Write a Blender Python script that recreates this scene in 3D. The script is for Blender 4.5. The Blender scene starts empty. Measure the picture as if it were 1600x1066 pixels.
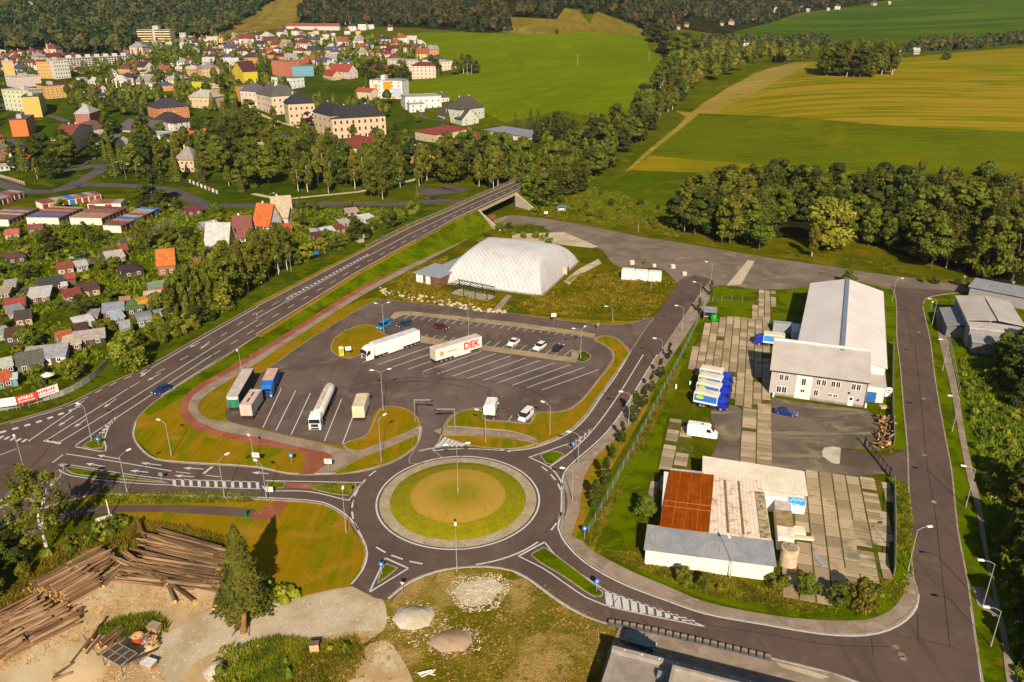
import bpy, bmesh, math, random
import numpy as np
from mathutils import Vector, Matrix
from mathutils.geometry import tessellate_polygon, delaunay_2d_cdt
R = math.radians
random.seed(7)
rng = np.random.default_rng(7)
S = bpy.context.scene
COL = S.collection

# ------------------------------------------------------------------ camera, sky, sun, exposure
FPX, PITCH, CAMH = 1246.0, R(22.8), 80.0
cam = bpy.data.cameras.new("camera")
cam.sensor_width = 36.0
cam.lens = FPX / 1600 * 36
cam.clip_start, cam.clip_end = 1.0, 9000
camo = bpy.data.objects.new("camera", cam)
camo.location = (0, 0, CAMH)
camo.rotation_euler = (math.pi / 2 - PITCH, 0, 0)
COL.objects.link(camo)
S.camera = camo
SUN_EL, SUN_AZ = R(33), R(175)          # azimuth clockwise from +Y (the viewing direction)
world = bpy.data.worlds.new("World")
S.world = world
world.use_nodes = True
wn = world.node_tree
wn.nodes.clear()
sky = wn.nodes.new("ShaderNodeTexSky")
sky.sky_type = 'NISHITA'
sky.sun_disc = False
sky.sun_elevation = SUN_EL
sky.sun_rotation = SUN_AZ
bg = wn.nodes.new("ShaderNodeBackground")
bg.inputs[1].default_value = 0.055
wo = wn.nodes.new("ShaderNodeOutputWorld")
wn.links.new(sky.outputs[0], bg.inputs[0])
wn.links.new(bg.outputs[0], wo.inputs[0])
sl = bpy.data.lights.new("sun", 'SUN')
sl.energy = 5.0
sl.angle = R(0.5)
sl.color = (1.0, 0.87, 0.70)
so = bpy.data.objects.new("sun", sl)
sd = Vector((math.sin(SUN_AZ) * math.cos(SUN_EL), math.cos(SUN_AZ) * math.cos(SUN_EL), math.sin(SUN_EL)))
so.rotation_euler = sd.to_track_quat('Z', 'Y').to_euler()
so.location = sd * 300
COL.objects.link(so)
S.view_settings.view_transform = 'Standard'
S.view_settings.look = 'None'
S.view_settings.exposure = 0.68
S.view_settings.gamma = 1
S.view_settings.use_curve_mapping = False
S.cycles.max_bounces = 5
S.cycles.diffuse_bounces = 2
S.cycles.transparent_max_bounces = 6

# ------------------------------------------------------------------ pixel -> place
CP, SP = math.cos(PITCH), math.sin(PITCH)
def ray(px, py):
    u = (px - 800) / FPX; v = (py - 533) / FPX
    return (u, CP - v * SP, -SP - v * CP)
def G(px, py, z=0.0):
    d = ray(px, py); t = (z - CAMH) / d[2]
    return (d[0] * t, d[1] * t)
def dep(py): return PITCH + math.atan((py - 533) / FPX)
def px_of(x, y, z):
    zc = y * CP - (z - CAMH) * SP; yc = y * SP + (z - CAMH) * CP
    return 800 + FPX * x / zc, 533 - FPX * yc / zc
def mpp(x, y, z=0): return (y * CP - (z - CAMH) * SP) / FPX

# ------------------------------------------------------------------ terrain heights (thin plate through measured points)
CTRL = [  # picture point, distance
 (0,120,800),(0,80,1000),(0,40,1200),(0,-40,1500),(200,200,560),(200,110,850),(240,65,1100),(240,0,1500),(240,-60,1800),
 (400,200,570),(400,100,900),(400,50,1250),(450,0,1600),(520,190,590),(600,170,660),(600,90,950),(600,40,1350),(650,5,1500),
 (680,145,720),(700,100,880),(750,195,600),(850,170,620),(900,110,780),(900,55,1000),(850,20,1150),(900,-20,1400),
 (1010,170,610),(1000,185,560),(1070,165,600),(1200,95,880),(1300,290,392),(1600,300,378),(1100,180,560),(1300,190,505),(1600,205,485),
 (1300,125,640),(1450,125,640),(1600,130,630),(1270,97,780),(1450,88,780),(1600,73,850),(1500,60,1200),(1300,60,1250),(1160,65,1200),
 (1500,0,1800),(1300,15,1750),(1100,30,1500),(1100,-10,1900),(1800,200,500),(1800,70,900),(-250,200,540),(-250,90,950),(-250,-40,1500)]
_c = []
for a, b, Y in CTRL:
    d = ray(a, b); t = Y / d[1]
    _c.append((d[0] * t, Y, CAMH + d[2] * t))
for X in (-420, -220, -60, 100, 260, 420):
    for Y in (100, 240, 370): _c.append((X, Y, 0))
for X in (-450, -300, -150, 0): _c.append((X, 470, 0.5))
for X, Y, z in ((-1700,2700,330),(-800,2700,300),(0,2700,230),(800,2700,200),(1700,2700,220),(700,960,36),(520,960,33),(400,1050,30),(1500,900,50),(-1500,900,60),(-1500,400,10),(1500,300,10)):
    _c.append((X, Y, z))
_c = np.array(_c)
_C, _z = _c[:, :2] / 500.0, _c[:, 2]
def _phi(r2): return np.where(r2 > 1e-12, 0.5 * r2 * np.log(np.maximum(r2, 1e-12)), 0)
_n = len(_C)
_K = _phi(((_C[:, None] - _C[None]) ** 2).sum(-1)) + np.eye(_n) * 0.0006
_Pm = np.hstack([np.ones((_n, 1)), _C])
_A = np.block([[_K, _Pm], [_Pm.T, np.zeros((3, 3))]])
_w = np.linalg.solve(_A, np.concatenate([_z, np.zeros(3)]))
def HZ(x, y):
    p = np.stack([np.ravel(x), np.ravel(y)], 1).astype(float) / 500.0
    q = _phi(((p[:, None] - _C[None]) ** 2).sum(-1)) @ _w[:_n] + _w[_n] + p @ _w[_n + 1:]
    s = np.clip((p[:, 1] * 500 - 385) / 70, 0, 1); s = s * s * (3 - 2 * s)
    return q * s
def hz(x, y): return float(HZ([x], [y])[0])
_TY = np.concatenate([np.arange(60, 700, 4.0), np.arange(700, 2600, 8.0)])
def T(px, py):
    d = ray(px, py)
    if d[2] < 0:
        t0 = -CAMH / d[2]
        if t0 * d[1] < 380: return (d[0] * t0, d[1] * t0, 0.0)
    tt = _TY / d[1]
    g = CAMH + d[2] * tt - HZ(d[0] * tt, _TY)
    k = np.argmax(g < 0)
    if k == 0: k = len(g) - 1
    a, b = tt[k - 1], tt[k]
    t = a + (b - a) * g[k - 1] / max(1e-9, g[k - 1] - g[k])
    return (d[0] * t, d[1] * t, hz(d[0] * t, d[1] * t))

# ------------------------------------------------------------------ object helpers
def tag(o, label=None, cat=None, group=None, kind=None):
    if label: o["label"] = label
    if cat: o["category"] = cat
    if group: o["group"] = group
    if kind: o["kind"] = kind
    return o
def thing(name, label, cat, loc=(0, 0, 0), rz=0.0, group=None):
    o = bpy.data.objects.new(name, None)
    o.empty_display_size = 0.5
    COL.objects.link(o)
    o.location = loc; o.rotation_euler = (0, 0, rz)
    return tag(o, label, cat, group)
def link(name, me, parent=None, loc=None, rz=None):
    o = bpy.data.objects.new(name, me)
    COL.objects.link(o)
    if parent: o.parent = parent
    if loc is not None: o.location = loc
    if rz is not None: o.rotation_euler = (0, 0, rz)
    return o
KIDS = {}
def copy_tree(o, loc=None, rz=None, parent=None, sc=None):
    c = o.copy(); COL.objects.link(c)
    if parent: c.parent = parent
    if loc is not None: c.location = loc
    if rz is not None: c.rotation_euler = (0, 0, rz)
    if sc is not None: c.scale = (sc, sc, sc)
    for ch in KIDS.setdefault(o.name, list(o.children)): copy_tree(ch, parent=c)
    return c
class MB:
    def __init__(s): s.v = []; s.f = []; s.m = []
    def add(s, vs, fs, m=0):
        k = len(s.v); s.v += [tuple(p) for p in vs]
        s.f += [tuple(i + k for i in f) for f in fs]; s.m += [m] * len(fs)
    def box(s, x0, x1, y0, y1, z0, z1, m=0):
        s.add([(x0,y0,z0),(x1,y0,z0),(x1,y1,z0),(x0,y1,z0),(x0,y0,z1),(x1,y0,z1),(x1,y1,z1),(x0,y1,z1)],
              [(0,3,2,1),(4,5,6,7),(0,1,5,4),(1,2,6,5),(2,3,7,6),(3,0,4,7)], m)
    def bev(s, x0, x1, y0, y1, z0, z1, b=.05, m=0):   # box with chamfered upright and top edges
        def ring(i, z): return [(x0+i+b,y0+i,z),(x1-i-b,y0+i,z),(x1-i,y0+i+b,z),(x1-i,y1-i-b,z),(x1-i-b,y1-i,z),(x0+i+b,y1-i,z),(x0+i,y1-i-b,z),(x0+i,y0+i+b,z)]
        v = ring(0, z0) + ring(0, z1 - b) + ring(b, z1)
        f = [tuple(range(7,-1,-1)), tuple(range(16,24))]
        for k in (0, 8):
            for i in range(8): f.append((k+i, k+(i+1)%8, k+8+(i+1)%8, k+8+i))
        s.add(v, f, m)
    def prism(s, poly, z0, z1, m=0, mt=None):
        n = len(poly)
        a = sum(poly[i][0]*poly[(i+1)%n][1]-poly[(i+1)%n][0]*poly[i][1] for i in range(n))
        if a < 0: poly = poly[::-1]
        tri = tessellate_polygon([[Vector((p[0], p[1], 0)) for p in poly]])
        k = len(s.v)
        s.add([(p[0],p[1],z0) for p in poly] + [(p[0],p[1],z1) for p in poly], [(i,(i+1)%n,n+(i+1)%n,n+i) for i in range(n)], m)
        for t in tri:
            q = [poly[i] for i in t]
            ar = (q[1][0]-q[0][0])*(q[2][1]-q[0][1])-(q[2][0]-q[0][0])*(q[1][1]-q[0][1])
            t = tuple(t) if ar > 0 else tuple(t[::-1])
            s.f.append(tuple(k+n+i for i in t)); s.m.append(m if mt is None else mt)
    def flat(s, poly, z=0.0, m=0):
        k = len(s.v); s.v += [(p[0], p[1], z) for p in poly]
        for t in tessellate_polygon([[Vector((p[0], p[1], 0)) for p in poly]]):
            q = [poly[i] for i in t]
            ar = (q[1][0]-q[0][0])*(q[2][1]-q[0][1])-(q[2][0]-q[0][0])*(q[1][1]-q[0][1])
            t = tuple(t) if ar > 0 else tuple(t[::-1])
            s.f.append(tuple(k+i for i in t)); s.m.append(m)
    def cyl(s, p0, p1, r0, r1=None, n=8, m=0, cap=True):
        r1 = r0 if r1 is None else r1
        p0, p1 = Vector(p0), Vector(p1); d = (p1 - p0)
        if d.length < 1e-6: return
        d.normalize(); a = d.orthogonal().normalized(); b = d.cross(a)
        v = []
        for p, r in ((p0, r0), (p1, r1)):
            for i in range(n):
                t = 2*math.pi*i/n; v.append(p + (a*math.cos(t) + b*math.sin(t))*r)
        f = [(i,(i+1)%n,n+(i+1)%n,n+i) for i in range(n)]
        if cap: f += [tuple(range(n-1,-1,-1)), tuple(range(n,2*n))]
        s.add(v, f, m)
    def mesh(s, name, mats, smooth=False):
        me = bpy.data.meshes.new(name)
        me.from_pydata(s.v, [], s.f)
        for m in (mats if isinstance(mats, (list, tuple)) else [mats]): me.materials.append(m)
        me.polygons.foreach_set("material_index", s.m)
        if smooth: me.polygons.foreach_set("use_smooth", [True]*len(s.f))
        me.update()
        return me
    def build(s, name, mats, parent=None, loc=None, rz=None, smooth=False):
        return link(name, s.mesh(name, mats, smooth), parent, loc, rz)
def npmesh(name, v, f, mats, mi=None, smooth=False):   # v (n,3), f (k,3|4)
    me = bpy.data.meshes.new(name); k, c = f.shape
    me.vertices.add(len(v)); me.vertices.foreach_set("co", np.ascontiguousarray(v, dtype=np.float32).ravel())
    me.loops.add(k*c); me.loops.foreach_set("vertex_index", np.ascontiguousarray(f, dtype=np.int32).ravel())
    me.polygons.add(k); me.polygons.foreach_set("loop_start", np.arange(0, k*c, c, dtype=np.int32))
    me.polygons.foreach_set("loop_total", np.full(k, c, dtype=np.int32))
    for m in (mats if isinstance(mats, (list, tuple)) else [mats]): me.materials.append(m)
    if mi is not None: me.polygons.foreach_set("material_index", np.asarray(mi, dtype=np.int32))
    if smooth: me.polygons.foreach_set("use_smooth", np.ones(k, dtype=bool))
    me.update(calc_edges=True); me.validate()
    return me
def spline(pts, n=5, closed=False):     # Catmull-Rom in plan; a doubled point is a corner
    if closed: 
        k0 = next((i for i in range(len(pts)) if pts[i] == pts[i-1]), None)
        if k0 is not None: pts = pts[k0:] + pts[:k0]; return spline(pts + [pts[0]], n)[:-1]
    out = []; m = len(pts)
    for i in range(m if closed else m - 1):
        p1, p2 = pts[i], pts[(i+1) % m]
        if p1 == p2: continue
        p0 = pts[i-1] if (closed or i > 0) else p1
        p3 = pts[(i+2) % m] if (closed or i+2 < m) else p2
        if p0 == p1: p0 = (2*p1[0]-p2[0], 2*p1[1]-p2[1])
        if p3 == p2: p3 = (2*p2[0]-p1[0], 2*p2[1]-p1[1])
        L = math.dist(p1, p2); k = max(1, min(n, int(L/1.5)))
        l0, l2 = max(1e-6, math.dist(p0,p1)), max(1e-6, math.dist(p2,p3))
        t1 = [(p2[a]-p0[a])/(l0+L)*L for a in (0,1)]; t2 = [(p3[a]-p1[a])/(L+l2)*L for a in (0,1)]
        for j in range(k):
            t = j/k; a,b,c,d = 2*t**3-3*t*t+1, t**3-2*t*t+t, -2*t**3+3*t*t, t**3-t*t
            out.append(tuple(a*p1[q]+b*t1[q]+c*p2[q]+d*t2[q] for q in (0,1)))
    if not closed: out.append(tuple(pts[-1]))
    return out
def GP(pp): return [G(*p) for p in pp]
def struct(o, label=None): return tag(o, label, kind="structure")
def sheet(name, pp, mat, lay, label=None, plan=False, sm=True):
    q = pp if plan else GP(pp)
    if sm: q = spline(q, 5, True)
    b = MB(); b.flat(q, 0.004*lay)
    return struct(b.build(name, mat), label)
def slab(name, pp, mats, h=.12, label=None, plan=False):
    q = spline(pp if plan else GP(pp), 5, True)
    b = MB(); b.prism(q, 0, h, 0, 1)
    return struct(b.build(name, mats), label)
def offs(pts, d):
    o = []
    for i, p in enumerate(pts):
        a = pts[max(0, i-1)]; c = pts[min(len(pts)-1, i+1)]
        t = (c[0]-a[0], c[1]-a[1]); l = math.hypot(*t) or 1
        o.append((p[0]-t[1]/l*d, p[1]+t[0]/l*d))
    return o
def ribbon(b, pts, w, z, dash=None, off=0.0, zf=None):
    L, Rr = offs(pts, w/2+off), offs(pts, -w/2+off)
    if not dash:
        for i in range(len(pts)-1):
            zz = (z, z) if zf is None else (zf[i]+z, zf[i+1]+z)
            b.add([(*Rr[i],zz[0]),(*Rr[i+1],zz[1]),(*L[i+1],zz[1]),(*L[i],zz[0])], [(0,1,2,3)])
        return
    on, gap = dash; pos = 0.0
    cum = [0.0]
    for i in range(len(pts)-1): cum.append(cum[-1]+math.dist(pts[i], pts[i+1]))
    def at(s):
        for i in range(len(pts)-1):
            if cum[i+1] >= s or i == len(pts)-2:
                t = (s-cum[i])/max(1e-9, cum[i+1]-cum[i])
                p = tuple(pts[i][k]+(pts[i+1][k]-pts[i][k])*t for k in (0,1))
                return p, (0 if zf is None else zf[i]+(zf[i+1]-zf[i])*t)
    while pos < cum[-1]:
        e = min(cum[-1], pos+on); n = max(1, int((e-pos)/2))
        q = [at(pos+(e-pos)*k/n) for k in range(n+1)]
        ribbon(b, [x[0] for x in q], w, z, off=off, zf=[x[1] for x in q] if zf is not None else None)
        pos += on+gap
def inside(poly, x, y):
    r = False; n = len(poly); j = n-1
    for i in range(n):
        (xi, yi), (xj, yj) = poly[i], poly[j]
        if (yi > y) != (yj > y) and x < (xj-xi)*(y-yi)/(yj-yi)+xi: r = not r
        j = i
    return r
def npinside(poly, X, Y):
    r = np.zeros(X.shape, bool); n = len(poly); j = n-1
    for i in range(n):
        (xi, yi), (xj, yj) = poly[i], poly[j]
        c = ((yi > Y) != (yj > Y)) & (X < (xj-xi)*(Y-yi)/((yj-yi) or 1e-9)+xi)
        r ^= c; j = i
    return r

# ------------------------------------------------------------------ materials
def lin(h):
    h = h.lstrip('#'); c = [int(h[i:i+2], 16)/255 for i in (0, 2, 4)]
    return tuple(x/12.92 if x <= .04045 else ((x+.055)/1.055)**2.4 for x in c)
DAY = (1.80, 1.62, 1.42)              # what this daylight and exposure do to a flat surface
def alb(h):                            # base colour of ground that is seen as colour h in this light
    return tuple(min(.85, c/k) for c, k in zip(lin(h), DAY))
class NT:
    def __init__(s, name):
        s.m = bpy.data.materials.new(name); s.m.use_nodes = True; s.t = s.m.node_tree; s.t.nodes.clear()
        s.p = s.n("ShaderNodeBsdfPrincipled"); o = s.n("ShaderNodeOutputMaterial"); s.l(s.p.outputs[0], o.inputs[0])
        s.p.inputs["Specular IOR Level"].default_value = .3
    def n(s, t, **k):
        x = s.t.nodes.new(t)
        for a, v in k.items(): setattr(x, a, v)
        return x
    def l(s, a, b): s.t.links.new(a, b)
    def pos(s, sc=(1,1,1), rot=0.0, obj=False):
        g = s.n("ShaderNodeTexCoord").outputs["Object"] if obj else s.n("ShaderNodeNewGeometry").outputs["Position"]
        mp = s.n("ShaderNodeMapping"); mp.inputs["Scale"].default_value = sc; mp.inputs["Rotation"].default_value = (0,0,rot)
        s.l(g, mp.inputs[0]); return mp.outputs[0]
    def noise(s, co, sc, det=3, rough=.6, out=0, dist=0):
        x = s.n("ShaderNodeTexNoise"); x.inputs["Scale"].default_value = sc; x.inputs["Detail"].default_value = det
        x.inputs["Roughness"].default_value = rough; x.inputs["Distortion"].default_value = dist
        s.l(co, x.inputs["Vector"]); return x.outputs[out]
    def ramp(s, f, a, b):
        x = s.n("ShaderNodeMapRange"); x.interpolation_type = 'SMOOTHSTEP'
        x.inputs[1].default_value = a; x.inputs[2].default_value = b; s.l(f, x.inputs[0]); return x.outputs[0]
    def mix(s, f, a, b, mode='MIX'):
        x = s.n("ShaderNodeMix", data_type='RGBA', blend_type=mode)
        for i, v in ((0, f), (6, a), (7, b)):
            if hasattr(v, 'is_linked') or hasattr(v, 'links'): s.l(v, x.inputs[i])
            elif i == 0: x.inputs[0].default_value = v
            else: x.inputs[i].default_value = (*v, 1)
        return x.outputs[2]
    def math(s, op, a, b=0.0):
        x = s.n("ShaderNodeMath", operation=op)
        for i, v in ((0, a), (1, b)):
            if hasattr(v, 'links'): s.l(v, x.inputs[i])
            else: x.inputs[i].default_value = v
        return x.outputs[0]
    def col(s, c):
        if hasattr(c, 'links'): s.l(c, s.p.inputs["Base Color"])
        else: s.p.inputs["Base Color"].default_value = (*c, 1)
    def rough(s, r): s.p.inputs["Roughness"].default_value = r
    def bump(s, h, d=.02, st=.6):
        x = s.n("ShaderNodeBump"); x.inputs["Distance"].default_value = d; x.inputs["Strength"].default_value = st
        s.l(h, x.inputs["Height"]); s.l(x.outputs[0], s.p.inputs["Normal"])
    def rnd(s): return s.n("ShaderNodeObjectInfo").outputs["Random"]
_plain = {}
def plain(hexc, rough=.75, var=.18, metal=0.0, sc=.8):
    k = (hexc, rough, var, metal)
    if k in _plain: return _plain[k]
    a = NT("paint_"+hexc.strip('#')); c = lin(hexc)
    nz = a.noise(a.pos(obj=True), sc, 4, .65)
    dk = tuple(x*(1-var*1.6) for x in c); lt = tuple(min(1, x*(1+var)) for x in c)
    a.col(a.mix(a.ramp(nz, .3, .7), dk, lt)); a.rough(rough); a.p.inputs["Metallic"].default_value = metal
    _plain[k] = a.m; return a.m
def gloss(hexc, r=.25):
    k = ('g', hexc, r)
    if k in _plain: return _plain[k]
    a = NT("gloss_"+hexc.strip('#')); a.col(lin(hexc)); a.rough(r); a.p.inputs["Specular IOR Level"].default_value = .5
    a.p.inputs["Coat Weight"].default_value = .3
    _plain[k] = a.m; return a.m
def groundmat(name, cols, scales, fine=None, bump=None, stripes=None, tram=None):
    # cols: first colour then (colour, noise scale, lo, hi) layers; fine: (scale, strength)
    a = NT(name); p = a.pos(); c = alb(cols[0])
    for h, sc, lo, hi in scales:
        nz = a.noise(p, sc, 5, .62, dist=.4); c = a.mix(a.ramp(nz, lo, hi), c, alb(h))
    if stripes:
        h, sx, sy, rot, lo, hi = stripes
        nz = a.noise(a.pos((sx, sy, .02), rot), 1.0, 3, .5); c = a.mix(a.ramp(nz, lo, hi), c, alb(h))
    if tram:
        sx = a.n('ShaderNodeSeparateXYZ'); a.l(a.pos((1,1,1), tram[0]), sx.inputs[0])
        fr = a.math('FRACT', a.math('DIVIDE', a.math('ADD', sx.outputs[0], a.math('MULTIPLY', a.noise(p, .01, 2), 8.0)), tram[1]))
        c = a.mix(a.math('MULTIPLY', a.ramp(a.math('ABSOLUTE', a.math('SUBTRACT', fr, .5)), .05, .02), tram[2]), c, alb(tram[3]))
    if fine:
        nz = a.noise(p, fine[0], 4, .75)
        m = a.math('MULTIPLY_ADD', nz, fine[1]); m.node.inputs[2].default_value = 1-fine[1]*.5
        cc = a.n("ShaderNodeCombineColor"); [a.l(m, cc.inputs[i]) for i in range(3)]
        c = a.mix(1.0, c, cc.outputs[0], 'MULTIPLY')
    a.col(c); a.rough(.95); a.p.inputs["Specular IOR Level"].default_value = .0
    if bump: a.bump(a.noise(p, bump[0], 4, .7), bump[1], 1.0)
    return a.m
M = {}
M['grass'] = groundmat("grass_ground", ['#6c6806'], [('#545e04', .06, .4, .62), ('#8a720e', .11, .52, .7), ('#485004', .6, .52, .72), ('#a5843a', .35, .66, .8)], (2.5, 1.0), (3.0, .25))
M['lawn'] = groundmat("mown_lawn", ['#a17c08'], [('#7f7a04', .09, .42, .6), ('#b98424', .16, .5, .7), ('#767404', .35, .58, .75)], (2.2, .7), (5, .06), ('#b07c18', .9, .07, .5, .45, .7))
M['verge'] = groundmat("verge_grass", ['#6e7a02'], [('#505c02', .15, .45, .6), ('#86740a', .3, .55, .72), ('#4a5602', .7, .56, .75)], (2.2, 1.0), (4, .15))
M['dry'] = groundmat("dry_grass", ['#ad7f1c'], [('#8a7a0c', .2, .45, .62), ('#c08a34', .4, .5, .7), ('#6e6a08', .8, .6, .75)], (2.5, 1.0), (4, .15))
M['asphalt'] = groundmat("asphalt", ['#765e4e'], [('#6a5548', .08, .4, .65), ('#806a58', .3, .52, .75), ('#64503f', .9, .62, .78)], (7, .35), (9, .01), ('#6a5445', .5, .05, 1.2, .55, .7))
M['asphalt_lot'] = groundmat("asphalt_lot", ['#80695a'], [('#6e594b', .05, .4, .62), ('#8a7462', .18, .5, .7), ('#64503f', .6, .66, .8)], (7, .4), (9, .01), ('#6e5a4c', .3, .06, .3, .56, .7))
M['asphalt_old'] = groundmat("old_asphalt", ['#97806a'], [('#84705c', .06, .4, .6), ('#a48c72', .15, .5, .7), ('#5e4f42', .12, .66, .72), ('#b09878', .5, .62, .8)], (5, .4), (7, .015))
M['asphalt_town'] = groundmat("town_asphalt", ['#75665e'], [('#665a54', .1, .4, .6)], (4, .3))
M['dirt'] = groundmat("bare_dirt", ['#ecc48c'], [('#cca26a', .07, .4, .62), ('#f0d0a0', .1, .52, .7), ('#ae8450', .4, .6, .78), ('#f4d8ac', .9, .66, .8)], (3, .45), (4, .03), ('#c89c64', .35, .06, .75, .55, .7))
M['gravel'] = groundmat("pale_gravel", ['#e4c8a0'], [('#ccac80', .12, .4, .62), ('#e2c9a4', .3, .55, .72), ('#a88a58', .5, .6, .75)], (5, .6), (6, .05))
M['pgravel'] = groundmat("dusty_gravel", ['#8a7660'], [('#71614e', .09, .4, .6), ('#a8906c', .13, .5, .7), ('#7c6c2c', .25, .62, .75), ('#bca584', .4, .62, .8)], (5, .6), (6, .04), ('#a38c6a', .05, .35, .15, .55, .7))
M['heap'] = groundmat("crushed_stone", ['#ecd6b4'], [('#d6bd94', .4, .4, .65), ('#f4e6ce', .9, .55, .75)], (6, .7), (5, .12))
M['sand'] = groundmat("grey_sand", ['#cda884'], [('#b8926c', .4, .4, .65)], (6, .5), (5, .06))
M['paving'] = groundmat("paving", ['#b4987c'], [('#a0866a', .2, .4, .6), ('#c2a88c', .6, .52, .7)], (6, .4), (8, .01))
M['paleway'] = groundmat("pale_paving", ['#c2a47a'], [('#ae9066', .2, .4, .6), ('#94823a', .3, .62, .74)], (6, .4), (8, .01))
M['redpath'] = groundmat("red_paving", ['#b86a4e'], [('#a45a40', .2, .4, .6), ('#c67c60', .6, .55, .7)], (6, .3), (8, .01))
M['kerb'] = groundmat("kerb_stone", ['#c4ac8c'], [('#ae9474', .7, .4, .6)], (4, .3))
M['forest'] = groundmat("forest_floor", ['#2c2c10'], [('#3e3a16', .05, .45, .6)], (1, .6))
M['townground'] = groundmat("town_grass", ['#4e5c06'], [('#3c4a04', .03, .4, .6), ('#6c680c', .06, .5, .66), ('#8c7440', .05, .66, .74)], (1, .7))
M['garden'] = groundmat("garden_ground", ['#667008'], [('#4c5806', .12, .42, .6), ('#7c720e', .2, .52, .68), ('#8a6a34', .16, .64, .72), ('#3a4406', .5, .55, .7)], (2.5, 1.0), (2, .4))
M['meadow'] = groundmat("rough_meadow", ['#7c6e08'], [('#5e6206', .08, .4, .6), ('#947814', .12, .5, .68), ('#525604', .4, .56, .72), ('#b48e48', .5, .66, .78)], (2.0, 1.0), (2.0, .4))
M['patchy'] = groundmat("patchy_dry_grass", ['#a08422'], [('#786e0a', .08, .42, .6), ('#c9a258', .1, .5, .62), ('#6a640a', .4, .56, .72), ('#d4b06a', .6, .62, .76)], (2.2, 1.0), (3.0, .3))
M['field_green'] = groundmat("green_field", ['#7b8500'], [('#6d7a00', .012, .4, .62), ('#8a8d0a', .02, .5, .7)], (.8, .5), None, ('#6c7400', .012, .35, .9, .42, .66), (.72, 21, .45, '#5c6600'))
M['field_dark'] = groundmat("dark_green_field", ['#687204'], [('#5a6404', .015, .4, .62), ('#7c760c', .03, .52, .7)], (1.2, 1.0), (1.5, .4), ('#757008', .02, .6, -.08, .45, .65), (1.49, 18, .35, '#545800'))
M['field_yellow'] = groundmat("mown_yellow_field", ['#8a8006'], [('#787604', .012, .4, .62), ('#94800e', .02, .5, .7)], (1.0, .6), None, ('#a88620', .01, .2, -.08, .46, .56))
M['field_strip'] = groundmat("yellow_strip_field", ['#a4860c'], [('#8c7c08', .03, .4, .62)], (1.0, .6), None, ('#80760a', .01, .5, -.08, .5, .62))
M['field_tan'] = groundmat("stubble_track", ['#a88838'], [('#94802a', .03, .4, .62)], (1.0, .6), None, ('#b8964c', .015, .4, .9, .5, .62))
M['meadow_green'] = groundmat('green_meadow', ['#616e06'], [('#525e04', .03, .4, .62), ('#7a740c', .06, .5, .7)], (1.2, .9), (1.5, .3))
M['field_hay'] = groundmat("hay_meadow", ['#94782a'], [('#7c7020', .02, .4, .62), ('#a48844', .03, .52, .7)], (1.0, .5), None, ('#82681c', .1, .02, .3, .5, .65))
M['field_far'] = groundmat("far_green_field", ['#5c6e06'], [('#506406', .006, .4, .62)], (.5, .3), None, ('#465c0a', .002, .03, 0, .5, .53))
M['white_line'] = groundmat("road_paint", ['#e8dccb'], [('#b8a894', 1.2, .54, .72)], (6, .25))
a = NT("cobble_apron"); p = a.pos(); vo = a.n("ShaderNodeTexVoronoi", feature='DISTANCE_TO_EDGE'); vo.inputs["Scale"].default_value = 2.4
a.l(p, vo.inputs["Vector"]); c = a.mix(a.ramp(a.noise(p, .5, 4), .35, .65), alb('#d8bd94'), alb('#c0a47a'))
c = a.mix(a.ramp(vo.outputs[0], .02, .1), alb('#a08660'), c); a.col(c); a.rough(.9); M['cobble'] = a.m
def leaf(name, dark, light, tr=.25):
    a = NT(name)
    nz = a.noise(a.pos(obj=True), .35, 3, .6); r = a.rnd()
    c = a.mix(a.ramp(nz, .35, .65), lin(dark), lin(light))
    hs = a.n("ShaderNodeHueSaturation"); a.l(c, hs.inputs["Color"])
    mr = a.n("ShaderNodeMapRange"); mr.inputs[3].default_value = .47; mr.inputs[4].default_value = .515; a.l(r, mr.inputs[0]); a.l(mr.outputs[0], hs.inputs["Hue"])
    mv = a.n("ShaderNodeMapRange"); mv.inputs[3].default_value = .75; mv.inputs[4].default_value = 1.2; a.l(a.math('FRACT', a.math('MULTIPLY', r, 7.31)), mv.inputs[0]); a.l(mv.outputs[0], hs.inputs["Value"])
    a.col(hs.outputs[0]); a.rough(.7); a.p.inputs["Specular IOR Level"].default_value = .2
    tl = a.n("ShaderNodeBsdfTranslucent"); a.l(hs.outputs[0], tl.inputs[0])
    ms = a.n("ShaderNodeMixShader"); ms.inputs[0].default_value = tr
    o = [x for x in a.t.nodes if x.type == 'OUTPUT_MATERIAL'][0]
    a.l(a.p.outputs[0], ms.inputs[1]); a.l(tl.outputs[0], ms.inputs[2]); a.l(ms.outputs[0], o.inputs[0])
    return a.m
M['leaf'] = leaf("leaf_broad", "#424c08", "#68701a")
M['leaf_birch'] = leaf("leaf_birch", "#50540a", "#767420")
M['leaf_spruce'] = leaf("needles", "#3c4a10", "#646618", .15)
M['leaf_dark'] = leaf("leaf_dark", "#2e3809", "#4c5414")
M['leaf_light'] = leaf("leaf_light", "#5a600a", "#888628")
M['leaf_purple'] = leaf("leaf_purple", '#2c1824', '#452434', .1)
M['leaf_far'] = leaf("leaf_far", "#2f3616", "#525026", .15)
M['bark'] = plain('#5a4a3a'); M['bark_birch'] = plain('#c9c1b4', .8, .25, sc=3)
M['weed'] = leaf("weeds", "#5c5a06", "#88781a", .3); M['weed_g'] = leaf("green_weeds", "#50640a", "#7c8412", .3)
M['straw'] = leaf('straw_grass', '#74662a', '#98844a', .15); M['glass'] = gloss('#1c2228', .15); M['tyre'] = plain('#17171a', .85, .1); M['metal'] = plain('#9a9ca0', .45, .1, .5)
M['pole'] = plain('#8f8e88', .5, .1); M['white'] = plain('#dcd8d0', .6, .06); M['concrete'] = plain('#a39783', .9, .14)
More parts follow.
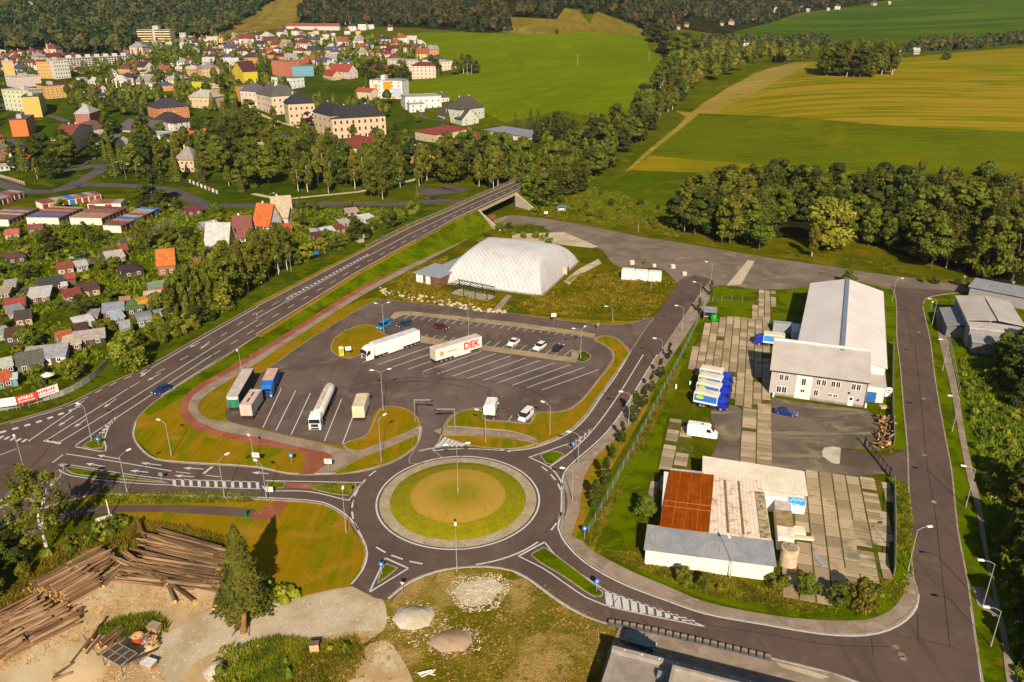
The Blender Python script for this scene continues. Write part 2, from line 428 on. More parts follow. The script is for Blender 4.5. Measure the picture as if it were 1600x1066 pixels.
M['dkmetal'] = plain('#2a2a2c', .6, .1)
# ------------------------------------------------------------------ terrain: one triangulation, cut into the ground and the fields
def PT(pp, n=6, close=True):
    o = []; m = len(pp)
    for i in range(m if close else m-1):
        a, b = pp[i], pp[(i+1) % m]
        k = max(1, min(n, int(math.dist(a, b)/14)))
        for j in range(k):
            t = j/k; q = T(a[0]+(b[0]-a[0])*t, a[1]+(b[1]-a[1])*t); o.append((q[0], q[1]))
    return o
ZONES = [  # later ones win
 ('town_ground', 'townground', [(-330,330),(-330,60),(300,55),(620,62),(640,130),(640,180),(760,205),(860,200),(905,262),(835,275),(640,290),(450,315),(380,318),(310,325),(240,300)], "green ground of the town between its houses"),
 ('garden_ground', 'garden', [(-160,330),(60,325),(240,305),(300,325),(400,318),(640,318),(720,322),(640,352),(480,434),(400,475),(300,530),(228,572),(100,632),(-160,700)], "green plots of the allotment gardens"),
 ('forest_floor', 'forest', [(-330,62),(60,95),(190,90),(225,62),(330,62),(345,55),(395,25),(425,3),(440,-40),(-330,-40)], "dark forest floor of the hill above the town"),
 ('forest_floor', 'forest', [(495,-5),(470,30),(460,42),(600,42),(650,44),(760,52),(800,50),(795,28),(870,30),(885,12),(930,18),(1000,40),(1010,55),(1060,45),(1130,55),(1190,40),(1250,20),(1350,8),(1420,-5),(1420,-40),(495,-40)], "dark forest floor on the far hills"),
 ('hay_meadow', 'field_hay', [(335,56),(390,25),(420,5),(445,-8),(495,-8),(490,15),(462,32),(450,42),(400,50),(345,62)], "yellow hay meadow on the slope beside the forest"),
 ('hay_meadow', 'field_hay', [(785,50),(783,25),(800,27),(870,30),(882,13),(903,18),(922,38),(930,16),(975,35),(1003,45),(1010,58),(920,51),(830,55)], "yellow mown meadow above the bright green field"),
 ('green_field', 'field_green', [(600,63),(660,51),(745,51),(830,54),(920,50),(985,55),(1010,58),(1015,80),(1052,95),(1042,106),(1008,150),(1000,170),(950,187),(875,172),(790,192),(760,178),(740,162),(700,156),(632,150),(628,131),(650,126),(700,120),(752,106),(690,92),(680,77),(630,72)], "bright green sloping field behind the town"),
 ('far_green_field', 'field_far', [(1145,50),(1250,25),(1400,-2),(1600,-20),(1800,-20),(1800,60),(1600,57),(1500,64),(1400,62),(1300,64),(1170,68)], "green hill field beyond the ridge"),
 ('striped_yellow_field', 'field_yellow', [(1078,177),(1100,160),(1180,113),(1240,98),(1290,95),(1400,92),(1500,82),(1600,74),(1850,60),(1850,228),(1600,207),(1400,197),(1250,184)], "yellow green mown field with windrow stripes"),
 ('stubble_strip', 'field_tan', [(1080,176),(1135,138),(1200,107),(1245,97),(1272,97),(1225,122),(1185,142),(1130,170),(1125,178)], "tan wedge of stubble along the railway trees"),
 ('dark_green_field', 'field_dark', [(1086,180),(1250,185),(1400,198),(1600,208),(1850,229),(1850,310),(1600,291),(1300,266),(1100,251),(1015,243)], "dark green field below the yellow one"),
 ('yellow_strip_field', 'field_strip', [(1015,243),(1100,251),(1300,266),(1600,291),(1850,311),(1850,330),(1600,304),(1300,283),(1100,270),(985,266)], "narrow yellow field strip"),
 ('field_track', 'field_tan', [(1055,173),(1092,178),(1078,190),(1030,228),(990,262),(976,277),(968,276),(1010,237),(1060,196),(1072,183)], "dirt track beside the dark green field"),
 ('rough_meadow', 'meadow', [(930,285),(985,266),(1100,270),(1300,283),(1600,304),(1850,331),(1850,480),(1600,462),(1300,415),(1000,368),(800,335),(815,300)], "rough green meadow beside the road"),
 ('green_meadow', 'meadow_green', [(930,285),(985,266),(1100,270),(1300,283),(1640,304),(1640,335),(1300,302),(1150,300),(1070,335),(1000,338),(905,318)], "green meadow between fields and old road"),
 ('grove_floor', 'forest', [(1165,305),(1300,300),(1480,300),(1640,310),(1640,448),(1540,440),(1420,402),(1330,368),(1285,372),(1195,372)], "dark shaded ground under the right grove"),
]
zp = [(n, m, PT(p), l) for n, m, p, l in ZONES]
vs = []
for y in list(range(-300, 340, 80)) + list(range(340, 1000, 16)) + list(range(1000, 1700, 26)) + list(range(1700, 2760, 60)):
    dx = 80 if y < 340 else (16 if y < 1000 else (26 if y < 1700 else 60))
    w = max(500, min(1650, 420 + y*.95))
    n = int(w/dx)
    jx = (dx/2 if (y//16) % 2 else 0)
    vs += [(-1650.0, float(y)), (1650.0, float(y))] + [(i*dx+jx, float(y)) for i in range(-n, n+1)]
vs = [Vector(v) for v in vs]; es = []
for _, _, p, _ in zp:
    k = len(vs); vs += [Vector(q) for q in p]; es += [(k+i, k+(i+1) % len(p)) for i in range(len(p))]
r = delaunay_2d_cdt(vs, es, [], 0, 1e-3)
V2 = np.array([(v.x, v.y) for v in r[0]]); F2 = np.array([f[:3] for f in r[2]])
V3 = np.column_stack([V2, np.concatenate([HZ(c[:, 0], c[:, 1]) for c in np.array_split(V2, 12)])])
cx = V2[F2].mean(1); zid = np.full(len(F2), -1)
for i, (_, _, p, _) in enumerate(zp): zid[npinside(p, cx[:, 0], cx[:, 1])] = i
for i in range(-1, len(zp)):
    f = F2[zid == i]
    if not len(f): continue
    a = V2[f]; sgn = (a[:,1,0]-a[:,0,0])*(a[:,2,1]-a[:,0,1])-(a[:,2,0]-a[:,0,0])*(a[:,1,1]-a[:,0,1])
    f[sgn < 0] = f[sgn < 0][:, ::-1]
    u, inv = np.unique(f, return_inverse=True)
    n, m, l = ('ground', 'grass', "grass covered ground of the valley") if i < 0 else (zp[i][0], zp[i][1], zp[i][3])
    struct(link(n, npmesh(n, V3[u], inv.reshape(-1, 3), M[m], smooth=True)), l)

# ------------------------------------------------------------------ lawns and rough ground (sheets), then roads
sheet('lawn', [(200,650),(300,588),(420,532),(600,462),(800,488),(1022,496),(1050,440),(1075,440),(1000,585),(900,700),(760,750),(560,755),(300,742)], M['lawn'], 1, "mown yellowing lawn round the lorry park")
sheet('lawn', [(120,775),(400,778),(550,795),(585,850),(580,905),(480,945),(420,945),(350,852),(250,828),(180,800)], M['lawn'], 1, "mown lawn south of the junction")
sheet('dry_grass', [(600,935),(640,905),(715,885),(810,885),(960,978),(945,1100),(540,1100),(600,980)], M['patchy'], 1, "dry patchy grass below the roundabout")
sheet('dry_grass', [(1085,470),(1105,478),(1010,640),(900,850),(940,900),(880,840),(875,760),(940,690)], M['dry'], 2, "dry grass strip along the row of young poplars")
sheet('verge', [(225,642),(350,556),(480,474),(645,378),(760,318),(770,342),(700,385),(560,458),(437,533),(337,590),(285,620),(230,650)], M['verge'], 2, "green verge between main road and cycle path")
sheet('verge', [(1060,520),(1105,480),(1100,500),(1075,560),(1040,660),(1020,760),(985,850),(925,860),(900,840),(985,700)], M['verge'], 3, "green slope inside the yard fence")
sheet('verge', [(1110,450),(1180,450),(1172,500),(1100,500)], M['verge'], 4, "bright green lawn beside the yard entrance")
sheet('verge', [(1210,452),(1268,446),(1240,560),(1200,560),(1204,500)], M['verge'], 5, "bright green lawn beside the white hall")
sheet('verge', [(1345,430),(1400,455),(1406,570),(1416,705),(1390,700),(1372,650),(1375,500)], M['verge'], 6, "green verge between hall and road")
sheet('verge', [(1388,742),(1418,760),(1428,900),(1414,935),(1385,960),(1300,970),(1100,935),(900,845),(1000,870),(1200,925),(1340,900)], M['verge'], 7, "overgrown verge round the yard corner")
sheet('verge', [(1443,470),(1520,452),(1560,640),(1640,1100),(1540,1100),(1480,690)], M['verge'], 8, "green verge along the right road")
sheet('meadow', [(640,420),(780,350),(880,385),(960,415),(1065,440),(1040,470),(1012,500),(820,492),(600,468),(590,455)], M['meadow'], 9, "rough meadow round the white air dome")
sheet('dirt', [(-60,985),(60,960),(150,905),(240,870),(345,930),(400,915),(470,945),(545,918),(600,950),(600,985),(560,1012),(530,1100),(-60,1130)], M['dirt'], 10, "bare dirt of the log yard")
sheet('gravel_track', [(352,945),(400,948),(547,917),(585,925),(602,945),(598,985),(555,985),(490,1000),(420,1005),(360,1010),(300,1040),(240,1110),(150,1110),(250,1000)], M['gravel'], 11, "pale gravel track into the log yard")
sheet('dirt', [(560,1020),(600,1000),(625,1025),(650,1080),(640,1110),(520,1110)], M['dirt'], 12, "bare dirt patch in the foreground grass")
sheet('asphalt_yard', [(850,356),(900,353),(1000,372),(1200,404),(1375,432),(1390,452),(1340,440),(1262,448),(1215,453),(1180,452),(1135,446),(1108,450),(1090,470),(1060,445),(1030,420),(968,418),(935,388)], M['asphalt_old'], 13, "worn patched asphalt yard")
sheet('gravel_patch', [(800,366),(882,363),(935,386),(925,388),(870,382),(800,374)], M['gravel'], 14, "pale gravel strip behind the air dome", sm=False)
sheet('gravel_patch', [(880,440),(905,420),(935,405),(940,412),(905,430),(890,445)], M['gravel'], 14, "rubble strip beside the air dome", sm=False)
sheet('gravel_patch', [(1170,405),(1180,407),(1158,445),(1135,447)], M['gravel'], 15, "pale gravel strip across the asphalt yard", sm=False)
sheet('gravel_lot', [(1202,622),(1355,642),(1375,655),(1376,705),(1312,700),(1394,740),(1340,744),(1205,735),(1205,650)], M['pgravel'], 16, "dusty gravel lot before the white hall", sm=False)
sheet('gravel_lot', [(1112,640),(1150,634),(1162,642),(1157,735),(1113,722),(1122,690)], M['pgravel'], 17, "dusty gravel patch beside the white van")
sheet('gravel_patch', [(1288,700),(1313,700),(1311,726),(1300,724),(1286,714)], M['heap'], 18, "white gravel ramp before the driveway")

A1 = [(0,664),(100,634),(175,598),(229,574),(304,532),(400,478)]
A2 = [(400,526),(350,559),(312,582),(250,622),(225,642),(211,660),(207,682),(220,704),(240,718),(275,724),(400,732),(450,742),(500,743),(560,739),(600,729),(625,718),(645,704),(656,687),(659,667)]
A3 = [(566,891),(573,866),(566,843),(546,813),(525,797),(505,788),(475,784),(400,780),(150,773),(110,782),(60,798),(30,812),(0,826)]
B1 = [(800,704),(837,698),(882,679),(912,654),(937,619),(962,584),(986,549)]
B2 = [(1102,448),(1075,486),(1045,531),(1020,569),(997,607),(972,647),(950,677),(925,702),(900,723),(885,739),(880,757),(880,800),(875,826),(880,839),(901,865),(931,888),(981,914),(1041,937),(1102,958),(1200,976),(1263,987),(1306,992),(1351,992),(1386,984),(1414,968),(1430,949),(1435,929),(1427,898),(1424,798),(1421,770),(1419,707),(1412,632),(1407,570),(1402,531),(1401,478),(1397,456),(1385,445)]
B3 = [(605,935),(640,908),(680,893),(714,887),(760,885),(800,891),(825,903),(875,939),(913,961),(948,974),(1020,986),(1100,1001),(1200,1027),(1263,1042),(1308,1054),(1341,1066),(1400,1095)]
B4 = [(1560,1120),(1537,1066),(1519,949),(1512,904),(1499,838),(1494,798),(1487,732),(1475,669),(1462,594),(1454,532),(1445,491),(1443,475),(1452,465),(1510,456)]
S1 = spline(GP(A1+[A1[-1]]), 5); S2 = spline(GP(A2), 5); S3 = spline(GP(A3), 5)
SB1, SB2, SB3, SB4 = (spline(GP(q), 5) for q in (B1, B2, B3, B4))
sheet('road', S1 + S2 + GP([(660,740),(600,800),(590,850)]) + S3 + GP([(-90,860),(-90,690)]), M['asphalt'], 20, "asphalt junction of the main road and the road to the roundabout", plan=True, sm=False)
C0 = tuple((a+b)/2 for a, b in zip(G(716,715), G(716,858)))
RAP = math.dist(G(590,785), G(842,785))/2
RRO = math.dist(C0, G(714,887))
def circ(c, r, n=72): return [(c[0]+r*math.cos(2*math.pi*i/n), c[1]+r*math.sin(2*math.pi*i/n)) for i in range(n)]
sheet('roundabout_road', circ(C0, RRO+.6), M['asphalt'], 21, "asphalt ring of the roundabout", plan=True, sm=False)
sheet('road', GP([(716,760),(690,705),(740,712),(800,704)]) + SB1 + GP([(1020,498),(1040,473),(1062,438),(1085,430),(1110,436)]) + [q for q in SB2 if q[1] > C0[1]+1 and q[0] < 70][:], M['asphalt'], 22, "asphalt road from the roundabout to the worn yard", plan=True, sm=False)
k0 = min(range(len(SB2)), key=lambda i: math.dist(SB2[i], G(878,815)))
sheet('road', [C0] + SB2[k0:] + GP([(1385,440),(1425,436),(1455,441),(1510,449)]) + SB4[::-1] + SB3[::-1] + GP([(600,915)]), M['asphalt'], 23, "asphalt road curving to the right past the yard", plan=True, sm=False)
sheet('road', [(560,830),(566,845),(573,866),(566,891),(547,915),(585,935),(610,940),(660,895),(640,850),(600,815)], M['asphalt'], 24, "short asphalt arm to the log yard", sm=False)
sheet('road', [(1314,702),(1385,714),(1424,700),(1428,765),(1390,740),(1312,727)], M['asphalt'], 25, "asphalt driveway into the yard", sm=False)
LOT = [(403,586),(482,532),(540,496),(590,469),(605,469),(800,491),(925,506),(975,507),(1020,497),(1010,512),(985,549),(982,545),(960,527),(940,525),(928,531),(945,541),(957,552),(955,566),(932,597),(907,627),(882,642),(835,646),(828,662),(800,659),(755,655),(755,638),(725,641),(705,650),(694,666),(685,692),(676,704),(690,715),(640,725),(656,687),(659,667),(652,650),(625,636),(597,636),(583,650),(570,682),(535,696),(487,688),(400,669),(356,657),(352,645),(382,592)]
sheet('parking_lot', LOT, M['asphalt_lot'], 26, "asphalt lorry park with white bay lines")
sheet('road', [(770,347),(800,337),(900,350),(1000,370),(1060,379),(1200,403),(1300,417),(1375,429),(1425,435),(1525,450),(1640,470),(1640,485),(1510,457),(1440,452),(1385,447),(1340,437),(1200,412),(1000,380),(900,362),(830,352),(775,353)], M['asphalt_old'], 27, "narrow old road running past the meadow")
sheet('footpath', [(120,795),(250,790),(400,797),(392,808),(250,801),(120,808),(60,835),(30,860),(0,885),(-50,900),(-50,870),(20,838),(60,815)], M['asphalt'], 28, "asphalt footpath below the junction")
# cycle path and pavements
RP_out = [(770,335),(760,343),(745,352),(720,368),(640,409),(560,451),(437,528),(400,550),(337,587),(300,609),(284,630),(283,650),(300,669),(350,684),(400,696),(470,707),(477,720),(467,742)]
RP_in = [(490,742),(520,714),(470,700),(400,684),(350,675),(315,662),(298,647),(295,632),(310,612),(350,588),(400,559),(437,536),(560,458),(640,415),(720,374),(752,354),(775,340)]
GY_in = [(497,742),(556,708),(600,690),(655,667),(652,680),(600,702),(560,717),(510,742)]
sheet('cycle_path', RP_out + [RP_out[-1]] + [RP_in[0]] + RP_in, M['redpath'], 30, "red paved cycle path curving round the lorry park")
sheet('pavement', [(490,742),(520,714),(470,700),(400,684),(350,675),(315,662),(298,647),(295,632),(310,612),(350,588),(400,559),(437,536),(560,458),(640,415),(720,374),(752,354),(790,338),(792,342),(758,357),(724,378),(645,420),(565,463),(441,542),(404,567),(355,597),(320,620),(309,634),(312,645),(325,655),(356,660),(400,671),(487,690),(550,704),(600,690),(655,664),(655,678),(600,702),(560,717),(510,742)], M['paving'], 29, "grey pavement beside the red cycle path")
sheet('crossing', [(388,811),(393,805),(430,785),(453,786),(440,798),(428,813)], M['redpath'], 31, "red paved crossing beside the footpath", sm=False)
sheet('pavement', [(677,674),(705,668),(760,672),(800,676),(836,688),(838,695),(800,685),(760,681),(690,681)], M['paving'], 32, "pavement strip north of the roundabout")
sheet('pavement', SB2[:k0+1] + GP([(893,838),(905,800),(912,745),(930,715),(985,665),(1020,607),(1045,565),(1075,520),(1108,470),(1112,450)]), M['paving'], 19, "pavement along the row of young poplars", plan=True, sm=False)
k1 = min(range(len(SB2)), key=lambda i: math.dist(SB2[i], G(1427,898)))
sheet('pavement', SB2[k0:k1+1] + spline(GP([(1411,897),(1414,921),(1391,954),(1351,969),(1275,969),(1200,961),(1102,941),(1041,916),(986,893),(928,862),(910,846),(893,838)]), 4), M['paving'], 18.5, "wide pavement round the yard corner", plan=True, sm=False)
sheet('pavement', [(1467,530),(1485,607),(1500,690),(1512,750),(1525,797),(1534,848),(1545,899),(1555,949),(1564,999),(1578,1090),(1592,1090),(1575,999),(1562,949),(1551,899),(1541,848),(1534,797),(1521,740),(1510,690),(1496,607),(1484,550),(1474,500),(1470,478),(1462,480)], M['paving'], 33, "pavement along the right road")
sheet('pavement', [(1519,917),(1535,919),(1556,945),(1560,970),(1527,947)], M['paving'], 34, "paved crossing place at the right road", sm=False)

# ------------------------------------------------------------------ roundabout
rc = M['kerb']
b = MB(); c1 = circ(C0, RAP-.35); c2 = circ(C0, RAP*.845)
for i in range(72):
    j = (i+1) % 72
    b.add([(*c1[i],0),(*c1[j],0),(*c1[j],.1),(*c1[i],.1)], [(0,1,2,3)], 1)
    b.add([(*c1[i],.1),(*c1[j],.1),(*c2[j],.16),(*c2[i],.16)], [(0,1,2,3)], 0)
struct(b.build('cobble_apron', [M['cobble'], rc]), "pale cobbled ring round the roundabout lawn")
b = MB(); rings = [(1,.16),(.9,.5),(.72,.9),(.5,1.15),(.25,1.25),(.02,1.28)]; k = RAP*.845
for (r0, z0), (r1, z1) in zip(rings, rings[1:]):
    p0, p1 = circ(C0, k*r0), circ(C0, k*r1)
    for i in range(72): j = (i+1) % 72; b.add([(*p0[i],z0),(*p0[j],z0),(*p1[j],z1),(*p1[i],z1)], [(0,1,2,3)], 0 if r0 > .72 else 1)
a = NT("roundabout_lawn"); p = a.pos()
vd = a.n("ShaderNodeVectorMath", operation='DISTANCE'); vd.inputs[1].default_value = (C0[0], C0[1], 1); a.l(p, vd.inputs[0])
wob = a.math('ADD', vd.outputs["Value"], a.math('MULTIPLY', a.noise(p, .5, 4), 1.1))
c = a.mix(a.ramp(a.noise(p, .5, 4, .7), .35, .65), alb('#968c04'), alb('#ac940a'))
c = a.mix(a.ramp(a.noise(p, 1.5, 4, .7), .5, .7), c, alb('#7c7c04'))
inner = a.ramp(wob, k*.7+.75, k*.7+.3)
c = a.mix(inner, c, a.mix(a.ramp(wob, k*.12, k*.6), alb('#a48e0c'), alb('#cc9c38')))
c = a.mix(a.math('MULTIPLY', a.ramp(a.noise(a.pos((1.4,.25,1), .6), .8, 4, .7), .5, .75), .5), c, alb('#8a7a10'))
a.col(c); a.rough(.95); a.p.inputs["Specular IOR Level"].default_value = .1; a.bump(a.noise(p, 5, 4, .7), .08, 1)
struct(b.build('roundabout_lawn', [a.m, a.m], smooth=True), "round mown lawn in the middle of the roundabout")

# ------------------------------------------------------------------ islands of grass with kerbs
ISL = [
 ('lawn', [(535,695),(570,682),(580,668),(590,645),(597,637),(612,635),(630,638),(650,650),(656,662),(654,668),(600,692),(556,706)], "lawn bump with tall lamps beside the lorry bays"),
 ('lawn', [(521,742),(560,718),(600,702),(653,680),(654,690),(643,704),(625,716),(600,727),(560,737)], "lawn strip above the roundabout"),
 ('lawn', [(697,668),(702,656),(715,646),(738,640),(757,638),(757,656),(800,660),(829,663),(836,648),(882,643),(907,628),(932,598),(956,568),(958,552),(946,541),(930,531),(942,526),(960,528),(980,545),(984,551),(960,586),(935,621),(910,655),(880,679),(838,696),(838,688),(800,675),(760,671),(706,667)], "long curved lawn between lorry park and road"),
 ('lawn', [(692,682),(760,682),(800,686),(836,694),(800,702),(745,699),(712,690)], "small lawn between pavement and roundabout"),
 ('verge', [(843,712),(860,705),(875,707),(882,712),(870,722),(862,727),(852,724)], "small weedy splitter island north east of the roundabout"),
 ('verge', [(900,690),(902,697),(892,700),(884,697),(890,693)], "tiny weedy island tip"),
 ('lawn', [(517,540),(521,531),(540,517),(572,507),(586,511),(601,522),(611,529),(575,548),(562,556),(546,561),(530,558),(518,549)], "lawn island with the yellow toilet cabin"),
 ('verge', [(900,564),(907,550),(915,550),(923,555),(923,560),(912,567)], "weedy end island of the car bays"),
 ('verge', [(128,699),(150,684),(159,676),(160,701)], "triangular grass island at the junction"),
 ('verge', [(100,733),(108,730),(187,743),(255,753),(262,755),(200,751),(112,741)], "long narrow grass median at the junction"),
 ('verge', [(417,754),(447,755),(443,763),(416,763)], "small grass island before the red crossing"),
 ('verge', [(490,759),(555,756),(558,762),(545,775),(488,765)], "wedge of tall grass before the roundabout"),
 ('verge', [(590,906),(598,886),(603,881),(622,888),(615,895),(590,913)], "small triangular grass island at the log yard arm"),
 ('verge', [(828,867),(848,856),(855,858),(943,926),(941,933),(928,934),(883,904)], "long grass splitter island south east of the roundabout"),
 ('verge', [(0,785),(37,760),(58,768),(32,779),(0,793),(-30,805),(-30,800)], "grass splitter island behind the birch"),
]
kb = MB()
for m, pp, l in ISL:
    slab('grass_island', pp, [rc, M[m]], .13, l)
    q = spline(GP(pp), 5, True)
    inn = offs(q+[q[0]], 0)
    area = sum(q[i][0]*q[(i+1)%len(q)][1]-q[(i+1)%len(q)][0]*q[i][1] for i in range(len(q)))
    ribbon(kb, q+[q[0]], .22, .137, off=.11 if area > 0 else -.11)
sheet('pavement', [(614,490),(625,487),(640,487),(800,504),(912,519),(930,523),(930,530),(912,526),(800,511),(660,495),(630,493),(615,500),(610,497)], M['paleway'], 35, "pale strip of paving above the car bays", sm=False)
sheet('pavement', [(612,530),(650,523),(690,532),(760,541),(850,553),(893,559),(893,547),(907,549),(900,568),(850,561),(760,549),(690,541),(650,535)], M['paleway'], 36, "pale strip of paving between car and lorry bays", sm=False)
sheet('pavement', [(448,755),(489,757),(487,765),(445,763)], M['redpath'], 37, "red crossing through the splitter island", sm=False)
for pl, w, side in ((S1,.25,.1),(S2,.25,.1),(S3,.25,.1),(SB1,.25,-.1),(SB2,.25,.1),(SB3,.25,-.1),(SB4,.25,.1)):
    ribbon(kb, pl, w, .125, off=side)
def kerbside(b, pl, w, off):
    for d in (off-w/2, off+w/2):
        q = offs(pl, d)
        for i in range(len(q)-1):
            b.add([(*q[i],0),(*q[i+1],0),(*q[i+1],.125),(*q[i],.125)], [(0,1,2,3)])
for pl, side in ((S1,.1),(S2,.1),(S3,.1),(SB1,-.1),(SB2,.1),(SB3,-.1),(SB4,.1)): kerbside(kb, pl, .25, side)
for q in (LOT,): ribbon(kb, spline(GP(q), 5, True)[:-40], .2, .128)
struct(kb.build('kerb', rc), "pale kerb stones along the roads")

# ------------------------------------------------------------------ raised main road to the bridge
RL = [(400,478),(480,437),(560,396),(640,355),(700,330),(750,307),(800,286),(845,266),(890,246)]
RR = [(400,526),(479,477),(560,426),(645,379),(710,343),(742,328),(800,301),(850,278),(895,256)]
RZ = [0.0,.9,2.2,3.6,4.8,5.4,5.8,6.0,6.4]
def dens(pts, zz, n=5):
    o = []; z = []
    for i in range(len(pts)-1):
        for j in range(n):
            t = j/n; zt = zz[i]+(zz[i+1]-zz[i])*t
            q = (pts[i][0]+(pts[i+1][0]-pts[i][0])*t, pts[i][1]+(pts[i+1][1]-pts[i][1])*t)
            o.append(G(q[0], q[1], zt)); z.append(zt)
    o.append(G(*pts[-1], zz[-1])); z.append(zz[-1]); return o, z
RLp, RZp = dens(RL, RZ); RRp, _ = dens(RR, RZ)
b = MB(); v = []
for i in range(len(RLp)): v += [(*RLp[i], RZp[i]+.09), (*RRp[i], RZp[i]+.09)]
b.add(v, [(2*i, 2*i+1, 2*i+3, 2*i+2) for i in range(len(RLp)-1)])
struct(b.build('road', M['asphalt']), "raised asphalt main road climbing to the bridge")
L2 = offs(RLp, 2.0); R2 = offs(RRp, -1.6)
def slope(edge, zs, shoulder, foot_d, sgn, skip, name, lab):
    b = MB(); sh = offs(edge, sgn*shoulder)
    for i in range(len(edge)-1):
        za, zb = zs[i], zs[i+1]
        b.add([(*edge[i],za+.085),(*edge[i+1],zb+.085),(*sh[i+1],zb),(*sh[i],za)], [(0,1,2,3)], 0)
        if i in skip: continue
        fa = offs(edge, sgn*(shoulder+.3+za*foot_d)); 
        b.add([(*sh[i],za),(*sh[i+1],zb),(*offs(edge, sgn*(shoulder+.3+zb*foot_d))[i+1],-.05),(*fa[i],-.05)], [(0,1,2,3)], 1)
    struct(b.build(name, [M['dry'], M['verge']]), lab)
slope(RLp, RZp, 1.6, 1.7, 1, set(range(25, 30)), 'embankment', "grass bank on the garden side of the raised road")
slope(RRp, RZp, 1.4, 1.75, -1, set(range(25, 30)), 'embankment', "grass bank on the cycle path side of the raised road")
# bridge over the old road
i0, i1 = 25, 30
br = thing('road_bridge', "low concrete road bridge carrying the main road over the old road", 'bridge', (*RRp[i0], 0))
def loc(p): return (p[0]-RRp[i0][0], p[1]-RRp[i0][1])
b = MB(); LL, RRr = offs(RLp, 1.5), offs(RRp, -1.5)
for i in range(i0-1, i1+1):
    P = [loc(LL[i]), loc(RRr[i]), loc(RRr[i+1]), loc(LL[i+1])]; za, zb = RZp[i], RZp[i+1]
    vv = [(*P[0],za-.02),(*P[1],za-.02),(*P[2],zb-.02),(*P[3],zb-.02)]; b.add(vv + [(x,y,z-1.1) for x,y,z in vv], [(0,1,2,3),(7,6,5,4),(1,5,6,2),(0,3,7,4),(0,4,5,1),(2,6,7,3)])
b.build('deck', M['concrete'], br)
for i, ws in ((i0, -1), (i1, 1)):
    b = MB(); d = (RRp[i][0]-RLp[i][0], RRp[i][1]-RLp[i][1]); l = math.hypot(*d); d = (d[0]/l, d[1]/l); n = (-d[1], d[0])
    if n[1] < 0: n = (-n[0], -n[1])
    A, B_ = LL[i], RRr[i]
    q = [A, B_, (B_[0]+n[0]*1.2*ws, B_[1]+n[1]*1.2*ws), (A[0]+n[0]*1.2*ws, A[1]+n[1]*1.2*ws)]
    b.prism([loc(x) for x in q], -.5, RZp[i]-.3); b.build('abutment', M['concrete'], br)
    b = MB(); h = RZp[i]
    e = (B_[0]+d[0]*11+n[0]*9*ws, B_[1]+d[1]*11+n[1]*9*ws)
    p0, p1 = loc(B_), loc(e); t = (.6*ws*n[0], .6*ws*n[1])
    b.add([(*p0,-.3),(*p1,-.3),(p1[0],p1[1],.5),(p0[0],p0[1],h),(p0[0]+t[0],p0[1]+t[1],-.3),(p1[0]+t[0],p1[1]+t[1],-.3),(p1[0]+t[0],p1[1]+t[1],.5),(p0[0]+t[0],p0[1]+t[1],h)],
          [(0,1,2,3),(7,6,5,4),(3,2,6,7),(1,5,6,2),(0,3,7,4)])
    b.build('wing_wall', M['concrete'], br)
for e, s, nm in ((RLp, .9, 0), (RRp, -.9, 1)):
    b = MB(); q = offs(e, s)
    for i in range(i0-10 if nm else i0-14, i1+8):
        for h in (.55, .75, 1.0): b.cyl((*loc(q[i]), RZp[i]+h), (*loc(q[i+1]), RZp[i+1]+h), .06, n=4)
        b.cyl((*loc(q[i]), RZp[i]), (*loc(q[i]), RZp[i]+1.0), .06, n=4)
    b.build('guard_rail', M['metal'], br)

# ------------------------------------------------------------------ road markings
W_ = M['white_line']; wb = MB(); ZL = .115
def ln(pp, w=.22, dash=None, z=None, sm=True):
    q = GP(pp); q = spline(q, 4) if sm else q
    ribbon(wb, q, w, ZL if z is None else z, dash)
ZL = .118
ln([(0,667),(102,637),(178,600),(233,577)], .25, (2, 2)); 
ln([(0,667),(102,637),(138,621)], .22)
ln([(236,576),(308,534),(403,480)], .25)
ln([(45,690),(128,632)], .25); ln([(0,712),(20,705),(47,690)], .22, (3, 3))
ln([(0,677),(60,660),(125,637)], .9, (1.1, 1.1)); ln([(0,684),(42,690)], 1.2, (.6, .8))
ln([(71,690),(200,608)], .25); ln([(93,692),(200,627),(300,564),(350,533),(403,500)], .25)
ln([(69,689),(95,694)], .6, sm=False)
ln([(203,606),(325,539),(400,489)], .2, (3, 5)); ln([(118,697),(180,655),(331,556)], .25); ln([(333,555),(403,513)], .22, (3, 4))
ln([(405,523),(352,556),(314,579),(252,619)], .25)
ln([(213,658),(209,682),(222,703),(242,717),(276,722),(400,730),(450,740),(500,741),(560,737),(598,727),(623,716),(643,702),(654,687),(657,667)], .25)
ln([(118,699),(165,706),(163,690),(170,668),(180,653)], .25)
for i in range(5): ln([(155+i*5,678-i*5),(164+i*4,676-i*5)], .8, sm=False)
ln([(103,710),(180,722),(268,737)], .22); ln([(275,738),(360,748)], .2, (3, 3))
ln([(82,724),(108,704)], .25, (3, 4)); ln([(318,741),(332,730)], .5, sm=False)
ln([(91,728),(100,726),(187,740),(270,751)], .2); ln([(92,735),(110,744),(200,755),(270,759)], .2)
ln([(270,750),(340,752),(405,754)], .2, sm=False); ln([(270,760),(340,763),(408,765)], .2, sm=False)
for i in range(11): x = 272+i*13; ln([(x,750+i*.35),(x+1,760+i*.4)], .55, sm=False)
ln([(415,752),(566,755)], .25); ln([(566,755),(545,783)], .3, sm=False); ln([(545,783),(482,769),(415,767),(410,760)], .25)
ln([(150,772),(400,778),(475,782),(505,786),(527,796),(548,812),(567,843),(574,866),(567,891),(549,914)], .25)
ln([(110,781),(60,797),(30,811),(0,825)], .25); ln([(0,784),(38,758)], .25); ln([(0,795),(32,780)], .25)
q = circ(C0, RAP+.15); ribbon(wb, q+[q[0]], .3, ZL)
